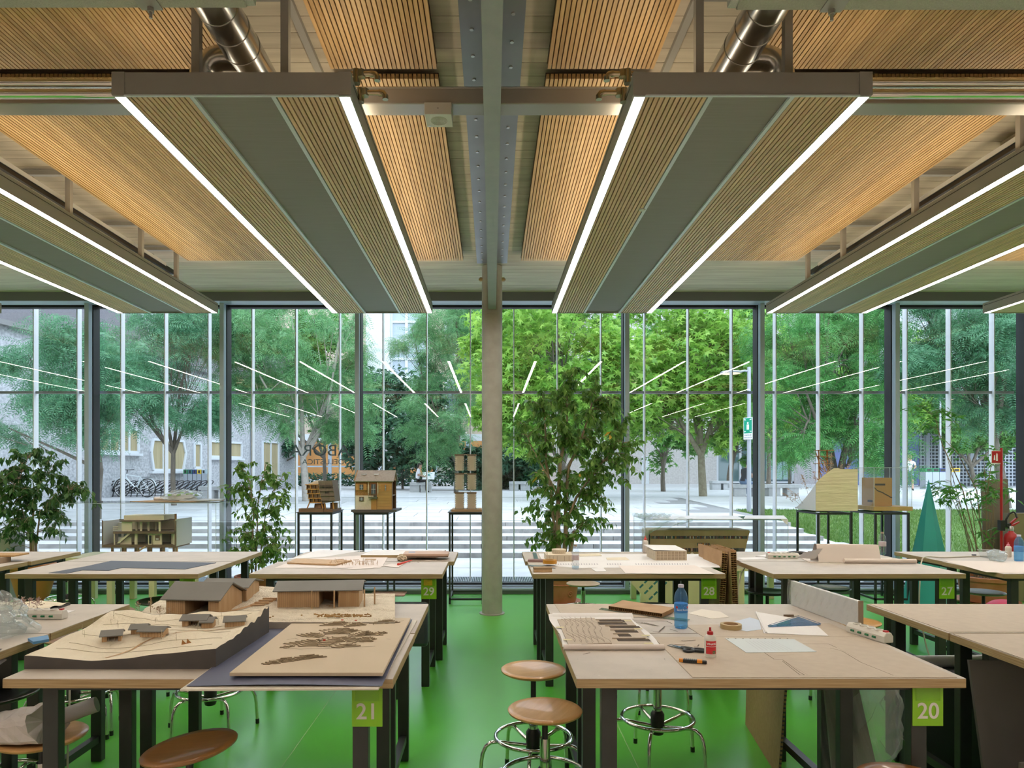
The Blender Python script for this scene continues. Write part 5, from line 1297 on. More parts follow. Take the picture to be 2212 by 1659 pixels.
t = crumple('crumpled_wrap','crumpled white and green patterned wrap on the villa case','wrap',(XP(395,8.8),8.82,zc+0.022),0.17,(1.45,0.8,0.45),film_m,3)
q = MB().sphere((0,0,0.02),0.12,14,8,(1.5,0.8,0.42)); rr = random.Random(4); q.v = [tuple(Vector(p)*(1+0.5*(rr.random()-.5))) for p in q.v]; q.v = [(a,b,max(0.001,c)) for a,b,c in q.v]
q.build('paper_core', mat('wrap_cream',(0.70,0.64,0.56),0.8), t)
for k in range(9):
    a = rr.uniform(0,6.28); r_ = rr.uniform(0.05,0.16); q = MB().sphere((r_*1.4*math.cos(a),r_*0.7*math.sin(a)-0.05,0.05+rr.random()*0.04),0.022,8,5,(1.2,0.6,0.6)); q.build('green_patch', mat('wrap_green',(0.22,0.45,0.05),0.6), t)

# --- right display case with the tapering library model
disp_table('long display table with square pale legs below the tapering library model', 1.85, 3.75, 8.5, 9.2, 0.49, 4)
t = thing('display_case', 'clear acrylic case over the tapering library model', 'display case', (1.90,8.52,0.49)); case(t,0,1.78,0,0.66,0,0.605)
t = thing('architecture_model', 'tapering brown library model with rows of tiny book shelves', 'model', (XP(1402,8.7),8.7,0.491))
k_ = 8.7/FP
olv = mat('model_olive',(0.36,0.24,0.10),0.6,c2=(0.42,0.29,0.13),scale=4)
def px_(x, z): return (x*k_, (1224-z)*k_)
MB().prism([px_(0,1196),px_(206,1196),px_(218,1147),px_(0,1147)][::1],0.0,0.012,'y').build('facade', olv, t)
MB().box(0,216*k_,0.0,0.42,(1224-1147)*k_,(1224-1146)*k_+0.002).box(0,0.01,0,0.42,0,(1224-1147)*k_).box(0,206*k_,0.41,0.42,0,(1224-1147)*k_).build('shell', olv, t)
MB().box(0,205*k_,0.0,0.02,(1224-1222)*k_,(1224-1206)*k_).build('ground_storey', mat('model_tan',(0.40,0.29,0.16),0.7), t)
cols_ = [mat('book_red',(0.22,0.03,0.02),0.6), mat('book_green',(0.03,0.09,0.04),0.6), mat('book_orange',(0.42,0.17,0.02),0.6), wal, blackpl_m]
for (za,zb,xa,xb) in ((1158,1164,3,212),(1173,1179,104,131),(1184,1192,5,206)):
    MB().box(xa*k_,xb*k_,-0.003,0.0,(1224-zb)*k_,(1224-za)*k_).build('shelf_row', darkbase_m, t)
    for ci in range(5):
        q = MB(); rr = random.Random(ci+za)
        for s in range(int((xb-xa)/1.7)):
            if rr.randrange(5) == ci: q.box((xa+s*1.7)*k_,(xa+s*1.7+1.3)*k_,-0.006,-0.003,(1224-zb+0.5)*k_,(1224-za-rr.random()*2)*k_)
        q.build('tiny_books', cols_[ci], t)['kind'] = 'stuff'
for (x,w_) in ((120,8),(45,5)): MB().cyl((x*k_,-0.05,0),(x*k_,-0.05,(1224-1182)*k_),w_*k_/2,n=16).build('pillar', mat('model_tan',(0.40,0.29,0.16),0.7), t, smooth=True)
MB().prism([px_(88,1196),px_(92,1193),px_(110,1208),px_(106,1210)],-0.04,-0.02,'y').build('ramp', cream_m, t)
zc2 = 0.49+0.612
sheetthing('paper_sheet','white sheet lying along the library case, shorter end hanging over','sheet',[(XP(1405,8.6),8.5),(XP(1598,8.6),8.47),(XP(1600,9),9.15),(XP(1420,9),9.15)],zc2,0.006,white_m)
t = sheetthing('paper_sheet','white sheet with drooping corner at the lawn end of the library case','sheet',[(XP(1600,8.6),8.5),(XP(1690,8.6),8.45),(XP(1700,9),9.1),(XP(1618,9),9.12)],zc2+0.007,0.003,white_m)
MB()._add([(0.06,-0.332,0.001),(0.15,-0.336,0.001),(0.135,-0.345,-0.07)],[(0,1,2)]).build('drooping_corner', white_m, t)
t = thing('plastic_sheet','clear plastic film hanging over the fig end of the library case','plastic',(1.95,8.5,zc2))
rr = random.Random(8)
def pf(a, b):
    x = -0.12+a*0.62; y = -0.06+0.05*math.sin(a*9+b*5)-0.02*b; z = 0.02-0.24*b*(1-a*0.8)**1.2+0.015*math.sin(a*17+b*9)
    return (x+0.02*math.sin(b*12), y, z)
MB().grid(pf, 22, 12).build('film', film_m, t)
MB().grid(lambda a,b: (-0.12+a*0.4, -0.05+b*0.5, 0.02+0.03*abs(math.sin(a*11+b*7))+0.02*math.sin(b*13)), 14, 12).build('film_top', film_m, t)

# ================================================================== PLANTS
fic_m = leaf_mat('ficus_leaf',(0.085,0.20,0.035),(0.25,0.42,0.09),0.45)
fic2_m = leaf_mat('ficus_leaf_dark',(0.04,0.11,0.03),(0.11,0.23,0.06),0.35)
ficy_m = leaf_mat('leaf_yellowed',(0.50,0.30,0.03),(0.55,0.38,0.05),0.3)
umb_m = leaf_mat('bamboo_leaf',(0.06,0.20,0.03),(0.16,0.40,0.07),0.42)
def potted(name, label, loc, stems, blobs, nb, per, lsize, lm, bark, seed, twig=0.004, droop=0.9, nobj=300, group='potted plants by the glass', kind='oval', yellow=0):
    loc = Vector(loc); t = thing(name, label, 'plant', loc, 0, group)
    r = random.Random(seed); anchors = []
    nodes = []
    for s in stems:
        pts = [Vector(p) for p in s[0]]; MB().tube(pts, s[1], 9, r1=s[2]).build('stem', bark, t, smooth=True)
        for k in range(len(pts)-1):
            for f in (0,.25,.5,.75): nodes.append((pts[k].lerp(pts[k+1],f), s[1]*(1-k/len(pts))))
        nodes.append((pts[-1],s[2]))
    tw = MB(); 
    blobs = [(b[0],(b[1][0]*1.14,b[1][1]*1.08,b[1][2]*1.14)) for b in blobs]
    wts = [b[1][0]*b[1][2] for b in blobs]
    for k in range(nb):
        c, rad = r.choices(blobs, wts)[0]
        while True:
            d = Vector((r.uniform(-1,1),r.uniform(-1,1),r.uniform(-1,1)))
            if 0.25 < d.length < 1: break
        e = Vector((c[0]+d.x*rad[0],c[1]+d.y*rad[1],c[2]+d.z*rad[2]))
        cand = [n for n in nodes if n[0].z < e.z+0.1] or nodes
        nd = min(cand, key=lambda n: (n[0]-e).length+r.random()*0.15)[0]
        mid = nd.lerp(e,0.55)+Vector((0,0,0.12*(e-nd).length)); 
        pts = [nd, nd.lerp(mid,0.5)+Vector((0,0,0.02)), mid, mid.lerp(e,0.6), e+Vector((0,0,-0.03))]
        tw.tube(pts, twig, 5, r1=twig*0.3)
        for q in range(per):
            f = r.uniform(0.35,1.0)
            i = min(3,int(f*4)); p = pts[i].lerp(pts[i+1], f*4-i)
            anchors.append(p+Vector((r.gauss(0,.012),r.gauss(0,.012),r.gauss(0,.012))))
    o = tw.build('twigs', bark, t); o['kind'] = 'stuff'
    A = np.array([tuple(a) for a in anchors]); order = np.argsort(A[:,1]+np.random.default_rng(seed).random(len(A))*0.3)
    near = A[order[:nobj]]; rest = A[order[nobj:]]
    if len(rest):
        V, Fc = leaf_cloud(rest, lsize, kind, droop, seed); fo = link('foliage', np_mesh('foliage', V, Fc, lm), t); fo['kind'] = 'stuff'
    v, f = tri_template(kind)
    lmsh = np_mesh('leaf', v, f, lm); ly = np_mesh('leaf', v, f, ficy_m)
    for i, p in enumerate(near):
        s = lsize*r.uniform(0.7,1.3)
        o = link('leaf', ly if i < yellow else lmsh, t, loc=p, rot=(-droop+r.gauss(0,.45), r.gauss(0,.5), r.uniform(0,6.28))); o.scale = (s,s,s)
    return t
def pot(label, loc, r0, r1, h, m, saucer=True, rosette=False, rim=True):
    t = thing('plant_pot', label, 'pot', loc, 0, 'plant pots by the glass')
    z0 = 0.03 if saucer else 0.0
    prof = [(r0*0.9,z0),(r0,z0+0.01)]+[(r0+(r1-r0)*(q/6)**0.8,z0+0.01+(h-0.06)*q/6) for q in range(1,7)]
    if rim: prof += [(r1*1.06,z0+h-0.05),(r1*1.07,z0+h-0.005),(r1*1.03,z0+h),(r1*0.95,z0+h),(r1*0.93,z0+h-0.05)]
    else: prof += [(r1,z0+h),(r1*0.95,z0+h),(r1*0.93,z0+h-0.05)]
    MB().lathe(prof, 40).build('body', m, t, smooth=True, ang=35)
    MB().lathe([(0.0,z0+h-0.045),(r1*0.94,z0+h-0.05)],24).build('soil', soil_m, t)
    if saucer: MB().lathe([(r0*1.1,0.0),(r0*1.38,0.03),(r0*1.42,0.05),(r0*1.36,0.045),(r0*1.05,0.02)],40).build('saucer', m, t, smooth=True)
    if rosette:
        MB().lathe([(r0+0.025,z0+h*0.62),(r0+0.045,z0+h*0.65),(r0+0.035,z0+h*0.68)],40).build('band', m, t, smooth=True)
        q = MB().tube([(0.03*math.cos(a),0,0.03*math.sin(a)) for a in [2*math.pi*k/14 for k in range(14)]],0.008,6,closed=True).sphere((0,0,0),0.011,8,6)
        for k in range(8): q.sphere((0.02*math.cos(k*.785),0,0.02*math.sin(k*.785)),0.006,6,4)
        o = q.build('rosette', m, t, smooth=True); a = math.radians(-62); rr_ = r0+0.022
        o.location = (rr_*math.cos(a),rr_*math.sin(a),z0+h*0.36); o.rotation_euler = (0,0,a+math.pi/2)
    return t
# tall fig beside the column
fx, fy = 0.885, 8.78
pot('terracotta pot with rosette below the tallest fig', (fx,fy,0), 0.185, 0.225, 0.36, terr_m, True, True)
def S(pts, r0, r1): return ([Vector(p) for p in pts], r0, r1)
def lp_(px, py, Y=8.8, o=(fx,fy)): p = P(px,py,Y); return Vector((p.x-o[0],p.y-o[1],p.z))
stems = [S([(-.02,0,.33),lp_(1205,1150),lp_(1206,1080,8.82),lp_(1210,1000),lp_(1225,930,8.85)],.040,.016),
         S([(.03,.02,.33),lp_(1222,1150,8.85),lp_(1222,1080,8.85),lp_(1228,1010,8.85),lp_(1262,930,8.9),lp_(1285,850,8.9)],.034,.010),
         S([(-.03,0.03,.35),lp_(1190,1060,8.9),lp_(1180,1000,8.9),lp_(1178,930,8.9),lp_(1175,870,8.9)],.022,.008),
         S([lp_(1222,1130,8.82),lp_(1245,1075,8.8),lp_(1290,1010,8.8),lp_(1340,960,8.8)],.022,.007),
         S([(.07,.02,.33),lp_(1237,1160,8.85),lp_(1242,1148,8.86)],.030,.026),
         S([lp_(1225,930,8.85),lp_(1225,860,8.9),lp_(1238,800,8.9)],.014,.005),
         S([lp_(1206,1080,8.82),lp_(1190,1040,8.7),lp_(1150,970,8.7),lp_(1130,920,8.7)],.014,.005)]
def bl(px, py, rx, rz, ry=0.45, Y=8.82, o=(fx,fy)):
    p = lp_(px,py,Y,o); k = Y/FP; return (tuple(p),(rx*k,ry,rz*k))
potted('fig_tree','tallest fig tree in the room, leafy crown, beside the round column',(fx,fy,0),stems,
    [bl(1235,900,110,75),bl(1300,920,80,80),bl(1240,840,60,45),bl(1165,930,60,60),bl(1330,990,65,55),bl(1170,1010,55,60),bl(1270,1000,90,60),bl(1240,1110,80,60,0.35),bl(1170,1110,50,70,0.3),bl(1275,1100,50,60,0.3)],
    330, 16, 0.095, fic_m, bark_m, 21, yellow=5)
# second fig behind table 29
fx2, fy2 = XP(550,9.05), 9.05
pot('wide brick-red planter below the slim fig behind table 29', (fx2,fy2,0), 0.20, 0.24, 0.30, mat('planter_red',(0.26,0.075,0.03),0.6), True)
o2 = (fx2,fy2)
stems = [S([(-.04,0,.27),lp_(545,1180,9.05,o2),lp_(548,1110,9.05,o2),lp_(540,1040,9.05,o2),lp_(520,1005,9.0,o2)],.012,.004),
         S([(0,0.03,.27),lp_(555,1170,9.1,o2),lp_(557,1090,9.1,o2),lp_(565,1040,9.1,o2),lp_(575,1000,9.1,o2)],.012,.004),
         S([(.04,0,.27),lp_(565,1180,9.05,o2),lp_(572,1120,9.0,o2),lp_(590,1060,9.0,o2),lp_(610,1030,9.0,o2)],.010,.004)]
potted('fig_tree','slim fig plant behind table 29, beside the villa case',(fx2,fy2,0),stems,
    [bl(550,1045,60,60,0.25,9.05,o2),bl(510,1040,40,50,0.2,9.05,o2),bl(600,1060,40,60,0.2,9.05,o2),bl(570,1160,65,60,0.25,9.0,o2),bl(530,1150,50,60,0.25,9.0,o2),bl(610,1190,35,30,0.2,9,o2)],
    125, 12, 0.085, fic_m, bark_m, 22)
# fig in the big orange pot
fx3, fy3 = XP(72,8.75), 8.75
pot('large orange bowl-shaped pot behind the farthest bicycle side table', (fx3,fy3,0), 0.15, 0.27, 0.50, mat('pot_orange',(0.40,0.15,0.04),0.6), True)
o3 = (fx3,fy3)
stems = [S([(0,0,.45),lp_(72,1180,8.75,o3),lp_(70,1130,8.75,o3),lp_(75,1080,8.75,o3),lp_(95,1030,8.75,o3)],.020,.006),
         S([(.02,.03,.45),lp_(78,1180,8.8,o3),lp_(85,1120,8.8,o3),lp_(110,1080,8.8,o3),lp_(150,1060,8.8,o3)],.014,.005),
         S([(-.03,0,.45),lp_(66,1170,8.75,o3),lp_(50,1110,8.75,o3),lp_(35,1050,8.75,o3),lp_(60,990,8.75,o3)],.015,.005)]
potted('fig_tree','dark bushy fig in the large orange pot',(fx3,fy3,0),stems,
    [bl(60,1015,75,60,0.4,8.7,o3),bl(10,1050,60,60,0.4,8.7,o3),bl(110,1060,70,50,0.35,8.7,o3),bl(80,1120,90,50,0.4,8.7,o3),bl(165,1070,40,30,0.25,8.6,o3),bl(20,1140,50,40,0.3,8.7,o3)],
    190, 12, 0.09, fic2_m, bark_m, 23)
# bamboo-like plant
fx4, fy4 = XP(2110,8.8), 8.8
pot('broad brown planter below the bamboo-like plant', (fx4+0.12,fy4,0), 0.26, 0.31, 0.33, terr_m, True)
o4 = (fx4,fy4); stems = []
rr = random.Random(5)
for k in range(11):
    b = Vector((0.12+rr.uniform(-.12,.12),rr.uniform(-.1,.1),0.3)); tx = rr.uniform(2030,2150); ty = rr.choice((1080,1060,1100,1040,990))
    stems.append(S([b,b.lerp(lp_(tx,ty,8.8,o4),0.5)+Vector((0.03,0,0)),lp_(tx,ty,8.8,o4)],.008,.003))
stems.append(S([(0.1,0,0.3),lp_(2080,1060,8.8,o4),lp_(2035,960,8.8,o4),lp_(2020,900,8.8,o4),lp_(1990,880,8.8,o4)],.008,.003))
stems.append(S([(0.12,0,0.3),lp_(2110,1060,8.8,o4),lp_(2070,980,8.8,o4),lp_(2030,940,8.8,o4)],.008,.003))
stems.append(S([(0.14,0,0.3),lp_(2130,1080,8.7,o4),lp_(2140,1010,8.7,o4),lp_(2160,985,8.7,o4)],.006,.003))
potted('bamboo_plant','airy bamboo-like plant with long glossy leaves beside the red pole',(fx4,fy4,0),stems,
    [bl(2090,1060,85,30,0.3,8.8,o4),bl(2060,1080,60,35,0.3,8.8,o4),bl(2150,1060,45,40,0.3,8.8,o4),bl(2030,920,45,45,0.2,8.8,o4),bl(1985,880,35,14,0.15,8.8,o4),bl(2080,970,45,25,0.2,8.8,o4),bl(2160,980,35,20,0.15,8.7,o4),bl(2140,1130,30,30,0.2,8.7,o4),bl(2020,1060,30,20,0.2,8.8,o4)],
    80, 7, 0.115, umb_m, mat('bamboo_stem',(0.25,0.18,0.10),0.7), 24, twig=0.0022, droop=0.3, kind='long')
# ================================================================== THINGS ON AND UNDER THE TABLES
T = TH
def g(px, py, z=T): return G(px, py, z)
def flat(name, label, cat, pts, z=T+0.0005, th=0.0012, m=None, group=None, px=True, part='sheet'):
    """thin flat piece on a table; pts in the picture or in metres, always laid on the plane z"""
    W = [G(p[0],p[1],z) for p in pts] if px else [Vector((p[0],p[1],z)) for p in pts]
    c = sum(W, Vector())/len(W); t = thing(name, label, cat, (c.x,c.y,z), 0, group)
    MB().prism([(p.x-c.x,p.y-c.y) for p in W],0,th,'z').build(part, m or white_m, t)
    return t
def strokes(parent, lines, z, w_, m, name='ink'):
    q = MB()
    for ln in lines:
        for a, b in zip(ln, ln[1:]):
            a, b = Vector((a[0],a[1],z)), Vector((b[0],b[1],z)); d = (b-a)
            if d.length < 1e-6: continue
            n = Vector((-d.y,d.x,0)).normalized()*w_/2
            q._add([a-n,b-n,b+n,a+n],[(0,1,2,3)])
    o = q.build(name, m, parent); return o
ink_m = mat('ink_dark',(0.06,0.055,0.05),0.8); cut_m = mat('cut_line',(0.13,0.10,0.07),0.9); grey_ink = mat('ink_grey',(0.35,0.34,0.38),0.8)
# ---------------- table 20
shA = flat('greyboard_sheet','large greyboard sheet with cut lines covering the front of table 20','sheet',[(0.777,2.652),(1.80,2.652),(1.79,3.30),(0.775,3.30)],T+0.0004,0.002,card_m,px=False)
c_ = shA.location
def loc_lines(t, pls, z): return [[((G(x,y,z)-t.location).x,(G(x,y,z)-t.location).y) for x,y in l] for l in pls]
strokes(shA, loc_lines(shA,[[(1650,1409),(1672,1424),(1690,1425),(1727,1452),(1738,1458),(1728,1458),(1690,1428)],[(1735,1391),(1790,1391),(1807,1399)],[(1793,1400),(1807,1403),(1820,1407),(1860,1431),(1930,1459)]],T+0.0024),0.0022,0.003,cut_m,'cut_line')
strokes(shA, loc_lines(shA,[[(1677,1416),(1715,1415)],[(1740,1459),(1820,1459)],[(1698,1430),(1745,1458)],[(1745,1433),(1785,1434)],[(1810,1400),(1850,1420)]],T+0.0024),0.0022,0.0012,mat('pencil',(0.33,0.26,0.18),0.9),'pencil_line')
flat('greyboard_sheet','greyboard sheet at the far aisle corner of table 20','sheet',[(0.39,3.75),(0.86,3.75),(0.845,4.12),(0.375,4.12)],T+0.0004,0.0018,card_m,px=False)
flat('greyboard_sheet','narrow greyboard sheet just behind the large cut one on table 20','sheet',[(1.02,3.305),(1.78,3.305),(1.77,3.60),(1.0,3.56)],T+0.0004,0.0016,card_m,px=False)
# contour model on folded paper
t = thing('contour_model','greyboard contour model with dark slots on folded white paper, table 20','model',(0.54,3.38,T+0.0005))
MB().grid(lambda a,b: (-0.225+0.44*a+0.012*math.sin(b*5), -0.31+0.62*b, 0.001+0.035*max(0,(0.10-b)/0.10)**1.5*0+0.012+0.030*max(0,(b-0.86)/0.14)**2*0.6), 8, 24).build('folded_paper', white_m, t)
MB().tube([(-0.22+0.05*k, -0.312, 0.012) for k in range(10)],0.0125,10).build('rolled_lip', pinkw_m, t, smooth=True)
lip = MB().grid(lambda a,b: (-0.215+0.43*a, 0.27+0.05*b, 0.014+0.02*math.sin(b*1.5)), 6, 8).build('back_fold', white_m, t)
bd = MB().box(-0.195,0.19,-0.295,0.24,0.010,0.018).build('greyboard', card_m, t)
rr = random.Random(2)
for k in range(9):
    x0 = -0.17+0.026*k
    q = MB(); prev = None
    pts = [(x0+0.011*math.sin(j*0.45+k*0.35)+0.004*math.sin(j*1.3+k), -0.29+0.53*j/22) for j in range(23)]
    poly = pts+[(0.0 if k < 8 else 0.05,0.235),(0.0 if k < 8 else 0.05,-0.29)]
    if max(p[0] for p in pts) < poly[-1][0]-0.01:
        MB().prism(poly,0.018+0.0013*k,0.018+0.0013*(k+1),'z').build('contour_layer', card_m, t)
strokes(bd,[[(-0.17+0.026*k+0.011*math.sin(j*0.45+k*0.35)+0.004*math.sin(j*1.3+k), -0.29+0.53*j/22) for j in range(23)] for k in range(7)],0.0192+0.0115,0.0018,cut_m,'layer_edge')
for (x,y,w_) in ((0.02,0.17,0.13),(-0.02,0.11,0.17),(0.05,0.03,0.15),(0.06,-0.06,0.11),(0.06,-0.14,0.06),(0.04,-0.23,0.15)):
    MB().box(x,x+w_,y,y+0.042,0.0182,0.0192).build('slot', mat('slot_shadow',(0.07,0.05,0.035),0.9), t)  # dark strip in place of a recess, its shade put into the colour
    MB().box(x-0.02,x+w_*0.9,y+0.042,y+0.046,0.0182,0.024).build('upright_strip', card_m, t)
for (x,y) in ((0.17,0.2),(0.185,0.02),(0.19,-0.12),(0.17,-0.27),(-0.19,-0.2),(-0.2,0.05)): MB().box(x-0.02,x+0.02,y-0.012,y+0.012,0.0185,0.0190).build('masking_tape', mat('tape_cream',(0.68,0.61,0.36),0.6), t)
# glass ruler + honeycomb offcut
t = flat('glass_ruler','greenish clear ruler under the honeycomb offcut on table 20','ruler',[(1294,1317),(1300,1314),(1490,1339),(1480,1342)],T+0.0022,0.003,glass_mat('ruler_clear',(0.72,0.82,0.78),1.45,film=0.25,filmc=(0.4,0.5,0.45)))
def honeycomb(name, label, pts, z, th, group=None, cells=26):
    W = [G(p[0],p[1],z) for p in pts]; c = sum(W,Vector())/4; t = thing(name,label,'board',(c.x,c.y,z),0,group)
    L = [(p.x-c.x,p.y-c.y) for p in W]
    MB().prism(L,th-0.0015,th,'z').build('top_liner', kraft_m, t); MB().prism(L,0,0.0015,'z').build('bottom_liner', kraft_m, t)
    q = MB()
    for k in range(cells+1):
        f = k/cells; a = Vector(L[0]).lerp(Vector(L[3]),f) if False else Vector(L[0]+(0,)).lerp(Vector(L[3]+(0,)),f); b = Vector(L[1]+(0,)).lerp(Vector(L[2]+(0,)),f)
        d = (Vector(L[3]+(0,))-Vector(L[0]+(0,))).normalized()*0.0009
        q._add([a-d,b-d,b+d,a+d,*[v_+Vector((0,0,th)) for v_ in (a-d,b-d,b+d,a+d)]],[(0,1,5,4),(3,2,6,7),(0,3,7,4),(1,2,6,5)])
    for f in (0.25,0.5,0.75):
        a = Vector(L[0]+(0,)).lerp(Vector(L[1]+(0,)),f); b = Vector(L[3]+(0,)).lerp(Vector(L[2]+(0,)),f)
        q._add([a,b,b+Vector((0,0,th)),a+Vector((0,0,th))],[(0,1,2,3)])
    q.build('honeycomb_core', mat('core_brown',(0.27,0.15,0.06),0.85), t)['kind'] = 'stuff'
    return t
honeycomb('honeycomb_offcut','brown honeycomb board offcut lying on table 20',[(1315,1317),(1345,1304),(1457,1321),(1430,1334)],T+0.006,0.022)
# scraps
for i, pl_ in enumerate(([(1366,1342),(1440,1342),(1452,1348)],[(1370,1346),(1395,1346),(1420,1352)],[(1385,1345),(1412,1351),(1424,1353)],[(1410,1365),(1424,1365),(1436,1354),(1456,1353)],[(1447,1360),(1464,1365)],[(1472,1385),(1476,1386),(1503,1384)],[(1457,1393),(1480,1394)],[(1499,1398),(1507,1398),(1510,1394)],[(1259,1415),(1275,1412)])):
    W = [G(x,y,T+0.001) for x,y in pl_]; t = thing('card_scrap','thin dark-edged greyboard scrap strip on table 20','scrap',W[0],0,'cut-off card strips on table 20')
    strokes(t,[[(p.x-W[0].x,p.y-W[0].y) for p in W]],0.0015+0.0003*i,0.006,cut_m,'strip')
# water bottle with blue label
def bend(me, r, zrot=0.0):
    for v in me.vertices:
        a = v.co.x/r; v.co = Vector((math.sin(a)*(r+v.co.z), -math.cos(a)*(r+v.co.z), v.co.y))
    return me
def bottle(label, loc, h=0.222, r=0.034, tint=(0.55,0.78,0.95), capm=None, lab=None, water=0.45, txt=None, film=0.16, filmc=(0.25,0.55,0.9)):
    t = thing('water_bottle', label, 'bottle', loc, 0, 'water bottles')
    bm_ = glass_mat('bottle_'+str(tint), tint, 1.4, rough=0.03, film=film, filmc=filmc)
    prof = [(0.0,0.006),(r*0.5,0.003),(r*0.86,0.0),(r,0.012)]
    for k in range(1,5): prof += [(r*(0.965 if k % 2 else 1.0),0.012+k*0.014)]
    prof += [(r,h*0.36),(r*0.985,h*0.52),(r,h*0.56),(r*0.93,h*0.60),(r,h*0.65),(r*0.97,h*0.72),(r*0.78,h*0.82),(r*0.45,h*0.90),(r*0.36,h*0.925),(r*0.36,h*0.94)]
    MB().lathe(prof, 32).build('shell', bm_, t, smooth=True)
    MB().lathe([(r*0.40,h*0.93),(r*0.43,h*0.935),(r*0.43,h*0.985),(r*0.38,h)], 24).build('cap', capm or mat('cap_lilac',(0.62,0.62,0.78),0.4), t, smooth=True)
    if lab: 
        MB().lathe([(r*1.005,h*0.37),(r*1.012,h*0.375),(r*1.012,h*0.565),(r*1.005,h*0.57)], 32).build('label_band', lab, t, smooth=True)
        if txt:
            m_ = text_mesh(txt, 0.0155, 'lettering', mat('label_white',(0.85,0.88,0.92),0.5), ext=0.0002); bend(m_, r*1.017)
            link('lettering', m_, t, loc=(0,0,h*0.435))
            m2_ = MB()
            for (x_, w2, h2) in ((-0.006,0.010,0.012),(0.004,0.014,0.017),(0.012,0.009,0.010)): m2_._add([(x_-w2,0,0),(x_+w2,0,0),(x_,h2,0)],[(0,1,2)])
            me_ = m2_.mesh('mountain', mat('label_white',(0.85,0.88,0.92),0.5)); bend(me_, r*1.016); link('mountain_mark', me_, t, loc=(0,0,h*0.485))
            for s in (-1,1):
                dm_ = MB().lathe([(0.0,0.0),(0.0065,0.0)],14).mesh('dot', mat('label_red',(0.6,0.03,0.04),0.5)); 
                for v in dm_.vertices: v.co.x += s*0.031
                bend(dm_, r*1.017); link('red_dot', dm_, t, loc=(0,0,h*0.49))
    if water:
        MB().lathe([(0.0,0.008),(r*0.93,0.010),(r*0.93,h*water),(0.0,h*water)], 24).build('water', glass_mat('water_'+str(tint),(0.80,0.92,0.98),1.12,film=0.05,filmc=(0.4,0.7,0.95)), t, smooth=True)
    return t
p = g(1471,1356)
bottle('blue plastic water bottle with blue label standing on table 20', p, lab=mat('label_blue',(0.04,0.22,0.62),0.35), txt="Sant'Anna", water=0.34)
# glue bottle
def glue(label, loc, h=0.128, r=0.0245, capc=(0.42,0.01,0.015), bodyc=(0.78,0.77,0.73), txt=None, labm=None, nozzle=True):
    t = thing('glue_bottle', label, 'bottle', loc, 0, 'glue bottles')
    bm_ = mat('glue_body_'+str(bodyc), bodyc, 0.35); cm_ = mat('glue_cap_'+str(capc), capc, 0.35)
    MB().lathe([(0.0,0.001),(r*0.9,0.0),(r,0.006),(r,h*0.60),(r*0.93,h*0.69),(r*0.62,h*0.755),(r*0.5,h*0.765)], 32).build('body', bm_, t, smooth=True)
    MB().lathe([(r*0.52,h*0.76),(r*0.54,h*0.765),(r*0.50,h*0.86),(r*0.25,h*0.88),(r*0.2,h*0.90),(r*0.17,h*0.97),(r*0.20,h*0.985),(r*0.16,h)], 20).build('cap', cm_, t, smooth=True)
    if labm:
        q = MB().grid(lambda a,b: (-0.026+0.052*a, h*(0.14+0.43*b), 0), 16, 2); me_ = q.mesh('label', labm); bend(me_, r*1.012); link('label_band', me_, t)
        me_ = MB().grid(lambda a,b: (-0.026+0.052*a, h*(0.375+0.018*b), 0), 16, 1).mesh('stripe', white_m); bend(me_, r*1.02); link('white_stripe', me_, t)
        me_ = MB().lathe([(0.0,0.0),(0.010,0.0)],16).mesh('oval', mat('label_green',(0.01,0.22,0.09),0.5))
        for v in me_.vertices: v.co.x += 0.010; v.co.y = v.co.y*0.6+h*0.20
        bend(me_, r*1.02); link('green_oval', me_, t)
        m_ = text_mesh(txt, 0.0118, 'lettering', mat('label_white',(0.85,0.88,0.92),0.5), ext=0.0002, bold=0.0003); bend(m_, r*1.022); link('lettering', m_, t, loc=(0,0,h*0.47))
    return t
glue('white glue bottle with red cap and red label on table 20', g(1534,1419), txt='VINAVIL', labm=mat('label_red',(0.6,0.03,0.04),0.5))
# scissors
p = g(1484,1406); t = thing('scissors','black-handled scissors lying open-handled on table 20','scissors',p,0)
hm_ = mat('scissor_grip',(0.02,0.025,0.03),0.45)
bl_m = mat('blade_steel',(0.25,0.33,0.40),0.25,metal=0.9)
a = Vector((-0.065,0.075,0.006)); pv = Vector((-0.022,0.028,0.007))
MB().prism([(-0.068,0.078),(-0.018,0.034),(-0.012,0.024),(-0.024,0.022)],0.004,0.0065,'z').build('blade', bl_m, t)
MB().prism([(-0.060,0.084),(-0.012,0.036),(-0.008,0.026),(-0.022,0.030)],0.007,0.0095,'z').build('blade', bl_m, t)
def loop(cx_, cy_, a_, b_, rot): return [(cx_+a_*math.cos(q)*math.cos(rot)-b_*math.sin(q)*math.sin(rot), cy_+a_*math.cos(q)*math.sin(rot)+b_*math.sin(q)*math.cos(rot), 0.009) for q in [2*math.pi*k/24 for k in range(24)]]
MB().tube(loop(0.002,-0.022,0.024,0.019,0.6),0.0062,8,closed=True).tube([(-0.016,0.026,0.009),(-0.012,0.005,0.009),(-0.006,-0.004,0.009)],0.007,8).build('handle', hm_, t, smooth=True)
MB().tube(loop(0.048,-0.020,0.030,0.019,-0.35),0.0062,8,closed=True).tube([(-0.014,0.026,0.009),(0.010,0.012,0.009),(0.024,0.0,0.009)],0.007,8).build('handle', hm_, t, smooth=True)
MB().cyl((-0.017,0.029,0.004),(-0.017,0.029,0.011),0.004,n=10).build('pivot', alu_m, t)
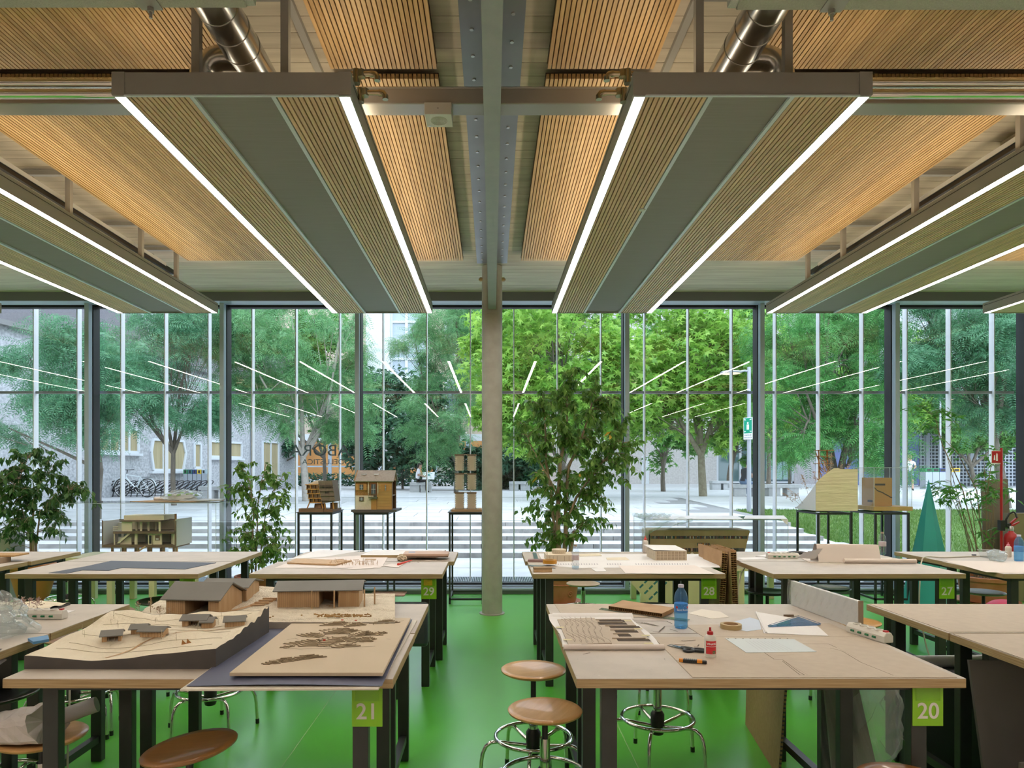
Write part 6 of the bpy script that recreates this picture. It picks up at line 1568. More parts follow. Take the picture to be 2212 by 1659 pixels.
# cutter knife
p0, p1 = g(1466,1431), g(1527,1436); p = (p0+p1)/2; d = p1-p0
t = thing('utility_knife','black and orange snap-blade knife on table 20','knife',(p.x,p.y,T+0.0025),math.atan2(d.y,d.x)); L = d.length/2
og = mat('knife_orange',(0.75,0.27,0.02),0.4)
MB().prism([(-L*0.8,-0.007),(L*0.5,-0.009),(L,-0.007),(L,0.006),(L*0.5,0.010),(-L*0.8,0.008)],0.0,0.014,'z').build('body', blackpl_m, t, bevel=0.003)
MB().box(-L*0.98,-L*0.68,-0.008,0.009,0.001,0.0145).build('orange_nose', og, t, bevel=0.002); MB().box(L*0.30,L*0.68,-0.0105,0.0112,0.003,0.0165).build('orange_slider', og, t, bevel=0.002)
q = MB()
for k in range(9): q.box(-L*0.6+k*0.008,-L*0.6+k*0.008+0.004,-0.0085,0.0095,0.002,0.0150)
q.build('grip_ribs', hm_, t); MB().prism([(-L*1.0,-0.003),(-L*0.95,0.005),(-L*1.17,0.003)],0.006,0.007,'z').build('blade', alu_m, t)
# tape roll
p = g(1579,1358); t = thing('tape_roll','masking tape roll lying flat on table 20','tape',p)
MB().lathe([(0.037,0.0),(0.052,0.0),(0.052,0.025),(0.037,0.025),(0.037,0.0)],40).build('tape', mat('tape_kraft',(0.46,0.34,0.16),0.55), t, smooth=True)
MB().lathe([(0.0355,0.001),(0.037,0.001),(0.037,0.0248),(0.0355,0.0248),(0.0355,0.001)],40).build('core', kraft_m, t, smooth=True)
# papers on table 20
flat('paper_sheet','loose cream paper offcut behind the blue bottle on table 20','paper',[(1486,1325),(1516,1316),(1557,1322),(1575,1333),(1538,1337)],m=mat('paper_cream',(0.76,0.70,0.62),0.7))
flat('paper_sheet','pale blue tracing sheet beside the tape roll on table 20','paper',[(1553,1352),(1620,1334),(1640,1340),(1645,1360),(1613,1364)],T+0.0018,m=mat('paper_blue',(0.58,0.66,0.80),0.6))
t = flat('paper_sheet','white folded sheet under the set square on table 20','paper',[(1634,1322),(1700,1333),(1760,1347),(1790,1374),(1650,1368)],T+0.0030,m=white_m)
MB().tube([(G(1634,1325,T)-t.location)+Vector((0,0,0.006)),(G(1655,1369,T)-t.location)+Vector((0,0,0.004)),],0.006,8).build('fold', white_m, t, smooth=True)
t = flat('plastic_sleeve','clear punched sleeve with pencilled drawing on table 20','paper',[(1566,1379),(1715,1381),(1764,1408),(1612,1410)],T+0.0030,m=mat('sleeve_white',(0.72,0.74,0.76),0.25))
strokes(t, loc_lines(t,[[(1610+8*k,1384+k*0.3),(1640+9*k,1405)] for k in range(9)],T+0.004),0.0016,0.0015,grey_ink,'drawing')
q = MB()
for k in range(9): v = G(1573+16*k,1381,T)-t.location; q.cyl((v.x,v.y,0.0012),(v.x,v.y,0.0016),0.004,n=8)
q.build('punch_holes', cut_m, t)
# set square
t = flat('set_square','clear blue set square lying on the white folded sheet','ruler',[(1659,1354),(1725,1333),(1773,1350)],T+0.0065,0.002,glass_mat('square_blue',(0.50,0.66,0.85),1.4,film=0.28,filmc=(0.16,0.30,0.5)))
W = [G(x,y,T)-t.location for x,y in ((1659,1354),(1725,1333),(1773,1350),(1705,1350),(1728,1341),(1748,1348))]
MB().tube([W[0]+Vector((0,0,.0075)),W[1]+Vector((0,0,.0075)),W[2]+Vector((0,0,.0075))],0.0015,5,closed=True).tube([w_+Vector((0,0,.0075)) for w_ in W[3:]],0.0015,5,closed=True).build('edge', mat('square_edge',(0.07,0.14,0.28),0.3), t)
t = thing('card_scrap','small dark brown folded card scrap behind the set square','scrap',g(1702,1332),0.2); MB().hexa([(-.03,-.01,0),(.03,-.012,0),(.03,-.006,0),(-.03,-.004,0)],[(-.03,-.01,.014),(.028,-.012,.012),(.028,-.006,.012),(-.03,-.004,.014)]).build('strip', mat('scrap_brown',(0.17,0.12,0.08),0.8), t)
# wrapped panel standing on the table edge
a, b = Vector((1.80,4.10,T+0.001)), Vector((1.855,3.45,T+0.001)); d = (b-a); L = d.length
t = thing('wrapped_board','white panel in shiny plastic wrap standing on the edge of table 20','panel',a,math.atan2(d.y,d.x))
MB().box(0.0,L,-0.012,0.010,0,0.145).build('panel', mat('panel_white',(0.82,0.79,0.77),0.4), t, bevel=0.003)
MB().box(L,L+0.006,-0.013,0.012,0,0.147).build('panel_end', mat('panel_end_brown',(0.30,0.22,0.15),0.6), t)
fw_ = glass_mat('wrap_film',(0.95,0.97,0.98),1.5,rough=0.08,film=0.18,filmc=(0.85,0.85,0.85))
MB().grid(lambda u_,v_: (-0.035+u_*(L+0.03), -0.0165-0.002*math.sin(u_*31+v_*5)-0.0015*math.sin(u_*67-v_*9), v_*0.150), 40, 8).build('wrap_face', fw_, t)
MB()._add([(0,-0.014,0),(0,0.012,0),(0,0.012,0.147),(0,-0.014,0.147),(-0.04,-0.002,0.055)],[(0,1,4),(1,2,4),(2,3,4),(3,0,4)]).build('wrap_end', fw_, t)
# power strips
def power_strip(label, c, rz, n=5, tilt=0.0, swm=None, side=True):
    t = thing('power_strip', label, 'power strip', c, rz, 'white power strips'); L = 0.045*n/2+0.03
    pm = mat('strip_white',(0.72,0.69,0.63),0.4)
    MB().prism([(-0.026,0.0),(0.026,0.0),(0.026,0.03),(0.014,0.048),(-0.014,0.048),(-0.026,0.03)],-L,L,'x').build('body', pm, t, bevel=0.004)
    for k in range(n):
        x = -L+0.045+0.045*k
        bump_ = MB().lathe([(0.020,0.0),(0.019,0.006),(0.015,0.007)],20,(x,0,0.046)).build('socket', pm, t, smooth=True)
        MB().lathe([(0.0,0.0075),(0.013,0.0072)],16,(x,0,0.0465)).build('socket_well', mat('well_grey',(0.35,0.34,0.31),0.5), bump_)
        sh = MB()
        for s in (-1,1): sh.tube([(x-0.010,s*0.0262,0.017),(x+0.010,s*0.0262,0.017)],0.0055,8)
        sh.build('green_shutter', mat('shutter_green',(0.0,0.16,0.05),0.4), t)
    MB().box(L-0.026,L-0.010,-0.010,0.010,0.046,0.054).build('switch', mat('switch_red',(0.55,0.02,0.02),0.35), t)
    return t
power_strip('white power strip on the edge of table 20 by the wrapped panel', (1.815,3.30,T+0.001), math.radians(-76), 4)
power_strip('white power strip with four green sockets on table 27', (XP(1690,6.3),6.3,T+0.001), math.radians(180), 5)
power_strip('white power strip with red switch beside the plastic bag', (XP(85,3.72),3.72,T+0.001), math.radians(-2), 5)
def cable(label, pts, r=0.0042, m=None):
    t = thing('cable', label, 'cable', (0,0,0), 0, 'cables'); 
    P_ = [Vector(p) for p in pts]; out = []
    for i in range(len(P_)-1):
        a0 = P_[max(0,i-1)]; a1 = P_[i]; a2 = P_[i+1]; a3 = P_[min(len(P_)-1,i+2)]
        for k in range(6):
            f = k/6; out.append(0.5*((2*a1)+(a2-a0)*f+(2*a0-5*a1+4*a2-a3)*f*f+(3*a1-a0-3*a2+a3)*f**3))
    out.append(P_[-1]); c = out[0].copy(); t.location = c
    MB().tube([q-c for q in out], r, 7).build('cord', m or mat('cord_cream',(0.58,0.54,0.45),0.5), t, smooth=True); return t
cable('cream cable dropping from the power strip over the edge of table 27', [P(1648,1213,6.3),P(1625,1215,6.25),P(1605,1232,6.1),P(1597,1260,5.9),P(1594,1300,5.8),(XP(1594,5.8),5.8,0.3),(XP(1600,5.9),5.9,0.006),(XP(1700,6),6.0,0.006)], 0.006)
cable('cream cable of the power strip beside the plastic bag, hanging by table 21', [(XP(122,3.72),3.72,T+0.02),P(140,1352,3.70),P(147,1370,3.68),P(150,1420,3.6),(XP(150,3.5),3.5,0.5),(XP(146,3.45),3.45,0.2),(XP(152,3.4),3.4,0.05),(XP(175,3.3),3.3,0.006)], 0.005)
cable('cream cable crossing the table under the takeaway tub and dangling', [P(2190,1201,6.5),(XP(2110,6.4),6.4,T+0.006),(XP(2040,6.3),6.3,T+0.008),P(2000,1203,6.25),P(1990,1216,6.2),(XP(1987,6.1),6.1,0.72),(XP(1986,6.0),6.0,0.5),(XP(1995,5.9),5.9,0.3),(XP(2010,5.8),5.8,0.12),(XP(2040,5.7),5.7,0.006)], 0.006)
cable('grey cable lying on the floor rail below table 20', [(1.27,3.35,0.155),(1.30,3.22,0.175),(1.24,3.12,0.16),(1.20,3.0,0.10),(1.1,2.95,0.006)], 0.005, mat('cord_grey',(0.3,0.3,0.3),0.5))

# ---------------- table 21: terrain models, blue sheet, contour board
def vnoise(x, y, seed=0):
    return (math.sin(x*1.7+seed)+math.sin(y*2.3+seed*1.3)+math.sin((x+y)*1.1+seed*.7)+0.5*math.sin(x*4.1-y*2.7+seed))/3.5
def shed(parent, x, y, z, w_, d_, h_, rz, open_=False, rt=0.35, bm=None):
    """small timber house with a pitched grey roof, as a part with its own roof and posts"""
    bm = bm or bassw_m
    M = Matrix.Translation((x,y,z)) @ Matrix.Rotation(rz,4,'Z')
    q = MB(); q.M = M
    if open_:
        q.box(-w_/2,-w_/2+w_*0.25,-d_/2,d_/2,0,h_).box(w_*0.35,w_/2,-d_/2,d_/2,0,h_).box(-w_/2,w_/2,d_/2-0.004,d_/2,0,h_)
    else: q.box(-w_/2,w_/2,-d_/2,d_/2,0,h_)
    hb_ = q.build('house', bm, parent)
    r_ = MB(); r_.M = M; e = 0.008
    r_.hexa([(-w_/2-e,-d_/2-e*2,h_-0.001),(w_/2+e,-d_/2-e*2,h_-0.001),(w_/2+e,0,h_+d_*rt),(-w_/2-e,0,h_+d_*rt)],[(-w_/2-e,-d_/2-e*2,h_+0.003),(w_/2+e,-d_/2-e*2,h_+0.003),(w_/2+e,0,h_+d_*rt+0.004),(-w_/2-e,0,h_+d_*rt+0.004)])
    r_.hexa([(-w_/2-e,0,h_+d_*rt),(w_/2+e,0,h_+d_*rt),(w_/2+e,d_/2+e,h_+0.003),(-w_/2-e,d_/2+e,h_+0.003)],[(-w_/2-e,0,h_+d_*rt+0.004),(w_/2+e,0,h_+d_*rt+0.004),(w_/2+e,d_/2+e,h_+0.007),(-w_/2-e,d_/2+e,h_+0.007)])
    r_.build('roof', rooft_m, hb_)
    for s in (-1,1):
        gq = MB(); gq.M = M; gq._add([(s*w_/2,-d_/2,h_),(s*w_/2,d_/2,h_),(s*w_/2,0,h_+d_*rt)],[(0,1,2)]); gq.build('gable', bm, hb_)
    dq = MB(); dq.M = M; n = max(3,int(w_/0.012))
    for k in range(n): dq.box(-w_/2+k*w_/n,-w_/2+k*w_/n+0.0012,-d_/2-0.0008,-d_/2,0,h_*0.98)
    o = dq.build('board_joints', mat('joint_brown',(0.30,0.17,0.08),0.8), hb_); o['kind'] = 'stuff'
    return hb_
t = thing('terrain_model','cream hill terrain model with dark card sides and small huts, front of table 21','model',(X21-0.005,2.77,T))
w1, d1 = 0.775, 0.60
def h1(uu, vv):
    b = 0.055+0.055*vv**1.2+0.018*vnoise(uu*7,vv*6,1)*(0.4+vv)
    b += 0.030*max(0,(uu-0.55)/0.45)*(1-vv*0.6) - 0.018*math.exp(-((uu-0.35)/0.25)**2)*(1-vv)+ (0.018*math.sin(vv*23)**2*vv if uu > 0.97 else 0)
    return max(0.02,b*0.92)
tp1 = MB().grid(lambda a,b: (a*w1+0.02*b, b*d1, h1(a,b)), 60, 44).build('ground', cream_m, t, smooth=True)
def skirt(fn, segs, nm, m):
    q = MB()
    for a, b in zip(segs, segs[1:]):
        pa, pb = fn(*a), fn(*b)
        q._add([(pa[0],pa[1],0),(pb[0],pb[1],0),(pb[0],pb[1],pb[2]+0.001),(pa[0],pa[1],pa[2]+0.001)],[(0,1,2,3)])
    return q.build(nm, m, t)
f1 = lambda a,b: (a*w1+0.02*b, b*d1, h1(a,b))
skirt(f1,[(k/60,0) for k in range(61)],'front_side',darkbase_m); skirt(f1,[(1,k/44) for k in range(45)],'end_side',darkbase_m); skirt(f1,[(0,k/44) for k in range(45)],'end_side',darkbase_m); skirt(f1,[(k/60,1) for k in range(61)],'back_side',darkbase_m)
for k, v0 in enumerate((0.16,0.30,0.5,0.72,0.86)):
    pts = [(a*w1+0.02*v0, (v0+0.035*math.sin(a*7+k*2))*d1, h1(a,v0+0.035*math.sin(a*7+k*2))+0.0012) for a in [j/40 for j in range(3,38)]]
    MB().tube(pts,0.0009,4).build('contour_line', mat('contour_tan',(0.45,0.37,0.25),0.8), t)
def path(pts, w_, m, hf, WW, DD, off=0.02):
    q = MB(); P_ = []
    for (a,b) in pts: P_.append(Vector((a*WW+off*b, b*DD, hf(a,b)+0.002)))
    for p_, n_ in zip(P_,P_[1:]):
        d = (n_-p_); s = Vector((-d.y,d.x,0)).normalized()*w_/2
        q._add([p_-s,n_-s,n_+s,p_+s],[(0,1,2,3)])
    return q.build('path', m, t)
pth = mat('path_tan',(0.52,0.33,0.17),0.7)
path([(0.40,0.05),(0.44,0.12),(0.47,0.22),(0.48,0.32),(0.52,0.40),(0.58,0.45)],0.012,pth,h1,w1,d1)
path([(0.60,0.46),(0.68,0.5),(0.78,0.52),(0.86,0.60),(0.92,0.58)],0.008,pth,h1,w1,d1)
for (a,b,w_,d_,h_,rz,op) in ((0.27,0.42,0.075,0.05,0.026,0.35,True),(0.37,0.55,0.060,0.045,0.024,0.2,False),(0.50,0.44,0.105,0.045,0.026,-0.03,False),(0.64,0.72,0.11,0.055,0.030,0.05,True),(0.72,0.70,0.05,0.05,0.03,0.1,False),(0.88,0.70,0.085,0.05,0.026,0.25,False)):
    shed(t, a*w1+0.02*b, b*d1, h1(a,b)-0.004, w_, d_, h_, rz, op)
for (a,b) in ((0.77,0.22),(0.75,0.2)): MB()._add([(a*w1,b*d1,h1(a,b)),(a*w1+0.02,b*d1+0.004,h1(a,b)+0.004),(a*w1+0.004,b*d1,h1(a,b)+0.022)],[(0,1,2)]).build('card_sail', mat('stick_orange',(0.38,0.17,0.05),0.7), t)
rr = random.Random(6)
for k in range(16):
    a, b = rr.uniform(0.03,0.97), rr.uniform(0.3,0.95); plume(t,a*w1,b*d1,h1(a,b),0.02+rr.random()*0.02,(rr.uniform(-.004,.004),0),8,'dry_shrub',0.004,mat('shrub_pale',(0.58,0.50,0.36),0.9))
# rear terrain with two timber halls
t = thing('terrain_model','stepped white terrain model with large timber halls, rear of table 21','model',(X21-0.06,3.44,T))
w2, d2 = 1.36, 0.70
def h2(uu, vv):
    lim = 0.042+0.020*round(3.2*(vv*0.9+0.25*vnoise(uu*5,vv*4,3)+0.12))/3.2
    lim += 0.040*math.exp(-((uu-0.40)/0.13)**2)*max(0,vv-0.35)*1.5
    return max(0.03, lim+0.002*vnoise(uu*60,vv*50,5))
f2 = lambda a,b: (a*w2+0.10*(1-b)*(1 if a < 0.02 else 1), b*d2, h2(a,b))
rough_m = mat('plaster_rough',(0.74,0.66,0.53),0.9,c2=(0.82,0.74,0.61),scale=30,bump=0.6,bscale=120)
MB().grid(f2, 90, 50).build('ground', rough_m, t)
for segs in ([(k/90,0) for k in range(91)],[(1,k/50) for k in range(51)],[(0,k/50) for k in range(51)],[(k/90,1) for k in range(91)]): skirt(f2,segs,'side',mat('side_grey',(0.42,0.38,0.33),0.8))
path([(0.33,0.10),(0.38,0.2),(0.42,0.34),(0.46,0.46),(0.47,0.6)],0.035,pth,h2,w2,d2,0.0)
for k in range(4): 
    b_ = 0.46+0.05*k; MB().box((0.455+0.008*k)*w2,(0.51+0.008*k)*w2,b_*d2,b_*d2+0.02,h2(.47,b_)+0.002,h2(.47,b_)+0.008+0.003*k).build('step', pth, t)
rr = random.Random(9)
q = MB()
for k in range(260):
    a = rr.gauss(0.42,0.07) if k < 130 else rr.gauss(0.86,0.06); b = rr.uniform(0.03,0.16) if k < 130 else rr.uniform(0.12,0.22)
    if 0.02 < a < 0.98: q.cbox((a*w2,b*d2,h2(a,b)+0.003),(0.006+0.006*rr.random(),0.004,0.005))
q.build('wood_chips', mat('chip_brown',(0.40,0.24,0.09),0.9), t)['kind'] = 'stuff'
def hall(x0, y0, z0, L, D, hl, hr, rz, open_span, posts, nm='hall'):
    M = Matrix.Translation((x0,y0,z0)) @ Matrix.Rotation(rz,4,'Z')
    def mb(): q = MB(); q.M = M; return q
    a_, b_ = open_span
    hb_ = mb().box(0,a_,0,D,0,hl).box(b_,L,0,D,0,hl).box(0,L,D-0.006,D,0,hl).box(0,L,0,D,-0.01,0.004).build(nm, bassw_m, t)
    n = int(L/0.011); dq = mb()
    for k in range(n):
        x = k*L/n
        if x < a_-0.002 or x > b_: dq.box(x,x+0.0012,-0.0007,0.0,0,hl)
    dq.build('board_joints', mat('joint_brown',(0.30,0.17,0.08),0.8), hb_)['kind'] = 'stuff'
    for k in range(max(2,int((b_-a_)/0.05))):
        x = a_+(b_-a_)*k/max(1,int((b_-a_)/0.05)-1); mb().box(x-0.003,x+0.003,0,0.006,0,hl).build('frame_post', bassw_m, hb_)
    rq = mb(); e = 0.02
    rq.hexa([(-e,-e*1.3,hl),(L+e,-e*1.3,hl),(L+e,D*0.45,hr),(-e,D*0.45,hr)],[(-e,-e*1.3,hl+0.005),(L+e,-e*1.3,hl+0.005),(L+e,D*0.45,hr+0.006),(-e,D*0.45,hr+0.006)])
    rq.build('roof', rooft_m, hb_)
    rq = mb(); rq.hexa([(-e,D*0.45,hr),(L+e,D*0.45,hr),(L+e,D+e,hl+0.004),(-e,D+e,hl+0.004)],[(-e,D*0.45,hr+0.006),(L+e,D*0.45,hr+0.006),(L+e,D+e,hl+0.009),(-e,D+e,hl+0.009)]); rq.build('roof', rooft_m, hb_)
    for x in (0,L):
        gq = mb(); gq._add([(x,0,hl),(x,D,hl),(x,D*0.45,hr)],[(0,1,2)]); gq.build('gable', bassw_m, hb_)
    for (x,y) in posts: mb().box(x-0.004,x+0.004,y-0.004,y+0.004,-0.015,hl+0.004).build('roof_post', bassw_m, hb_)
    return hb_
hall(0.235,0.16,0.042,0.29,0.26,0.085,0.155,-0.10,(0.10,0.235),[])
hall(0.32,0.42,0.060,0.245,0.20,0.085,0.118,-0.02,(0.20,0.225),[])
hall(0.775,0.30,0.050,0.44,0.22,0.095,0.130,0.09,(0.22,0.33),[(0.19,-0.035),(0.31,-0.035),(0.47,-0.01),(0.52,0.06)])
rr = random.Random(12)
for (a,b,h_) in ((0.05,0.3,0.08),(0.13,0.36,0.06),(0.19,0.4,0.07),(0.09,0.28,0.03),(0.02,0.25,0.06),(0.16,0.15,0.05)): plume(t,a*w2+0.06,b*d2,h2(a,b),h_,(rr.uniform(-.01,.01),0),40,'dried_plume',0.009)
for (x,y) in ((0.95,0.34),(0.98,0.36)): MB().cyl((x,y,0.07),(x,y,0.10),0.003,n=6).sphere((x,y,0.104),0.0035,6,4).build('scale_figure', white_m, t)
# blue sheet, white board, contour board
t = thing('white_board','white foam board jutting over the front edge of table 21','board',(-0.76,2.62,T+0.001))
MB().prism([(-0.375,-0.13),(0.345,-0.12),(0.36,1.03),(-0.375,1.04)],0,0.006,'z').build('sheet', mat('foamboard',(0.64,0.59,0.50),0.6), t)
t = thing('blue_sheet','dark blue paper sheet under the island contour board on table 21','sheet',(-0.76,2.62,T+0.0085))
def bs(a,b):
    return (-0.365+0.72*a-0.02*b, -0.10+1.13*b, 0.001+0.006*(1-b)**3*math.sin(a*3.1)+0.012*max(0,a-0.9)*b)
MB().grid(bs, 14, 20).build('sheet', navy_m, t, smooth=True)
t = thing('contour_board','thick cream board with carved dark-edged island contours on table 21','model',(-0.71,2.60,T+0.022))
MB().prism([(-0.287,0.0),(0.295,0.0),(0.285,0.97),(-0.30,0.97)],0,0.014,'z').build('board', mat('board_cream',(0.58,0.475,0.34),0.7,c2=(0.60,0.49,0.355),scale=4), t, bevel=0.002)
MB().box(-0.25,0.25,0.1,0.85,-0.0135,0.0).build('riser', darkbase_m, t)
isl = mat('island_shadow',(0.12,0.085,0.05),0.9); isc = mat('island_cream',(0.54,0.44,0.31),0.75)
rr = random.Random(14)
def island(cx, cy_, rx, ry, layers, seed, rot=0.0):
    r_ = random.Random(seed); ph = [r_.uniform(0,6.28) for _ in range(4)]
    for k in range(layers):
        f = 1-k/(layers+0.6); pts = []
        for j in range(26):
            a = 2*math.pi*j/26; w_ = 1+0.22*math.sin(3*a+ph[0])+0.15*math.sin(5*a+ph[1]+k*.4)+0.10*math.sin(9*a+ph[2])
            x, y = rx*f*w_*math.cos(a), ry*f*w_*math.sin(a); pts.append((cx+x*math.cos(rot)-y*math.sin(rot)+0.004*k, cy_+x*math.sin(rot)+y*math.cos(rot)))
        z = 0.0142+0.0040*k
        MB().prism(pts,z,z+0.0040,'z').build('contour_layer', isc, t)
        MB().prism([(cx+(p_[0]-cx)*1.035,cy_+(p_[1]-cy_)*1.035-0.003) for p_ in pts],z-0.0001,z+0.0012,'z').build('contour_shade', isl, t)  # dark rim paints the shade at the foot of each layer
for (x,y,rx,ry,n_,s,ro) in ((0.0,0.47,0.11,0.06,6,1,0.1),(-0.10,0.44,0.08,0.045,5,2,0.2),(0.10,0.60,0.06,0.035,5,3,0.3),(-0.02,0.66,0.09,0.045,5,4,0.0),(-0.12,0.58,0.06,0.03,4,5,-0.2),(0.13,0.50,0.05,0.03,4,6,0.0),(-0.07,0.82,0.07,0.03,4,7,0.1),(0.02,0.80,0.05,0.03,4,8,0.0),(0.17,0.86,0.06,0.02,4,9,0.1),(-0.13,0.16,0.05,0.025,4,10,0.4),(-0.06,0.20,0.07,0.025,4,11,0.4),(-0.17,0.13,0.03,0.02,3,12,0.2),(0.06,0.40,0.06,0.03,3,13,0.1),(-0.18,0.38,0.03,0.015,2,14,0.5),(0.18,0.62,0.03,0.03,3,15,0.1)):
    island(x,y,rx,ry,n_,s,ro)
ln = []
for k in range(46):
    x, y = rr.gauss(0.0,0.10), rr.gauss(0.53,0.11); ln.append([(x+0.02*j, y+rr.uniform(-.008,.008)) for j in range(rr.choice((2,3,4)))])
ln += [[(-0.19,0.36),(-0.12,0.34),(0.0,0.35),(0.1,0.37),(0.2,0.39)],[(0.10,0.93),(0.12,0.80),(0.2,0.84),(0.26,0.9)],[(-0.22,0.5),(-0.19,0.53),(-0.17,0.51)]]
strokes(t, ln, 0.0152, 0.003, isl, 'carved_shade')  # shade of the carved grooves drawn as dark strokes
q = MB()
for (x,y) in ((-0.04,0.83),(0.03,0.82),(-0.03,0.42)): q.cbox((x,y,0.034),(0.012,0.006,0.004))
q.build('red_marker', mat('marker_red',(0.6,0.06,0.03),0.5), t)
# ---------------- table with the plastic bag (far bicycle side, front row)
flat('printed_sheet','printed white sheets with dark plan drawings behind the power strip','paper',[(55,1334),(82,1317),(163,1319),(107,1336)],m=white_m)
t = bpy.data.objects[flat.__name__] if False else [o for o in COL.objects if o.get('label','').startswith('printed white sheets')][0]
strokes(t, loc_lines(t,[[(78,1327),(128,1325)],[(88,1324),(145,1321)],[(72,1333),(100,1332)]],T+0.002),0.0017,0.012,grey_ink,'print')
t = thing('terrain_model','flat pale terrain model with dried shrubs, half hidden by the plastic bag','model',(XP(-40,3.95),3.85,T))
MB().grid(lambda a,b: (a*0.42,b*0.25,0.02+0.012*vnoise(a*6,b*5,8)), 20, 12).build('ground', cream_m, t, smooth=True); MB().box(0,0.42,0,0.25,0,0.012).build('base', darkbase_m, t)
for k in range(7): plume(t,0.18+0.03*k,0.04+0.02*(k%3),0.025,0.05,(0.01,0),36,'dried_plume',0.011,mat('shrub_mauve',(0.40,0.28,0.25),0.9))
t = thing('plastic_bag','crumpled clear plastic bag with a water bottle inside, at the picture edge','bag',(-2.53,3.34,T+0.002))
rr = random.Random(17)
def bagf(a, b):
    an = a*2*math.pi; r_ = (1-0.55*b**1.4)*(1+0.10*math.sin(an*5+b*8)+0.06*math.sin(an*11-b*15)); 
    return (0.27*r_*math.cos(an), 0.20*r_*math.sin(an), 0.005+0.19*b**0.8*(1+0.08*math.sin(an*3))+(0.012*math.sin(an*7) if b > .8 else 0))
MB().grid(bagf, 48, 16).build('film', film_m, t, smooth=True)
MB().grid(lambda a,b: tuple(0.8*v_ for v_ in bagf(a+0.05,b*0.8)), 30, 10).build('inner_fold', film_m, t, smooth=True)
t = bottle('blue-tinted bottle lying inside the clear plastic bag', (-2.62,3.25,T+0.04), lab=None, water=0.0, tint=(0.75,0.85,0.92)); t.rotation_euler = (0,math.pi/2,0.3)
t = thing('dark_card_sheet','dark grey card sheet drooping over the table edge below the plastic bag','sheet',(-2.30,2.98,T+0.0012))
MB().grid(lambda a,b: (-0.42+0.62*a-0.1*b, -0.22+0.32*b, 0.001+(-0.10*max(0,a-0.55)**1.6 if a > .55 else 0)*0+ -0.0), 12, 6).build('sheet', darkbase_m, t)
MB().grid(lambda a,b: (0.12+0.10*a-0.1*b, -0.22+0.32*b, 0.001-0.05*a**1.5), 8, 6).build('drooping_end', darkbase_m, t)
flat('card_strip','blue and pink edged cards at the table corner by the plastic bag','card',[(60,1384),(104,1377),(106,1386),(72,1392)],T+0.004,0.012,mat('card_blue',(0.10,0.27,0.52),0.5))
# paper bag and tube on the stool
t = thing('paper_bag','crumpled pale grey paper bag lying on the beech stool','bag',(-1.98,2.93,0.562),0.05)
bgm = mat('bag_paper',(0.56,0.51,0.49),0.8,c2=(0.62,0.57,0.55),scale=6)
rr = random.Random(31)
def pbag():
    q = MB(); nu, nv = 14, 20
    ring = []
    for i in range(nu+1):
        u_ = i/nu; x = -0.34+0.42*u_; hh = 0.045+0.085*u_**0.8; dd = 0.11+0.02*u_
        for j in range(nv):
            a = 2*math.pi*j/nv; c, s_ = math.cos(a), math.sin(a)
            yy = dd*abs(c)**0.55*(1 if c > 0 else -1); zz_ = hh*0.5+hh*0.5*abs(s_)**0.55*(1 if s_ > 0 else -1)
            k_ = 1+0.10*(rr.random()-.5)
            ring.append((x+0.014*(rr.random()-.5)+(0.03*(1-2*zz_/max(hh,1e-3)) if i == nu else 0), yy*k_, max(0,zz_*(1+0.14*(rr.random()-.5)))))
    fs = [(i*nv+j, i*nv+(j+1)%nv, (i+1)*nv+(j+1)%nv, (i+1)*nv+j) for i in range(nu) for j in range(nv)]
    c0 = len(ring); ring.append((0.065,0.0,0.07)); fs += [(nu*nv+j, nu*nv+(j+1)%nv, c0) for j in range(nv)]
    ring.append((-0.35,0,0.02)); fs += [(j, c0+1, (j+1)%nv) for j in range(nv)]
    return q._add(ring, fs)
pbag().build('bag_body', bgm, t)
t = thing('paper_tube','grey rolled paper tube sticking out of the paper bag','tube',(-2.0,2.99,0.585))
MB().cyl((0,0,0.0),(0.235,0.07,0.075),0.034,n=24).build('roll', mat('tube_grey_paper',(0.42,0.41,0.42),0.6), t, smooth=True)

# ---------------- table 29
zz = T+0.0005
flat('paper_sheet','large white card sheet with torn edge at the far side of table 29','paper',[(625,1208),(690,1188),(786,1189),(702,1203)],m=white_m)
flat('paper_sheet','white paper under the matchstick model on table 29','paper',[(592,1227),(640,1209),(842,1196),(830,1217),(822,1227)],zz+0.001,m=pinkw_m)
t = flat('laser_cut_board','thin wood board with ragged cut edge on table 29','board',[(620,1218),(640,1209),(760,1213),(725,1222)],zz+0.004,0.012,bassw_m)
t = thing('matchstick_model','tiny matchstick frame model on white paper, table 29','model',g(770,1219,T+0.004),0)
rr = random.Random(19)
for k in range(60):
    a, b = rr.uniform(-0.22,0.20), rr.uniform(-0.07,0.09); h_ = rr.uniform(0.015,0.045)
    MB().cyl((a,b,0),(a+rr.uniform(-.006,.006),b,h_),0.0016,n=4).build('stick', bassw_m, t)
for k in range(14):
    a, b = rr.uniform(-0.2,0.12), rr.uniform(-0.07,0.09); MB().cyl((a,b,0.03),(a+rr.uniform(0.03,.08),b+rr.uniform(-.02,.02),0.032),0.0016,n=4).build('stick', bassw_m, t)
MB().box(0.07,0.16,0.0,0.05,0.038,0.041).build('small_deck', bassw_m, t)
t = thing('wood_board','thick white-faced board at the back corner of table 29','board',(XP(880,6.6),6.55,T)); MB().hexa([(-0.40,-0.20,0),(0.30,-0.20,0),(0.36,0.22,0),(-0.36,0.22,0)],[(-0.40,-0.20,0.022),(0.30,-0.20,0.022),(0.36,0.22,0.022),(-0.36,0.22,0.022)]).build('board', ply_m, t); MB().prism([(-0.40,-0.20),(0.30,-0.20),(0.36,0.22),(-0.36,0.22)],0.022,0.0235,'z').build('white_face', white_m, t)
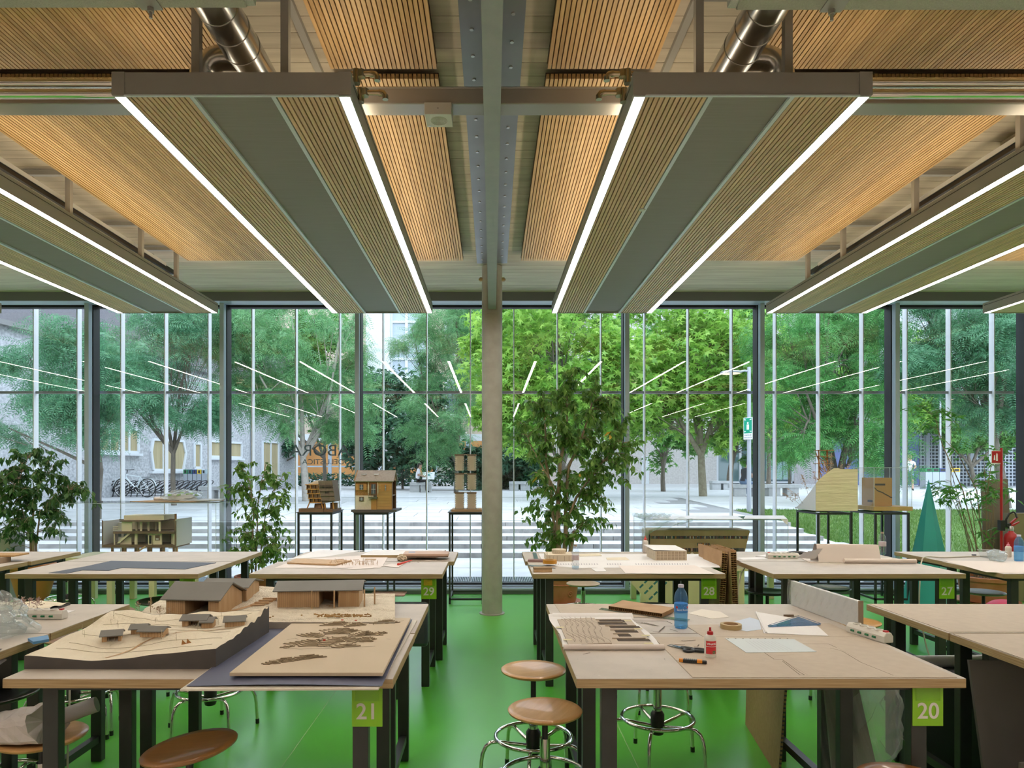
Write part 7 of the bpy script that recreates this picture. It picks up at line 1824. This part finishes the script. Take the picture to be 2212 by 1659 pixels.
t = thing('box_lid','flat pinkish box with blue sticker on the thick board, table 29','box',(XP(922,6.25),6.25,T+0.026),0.02); MB().box(-0.21,0.20,-0.10,0.12,0,0.032).build('box', mat('box_pink',(0.56,0.38,0.29),0.6), t, bevel=0.004); MB().box(-0.17,-0.11,0.02,0.07,0.032,0.0325).build('sticker', mat('sticker_blue',(0.15,0.32,0.60),0.5), t); MB().box(-0.208,0.198,-0.1005,-0.099,0.004,0.010).build('shadow_gap', dark_m, t)
t = crumple('crumpled_paper','crumpled brown tissue beside the red pen on table 29','paper',g(868,1211,T+0.001),0.05,(1.5,0.8,0.7),mat('tissue_tan',(0.52,0.42,0.30),0.8),5)
flat('card_piece','small tan card under the red pen on table 29','card',[(828,1223),(845,1218),(872,1219),(860,1226)],zz+0.002,0.002,pinkw_m)
p0, p1 = g(860,1219,T+0.012), g(890,1210,T+0.012); t = thing('red_tool','red craft knife handle on table 29','knife',p0)
MB().tube([Vector((0,0,0)),(p1-p0)*0.3,(p1-p0)*0.6,(p1-p0)],0.011,10,r1=0.004).build('handle', mat('tool_red',(0.72,0.05,0.02),0.35), t, smooth=True)
t = thing('plastic_scraps','small clear plastic scraps beside the red knife handle','scraps',g(893,1215)); q = MB(); rr = random.Random(3)
for k in range(14):
    a, b = rr.uniform(-.1,.1), rr.uniform(-.05,.05); q._add([(a,b,0.001),(a+rr.uniform(.01,.03),b+.01,0.004),(a+.01,b+rr.uniform(.01,.03),0.002)],[(0,1,2)])
q.build('scraps', film_m, t)['kind'] = 'stuff'
flat('paper_strip','pale strip of card at the front of table 29','card',[(735,1231),(800,1228),(832,1222),(826,1220),(770,1226)],zz+0.002,0.001,pinkw_m)
t = thing('dark_case','dark blue-black portfolio case stored under table 29','case',(XP(825,5.05),5.05,0.0)); MB().box(-0.30,0.34,0.0,0.12,0.40,0.72).build('case', mat('case_navy',(0.03,0.035,0.05),0.35), t, bevel=0.03); MB().box(-0.2,0.2,-0.004,0.0,0.45,0.455).build('zip', alu_m, t); MB().cyl((-0.1,0.06,0.0),(-0.1,0.06,0.40),0.012,n=8).build('prop', blackpl_m, t); MB().cyl((0.1,0.06,0.0),(0.1,0.06,0.40),0.012,n=8).build('prop', blackpl_m, t)
t = thing('laptop_sleeve','pinkish flat pad on top of the dark case under table 29','pad',(XP(838,5.35),5.35,0.735)); MB().box(-0.13,0.14,-0.08,0.08,0,0.016).build('pad', mat('pad_pink',(0.50,0.36,0.30),0.6), t, bevel=0.007)
# ---------------- table 30
t = flat('dark_sheet','dark grey-blue L-shaped card sheet on the table beside table 29','sheet',[(105,1238),(145,1239),(178,1232),(235,1233),(262,1227),(400,1230),(467,1216),(240,1212),(185,1224)],T+0.0006,0.003,mat('sheet_slate',(0.085,0.095,0.125),0.6))
# far bicycle-side table
t = thing('wood_block','brown wooden block model at the picture edge on the farthest bicycle side table','block',(XP(0,6.0),6.0,T)); MB().box(-0.25,0.055,-0.08,0.06,0,0.05).build('block', mat('block_brown',(0.30,0.22,0.15),0.7), t); MB().box(-0.25,0.12,0.0,0.2,0.05,0.062).build('corrugated_top', cub, t)
t = thing('concrete_planter','grey concrete planter block behind the dark bushy fig','planter',(XP(12,9.2),9.15,0.0)); MB().box(-0.35,0.20,-0.15,0.15,0,0.86).build('block', mat('planter_grey',(0.30,0.28,0.24),0.8,c2=(0.34,0.32,0.28),scale=5), t, bevel=0.01); MB().box(-0.3,0.15,-0.1,0.1,0.855,0.865).build('soil', soil_m, t)

# ---------------- table 28
flat('drawing_sheet','wide white drawing with rows of small elevations across table 28','paper',[(1163,1196),(1380,1197),(1535,1197),(1556,1226),(1250,1227),(1178,1222)],zz,m=white_m)
t = [o for o in COL.objects if o.get('label','').startswith('wide white drawing')][0]
L_ = []
for k in range(52):
    x = 1200+k*5.6
    if 1290 < x < 1310 or 1345 < x < 1372: continue
    L_.append([(x,1217-0.012*(k-20)),(x+0.6,1220)])
    L_.append([(x+2,1219),(x+4.5,1219)])
strokes(t, loc_lines(t,L_,T+0.002),0.0016,0.006,grey_ink,'elevations')
flat('drawing_sheet','white sheet lying at the front edge of table 28 near its number','paper',[(1336,1222),(1500,1221),(1545,1240),(1352,1239)],zz+0.0018,m=pinkw_m)
flat('paper_slip','small pale card slip at the front of table 28','card',[(1277,1228),(1303,1226),(1310,1234),(1288,1235)],zz+0.002,0.001,white_m)
flat('paper_slip','white slip of paper in the middle of table 28','card',[(1309,1205),(1352,1204),(1360,1210),(1312,1210)],zz+0.002,0.002,cream_m)
flat('paper_slip','long pale card strip behind the clear bottle on table 28','card',[(1250,1197),(1295,1196),(1300,1201),(1252,1202)],zz+0.002,0.004,cream_m)
p = g(1455,1211); t = thing('block_model','cream block model with gridded windows and a loose lid on table 28','model',(p.x,p.y,T+0.002),0.03)
MB().box(-0.165,0.12,0.0,0.30,0,0.082).build('block', mat('block_cream',(0.70,0.60,0.46),0.7), t)
gq = MB(); wl = mat('win_tan',(0.42,0.32,0.22),0.7)
for r_ in range(3):
    for c in range(8):
        x = -0.150+c*0.033; z = 0.008+r_*0.026
        o = MB().box(x,x+0.024,-0.0015,0,z,z+0.019).build('window', wl, t)
        gq.box(x+0.011,x+0.013,-0.003,-0.0012,z,z+0.019).box(x,x+0.024,-0.003,-0.0012,z+0.009,z+0.0105)
for r_ in range(3):
    for c in range(7):
        y = 0.02+c*0.04; z = 0.008+r_*0.026; gq.box(-0.1665,-0.165,y,y+0.003,z,z+0.019)
gq.build('glazing_bars', mat('block_cream',(0.70,0.60,0.46),0.7), t)['kind'] = 'stuff'
lid = MB().box(-0.18,0.125,0.01,0.31,0,0.004).build('loose_lid', white_m, t); lid.location = (0,0,0.085); lid.rotation_euler = (0.05,0.03,0.05)
p = g(1208,1213); t = thing('round_model','cream model of a low hall topped by a round drum on table 28','model',(p.x,p.y,T+0.002))
MB().box(-0.115,0.125,0.0,0.25,0,0.055).build('hall', mat('block_cream',(0.70,0.60,0.46),0.7), t); MB().lathe([(0.062,0.055),(0.065,0.09),(0.062,0.094),(0.0,0.094)],32,(0.01,0.13,0)).build('drum', mat('block_cream',(0.70,0.60,0.46),0.7), t, smooth=True)
q = MB()
for k in range(20): a = 2*math.pi*k/20; q.cbox((0.01+0.0645*math.cos(a),0.13+0.0645*math.sin(a),0.074),(0.005,0.005,0.005))
for x in (-0.085,-0.055,-0.02,0.045,0.085): q.box(x,x+0.004,-0.001,0,0.004,0.046)
q.build('openings', wl, t)['kind'] = 'stuff'
MB().cyl((-0.105,0.01,0.055),(-0.105,0.01,0.085),0.003,n=6).build('mast', mat('block_cream',(0.70,0.60,0.46),0.7), t)
bottle('clear water bottle with pink label on table 28', g(1243,1229), 0.20, 0.030, (0.93,0.95,0.97), mat('cap_tan',(0.45,0.34,0.26),0.5), mat('label_pinkish',(0.62,0.52,0.56),0.5), 0.12, None, film=0.10, filmc=(0.85,0.85,0.9))
glue('small clear glue bottle with tall red nozzle on table 28', g(1394,1194), 0.165, 0.027, (0.70,0.06,0.05), (0.66,0.60,0.56))
p = g(1175,1222); t = thing('tape_roll','orange-yellow tape roll on edge stack at the aisle end of table 28','tape',(p.x+0.05,p.y,T+0.02)); MB().lathe([(0.036,0.0),(0.06,0.0),(0.06,0.03),(0.036,0.03),(0.036,0.0)],36).build('tape', mat('tape_amber',(0.55,0.25,0.02),0.4), t, smooth=True); MB().lathe([(0.034,0.001),(0.036,0.001),(0.036,0.0298),(0.034,0.0298),(0.034,0.001)],36).build('core', kraft_m, t, smooth=True)
for i, (py, col_) in enumerate(((1233,bassw_m),(1229,mat('block_oak',(0.36,0.25,0.14),0.7)))):
    p = g(1172,1236); t = thing('wood_offcut','small flat wood offcut %s of the stack on table 28' % ('at the bottom','on top')[i],'block',(p.x,p.y+0.01+0.01*i,T+0.0005+0.018*i),0.03*i); MB().box(-0.07,0.075,-0.02,0.05,0,0.0175).build('offcut', col_, t, bevel=0.001)
t = thing('wood_offcut','purplish thin block behind the amber tape roll on table 28','block',(*g(1160,1214)[:2],T+0.0005),-0.1); MB().box(-0.08,0.06,-0.02,0.06,0,0.019).build('offcut', mat('block_mauve',(0.28,0.17,0.16),0.6), t, bevel=0.002)
flat('steel_ruler','short steel ruler lying along the aisle end of table 28','ruler',[(1150,1194),(1158,1194),(1163,1209),(1154,1209)],zz+0.001,0.002,mat('ruler_steel',(0.32,0.40,0.45),0.3,metal=0.8))
flat('steel_ruler','bluish ruler tip under the amber tape roll, table 28','ruler',[(1137,1220),(1190,1224),(1200,1228),(1150,1224)],zz+0.0022,0.002,mat('ruler_steel',(0.32,0.40,0.45),0.3,metal=0.8))
# honeycomb boards on edge between tables 28 and 27
def standing_honey(label, x, y, w_, d_, h_, ry, rz=0.0):
    t = thing('honeycomb_board', label, 'board', (x,y,0.0), rz, 'honeycomb boards standing between tables'); t.rotation_euler = (0,ry,rz)
    MB().box(0,0.002,0,d_,0.0,h_).build('liner', kraft_m, t); MB().box(w_-0.002,w_,0,d_,0.0,h_).build('liner', kraft_m, t)
    q = MB(); n = int(h_/0.018)
    for k in range(n): q.box(0.002,w_-0.002,0.001,d_-0.001,k*h_/n,k*h_/n+0.003)
    q.box(w_*0.48,w_*0.52,0.002,d_,0,h_); q.build('honeycomb_core', mat('core_tan',(0.40,0.25,0.10),0.85), t)['kind'] = 'stuff'
    MB().box(0.002,w_-0.002,d_*0.5,d_*0.5+0.01,0,h_).build('core_fill', mat('core_brown',(0.27,0.15,0.06),0.85), t)
    return t
standing_honey('thick honeycomb board leaning against the end of table 28', 1.87, 5.75, 0.048, 0.5, 1.03, 0.06)
standing_honey('second honeycomb board leaning beside the thick one, nearer table 27', 2.02, 5.70, 0.048, 0.5, 1.04, -0.035)
standing_honey('thinner honeycomb board between the two leaning ones', 1.985, 5.95, 0.022, 0.5, 1.02, -0.045)
# laser-cut board leaning behind table 28
t = thing('laser_cut_board','pale board with rows of slanted cut-outs leaning behind table 28','board',(XP(1430,8.0),8.0,0.0))
bo = MB()
ang_ = math.radians(45)
bo.prism([(-0.36,0.40),(-0.14,0.14),(0.0,0.03),(0.46,0.03),(0.46,0.62),(0.02,0.62),(-0.2,0.62)],0,0.008,'y').build('board', mat('board_pale',(0.62,0.55,0.33),0.6), t)
for i in range(3):
    for j in range(6):
        x, z = -0.24+0.055*j+0.055*i, 0.36+0.055*j-0.07*i
        if z > 0.6 or x > 0.3: continue
        q = MB(); q.M = Matrix.Translation((x,-0.001,z)) @ Matrix.Rotation(-ang_,4,'Y'); q.box(-0.028,0.028,0,0.0015,-0.011,0.011); q.build('cut_out', mat('cut_teal',(0.06,0.20,0.22),0.4), t)
MB().box(0.2,0.22,0.01,0.4,0.0,0.02).build('foot', mat('board_pale',(0.62,0.55,0.33),0.6), t)
# ---------------- table 27
t = thing('folded_drawing','large folded white drawing standing like a tent on table 27','paper',(XP(1830,6.05),6.05,T+0.0008))
pw = mat('paper_peach',(0.74,0.65,0.59),0.7)
def tent(a,b):
    x = -0.28+0.55*a+0.02*(b if b < .5 else 1-b); s = b*2 if b < 0.5 else 2-b*2
    y = -0.06+0.16*b+0.02*math.sin(a*3); z = 0.005+0.150*min(1,s*1.35)*(0.93+0.07*a if False else 1-0.05*a)
    return (x,y,z)
MB().grid(tent, 10, 18).build('folded_sheet', pw, t, smooth=True)
for k in range(4): MB().grid(lambda a,b: (-0.29-0.02*k+0.05*a-0.05*b, -0.05+0.04*k+0.03*b, 0.005+0.13*(1-b*0.8)*(0.9-0.12*k)), 3, 8).build('inner_leaf', white_m, t, smooth=True)
MB().prism([(-0.36,-0.06),(0.40,-0.10),(0.52,0.22),(-0.30,0.25)],0.0,0.004,'z').build('base_sheets', pw, t)
MB().tube([(-0.08+0.055*k,-0.10-0.003*k,0.022) for k in range(12)],0.020,16).build('rolled_front', pw, t, smooth=True)
flat('paper_sheet','crumpled white drawing sheets behind the power strip on table 27','paper',[(1632,1202),(1700,1192),(1765,1200),(1700,1207)],zz+0.001,0.004,white_m)
t = thing('paper_sheet','white sheet with lifted corner behind the power strip, table 27','paper',(XP(1730,6.6),6.6,T+0.001)); MB().grid(lambda a,b: (-0.28+0.5*a, -0.10+0.24*b, 0.008+0.035*abs(math.sin(a*4+b*2))*(1-b)), 14, 8).build('sheet', white_m, t, smooth=True)
flat('paper_sheet','flat grey-white sheet at the honeycomb end of table 27','paper',[(1590,1205),(1650,1203),(1660,1208),(1605,1209)],zz,0.001,white_m)
bottle('clear water bottle behind the folded drawing on table 27', (XP(1906,6.6),6.6,T), 0.215, 0.033, (0.90,0.93,0.95), mat('cap_tan',(0.45,0.34,0.26),0.5), mat('label_pinkish',(0.62,0.52,0.56),0.5), 0.1, None, film=0.08, filmc=(0.85,0.85,0.9))
# ---------------- table under the takeaway tub
flat('paper_sheet','peach paper sheet along the front of the table under the takeaway tub','paper',[(2040,1211),(2215,1213),(2260,1240),(2130,1236)],zz,0.001,pw)
t = thing('takeaway_tub','clear takeaway tub with crumpled film spilling from it','tub',(XP(2143,6.35),6.35,T)); tubm = glass_mat('tub_clear',(0.92,0.94,0.95),1.35,film=0.12,filmc=(0.8,0.8,0.78))
MB().hexa([(-0.075,-0.05,0),(0.075,-0.05,0),(0.075,0.05,0),(-0.075,0.05,0)],[(-0.09,-0.06,0.065),(0.09,-0.06,0.065),(0.09,0.06,0.065),(-0.09,0.06,0.065)]).build('tub', tubm, t); MB().box(-0.094,0.094,-0.064,-0.058,0.062,0.068).box(-0.094,0.094,0.058,0.064,0.062,0.068).build('rim', mat('rim_clear',(0.7,0.72,0.72),0.3), t)
crumple('crumpled_film','crumpled clear film ball in front of the takeaway tub','wrap',(XP(2148,6.15),6.12,T+0.003),0.075,(1.5,0.8,0.8),film_m,9)
glue('small white bottle with pink cap beside the takeaway tub', (XP(2178,6.4),6.4,T), 0.135, 0.026, (0.72,0.20,0.28), (0.70,0.62,0.54))
bottle('blue water bottle at the picture edge on the table with the takeaway tub', (XP(2201,6.1),6.1,T), 0.235, 0.037, lab=mat('label_blue2',(0.10,0.30,0.66),0.4), water=0.4)
t = thing('eraser','small dark eraser on the table with the takeaway tub','eraser',(XP(2104,6.5),6.5,T)); MB().box(-0.018,0.018,-0.01,0.01,0,0.012).build('rubber', mat('eraser_dark',(0.05,0.05,0.07),0.6), t, bevel=0.003)
# greyboard on the front lawn-side table
flat('greyboard_sheet','large greyboard sheet on the rear half of the table behind the wrapped panel','sheet',[(2.27,3.40),(3.74,3.40),(3.74,4.10),(2.27,4.12)],T+0.0006,0.002,card_m,px=False)
flat('greyboard_sheet','large greyboard sheet on the front half of the table behind the wrapped panel','sheet',[(2.26,2.65),(3.74,2.65),(3.74,3.36),(2.26,3.36)],T+0.0006,0.003,card_m,px=False)
# ---------------- along the glass on the lawn side
t = thing('paper_cone','tall turquoise folded pyramid standing by the glass','pyramid',(XP(2006,8.75),8.75,0.0),0.12)
cm1 = mat('cone_teal',(0.02,0.30,0.28),0.5,c2=(0.025,0.33,0.31),scale=2); hC, rb = 1.60, 0.31
ptsb = [(rb*math.cos(math.radians(a)),rb*math.sin(math.radians(a))) for a in (-150,-95,-30,30,90,150)]
for k in range(6):
    a, b = ptsb[k], ptsb[(k+1) % 6]; MB()._add([(a[0],a[1],0),(b[0],b[1],0),(0,0,hC),(a[0]*0.96,a[1]*0.96,0),(b[0]*0.96,b[1]*0.96,0),(0,0,hC-0.05)],[(0,1,2),(3,5,4),(0,3,4,1)]).build('face', cm1, t)
for k in (1,2): 
    a, b = Vector(ptsb[k]+(0,)), Vector(ptsb[(k+1)%6]+(0,))
    MB()._add([a.lerp(b,f)*1.004+Vector((0,0,0.50+(0.18*math.sin(f*math.pi)))) *1.0 if False else (a.lerp(b,f)*(1.006-(0.50+0.18*math.sin(f*math.pi))/hC)+Vector((0,0,0.50+0.18*math.sin(f*math.pi)))) for f in [j/10 for j in range(11)]]+[b*1.006,a*1.006],[tuple(range(13))]).build('light_arch', mat('cone_pale',(0.16,0.45,0.44),0.5), t)
MB().tube([(ptsb[0][0],ptsb[0][1],0.6),(ptsb[0][0]*1.5,ptsb[0][1],0.5)],0.01,6).build('tab', mat('cone_cyan',(0.02,0.42,0.62),0.5), t)
# fire extinguisher with red pole and sign
red_m = mat('safety_red',(0.42,0.012,0.015),0.35)
Yx = 8.55
t = thing('extinguisher_post','red pole with fire sign and black bracket beside the bamboo-like plant','post',(XP(2163,Yx),Yx,0.0))
MB().cyl((0,0,0),(0,0,1.99),0.015,n=14).cyl((0,0,0),(0,0,0.02),0.12,n=24).build('pole', red_m, t, smooth=True)
MB().box(-0.13,0.005,-0.004,0.0,1.79,1.96).build('sign_plate', white_m, t); MB().box(-0.12,-0.005,-0.006,-0.004,1.805,1.95).build('sign_face', red_m, t)
MB().prism([(-0.07,1.83),(-0.05,1.83),(-0.05,1.91),(-0.06,1.93),(-0.07,1.91)],-0.008,-0.006,'y').prism([(-0.10,1.84),(-0.08,1.84),(-0.085,1.90),(-0.095,1.90)],-0.008,-0.006,'y').build('pictogram', white_m, t)
MB().box(-0.02,0.12,-0.025,0.025,1.00,1.05).box(-0.028,0.028,-0.028,0.028,0.96,1.09).build('bracket', blackpl_m, t)
t = thing('fire_extinguisher','red fire extinguisher with black hose hanging from the red pole','extinguisher',(XP(2181,Yx),Yx-0.02,0.46))
MB().lathe([(0.0,0.0),(0.07,0.0),(0.078,0.015),(0.078,0.41),(0.07,0.45),(0.035,0.48),(0.025,0.50)],32).build('cylinder', red_m, t, smooth=True)
MB().lathe([(0.028,0.50),(0.03,0.53),(0.02,0.56)],16).build('valve', alu_m, t, smooth=True); MB().prism([(0.0,0.545),(0.10,0.60),(0.10,0.615),(0.0,0.57)],-0.012,0.012,'y').prism([(0.0,0.575),(0.085,0.665),(0.08,0.675),(-0.01,0.60)],-0.012,0.012,'y').build('lever', red_m, t)
MB().tube([(-0.02,0,0.53),(-0.055,0,0.56),(-0.06,0,0.64),(-0.02,0,0.71),(0.03,0,0.735),(0.055,0,0.72),(0.06,-0.02,0.66)],0.011,10).build('hose', blackpl_m, t, smooth=True)
MB().box(0.02,0.07,-0.080,-0.074,0.2,0.33).build('label', mat('label_faded',(0.48,0.10,0.08),0.5), t)
q = MB().box(0.026,0.064,-0.082,-0.080,0.29,0.32).box(0.026,0.044,-0.082,-0.080,0.22,0.27).build('label_print', white_m, t)
brn = mat('board_taupe',(0.19,0.155,0.115),0.7,c2=(0.22,0.18,0.135),scale=4)
t = thing('taupe_board','tall taupe board leaning behind the bamboo-like plant','board',(XP(2158,9.25),9.2,0.0)); MB().hexa([(-0.22,0.0,0),(0.17,0.0,0),(0.17,0.02,0),(-0.22,0.02,0)],[(-0.19,0.12,1.57),(0.17,0.12,1.60),(0.17,0.14,1.60),(-0.19,0.14,1.57)]).build('board', brn, t)
t = thing('taupe_board','shorter taupe box board at the picture edge by the last window','board',(XP(2215,8.9),8.95,0.0)); MB().box(-0.17,0.3,0.0,0.12,0,1.15).build('board', mat('board_khaki',(0.24,0.19,0.11),0.7), t, bevel=0.004)
t = thing('pink_balloon','pink rounded cushion on the floor beside the broad brown planter','cushion',(XP(2168,7.9),7.9,0.0)); MB().sphere((0,0,0.11),0.16,20,12,(1.2,1.0,0.7)).build('cushion', mat('cushion_pink',(0.60,0.05,0.12),0.5), t, smooth=True)
# ---------------- under table 20 and the lawn-side front table
t = thing('cardboard_board','tall corrugated cardboard panel leaning under table 20','board',(1.65,4.2,0.0))
A_, B_, C_, D_ = Vector((1.72,4.60,0.80)), Vector((1.645,3.80,0.80)), Vector((1.585,3.80,0.0)), Vector((1.70,4.60,0.0))
o_ = Vector((1.65,4.2,0.0)); n_ = ((B_-A_).cross(D_-A_)).normalized()*0.014
MB().hexa([p_-o_ for p_ in (D_,C_,C_+n_,D_+n_)],[p_-o_ for p_ in (A_,B_,B_+n_,A_+n_)]).build('panel', mat('card_brown',(0.30,0.20,0.09),0.8,c2=(0.34,0.23,0.11),scale=40), t)
q = MB()
for k in range(34):
    f = k/34; p_ = C_.lerp(B_,f)-o_; q.cbox((p_.x-0.004*0+n_.x*0.5,p_.y-0.004,p_.z+0.01),(0.012,0.006,0.008))
q.build('corrugation', darkbase_m, t)['kind'] = 'stuff'
t = thing('wrapped_sheet','tall grey board in rippled clear plastic leaning under table 20','board',(1.62,3.25,0.0))
MB().hexa([(0.03,0.02,0),(0.225,-0.10,0),(0.225,-0.085,0),(0.03,0.035,0)],[(0.045,0.22,0.80),(0.165,0.16,0.80),(0.165,0.175,0.80),(0.045,0.235,0.80)]).build('board', mat('board_greygreen',(0.16,0.17,0.13),0.6), t)
MB().grid(lambda a,b: (-0.01+0.245*a-0.06*b*a, 0.015-0.135*a+0.21*b+0.010*math.sin(a*26+b*9)+0.006*math.sin(b*17+a*5), 0.80*b), 40, 26).build('wrap', glass_mat('film_thin',(0.93,0.96,0.96),1.5,rough=0.1,film=0.07,filmc=(0.8,0.84,0.82)), t, smooth=True)
MB().box(0.205,0.225,-0.105,-0.08,0,0.02).build('foot', darkbase_m, t)
t = thing('clear_bag','clear plastic bag bulging out under the number sign of table 20','bag',(1.88,3.42,0.20)); rr = random.Random(23)
q = MB().sphere((0,0,0.26),0.2,22,14,(0.75,0.6,1.35)); q.v = [tuple(Vector(p_)+Vector((rr.gauss(0,.012),rr.gauss(0,.012),rr.gauss(0,.008)))) for p_ in q.v]; q.build('film', film_m, t)
MB().box(-0.06,0.06,-0.04,0.04,-0.195,0.03).build('contents', mat('contents_grey',(0.3,0.32,0.3),0.6), t)
gyb = mat('board_anthracite',(0.085,0.078,0.074),0.6,c2=(0.10,0.092,0.087),scale=3)
t = thing('grey_panel','large anthracite board leaning under the lawn-side front table','board',(2.55,3.2,0.0)); MB().hexa([(-0.28,-0.10,0),(0.75,-0.10,0),(0.75,-0.085,0),(-0.28,-0.085,0)],[(-0.28,0.06,0.80),(0.75,0.06,0.80),(0.75,0.075,0.80),(-0.28,0.075,0.80)]).build('board', gyb, t)
link('handwriting', text_mesh('ır', 0.05, 'handwriting', blackpl_m), t, loc=(-0.13,0.028,0.60), rot=(math.radians(78),0,0))
t = thing('grey_panel','smaller grey board with cut-out notch before the anthracite board','board',(2.42,2.98,0.0)); 
MB().prism([(-0.16,0.0),(0.6,0.0),(0.6,0.47),(-0.12,0.43)],0.0,0.012,'y').build('board', mat('board_grey_dark',(0.13,0.115,0.105),0.6), t); MB().prism([(0.05,0.17),(0.10,0.14),(0.12,0.11),(0.19,0.13),(0.19,0.22),(0.13,0.23),(0.12,0.21),(0.06,0.20)],-0.001,0.0005,'y').build('notch', mat('notch_green',(0.05,0.28,0.05),0.5), t)
t = thing('blue_tray','dark blue flat tray on the floor behind the wrapped panel','tray',(XP(2010,4.7),4.7,0.0)); MB().box(-0.14,0.14,-0.06,0.06,0,0.03).build('tray', mat('tray_blue',(0.03,0.05,0.11),0.4), t, bevel=0.006)
t = thing('white_tube','white cardboard tube stored under the lawn-side front table','tube',(XP(2005,3.9),3.95,0.60)); MB().cyl((-0.2,0,0),(0.5,0.1,-0.02),0.035,n=24).build('tube', white_m, t, smooth=True); MB().box(-0.1,0.45,-0.1,0.2,-0.60,-0.04).build('dark_crate', mat('crate_dark',(0.04,0.045,0.055),0.5), t)

# numbers in labels written out in words
for o in list(COL.objects):
    l_ = o.get('label')
    if l_:
        for a_, b_ in (('table 20','table numbered twenty'),('table 21','table numbered twenty-one'),('table 27','table numbered twenty-seven'),('table 28','table numbered twenty-eight'),('table 29','table numbered twenty-nine')): l_ = l_.replace(a_, b_)
        o['label'] = l_
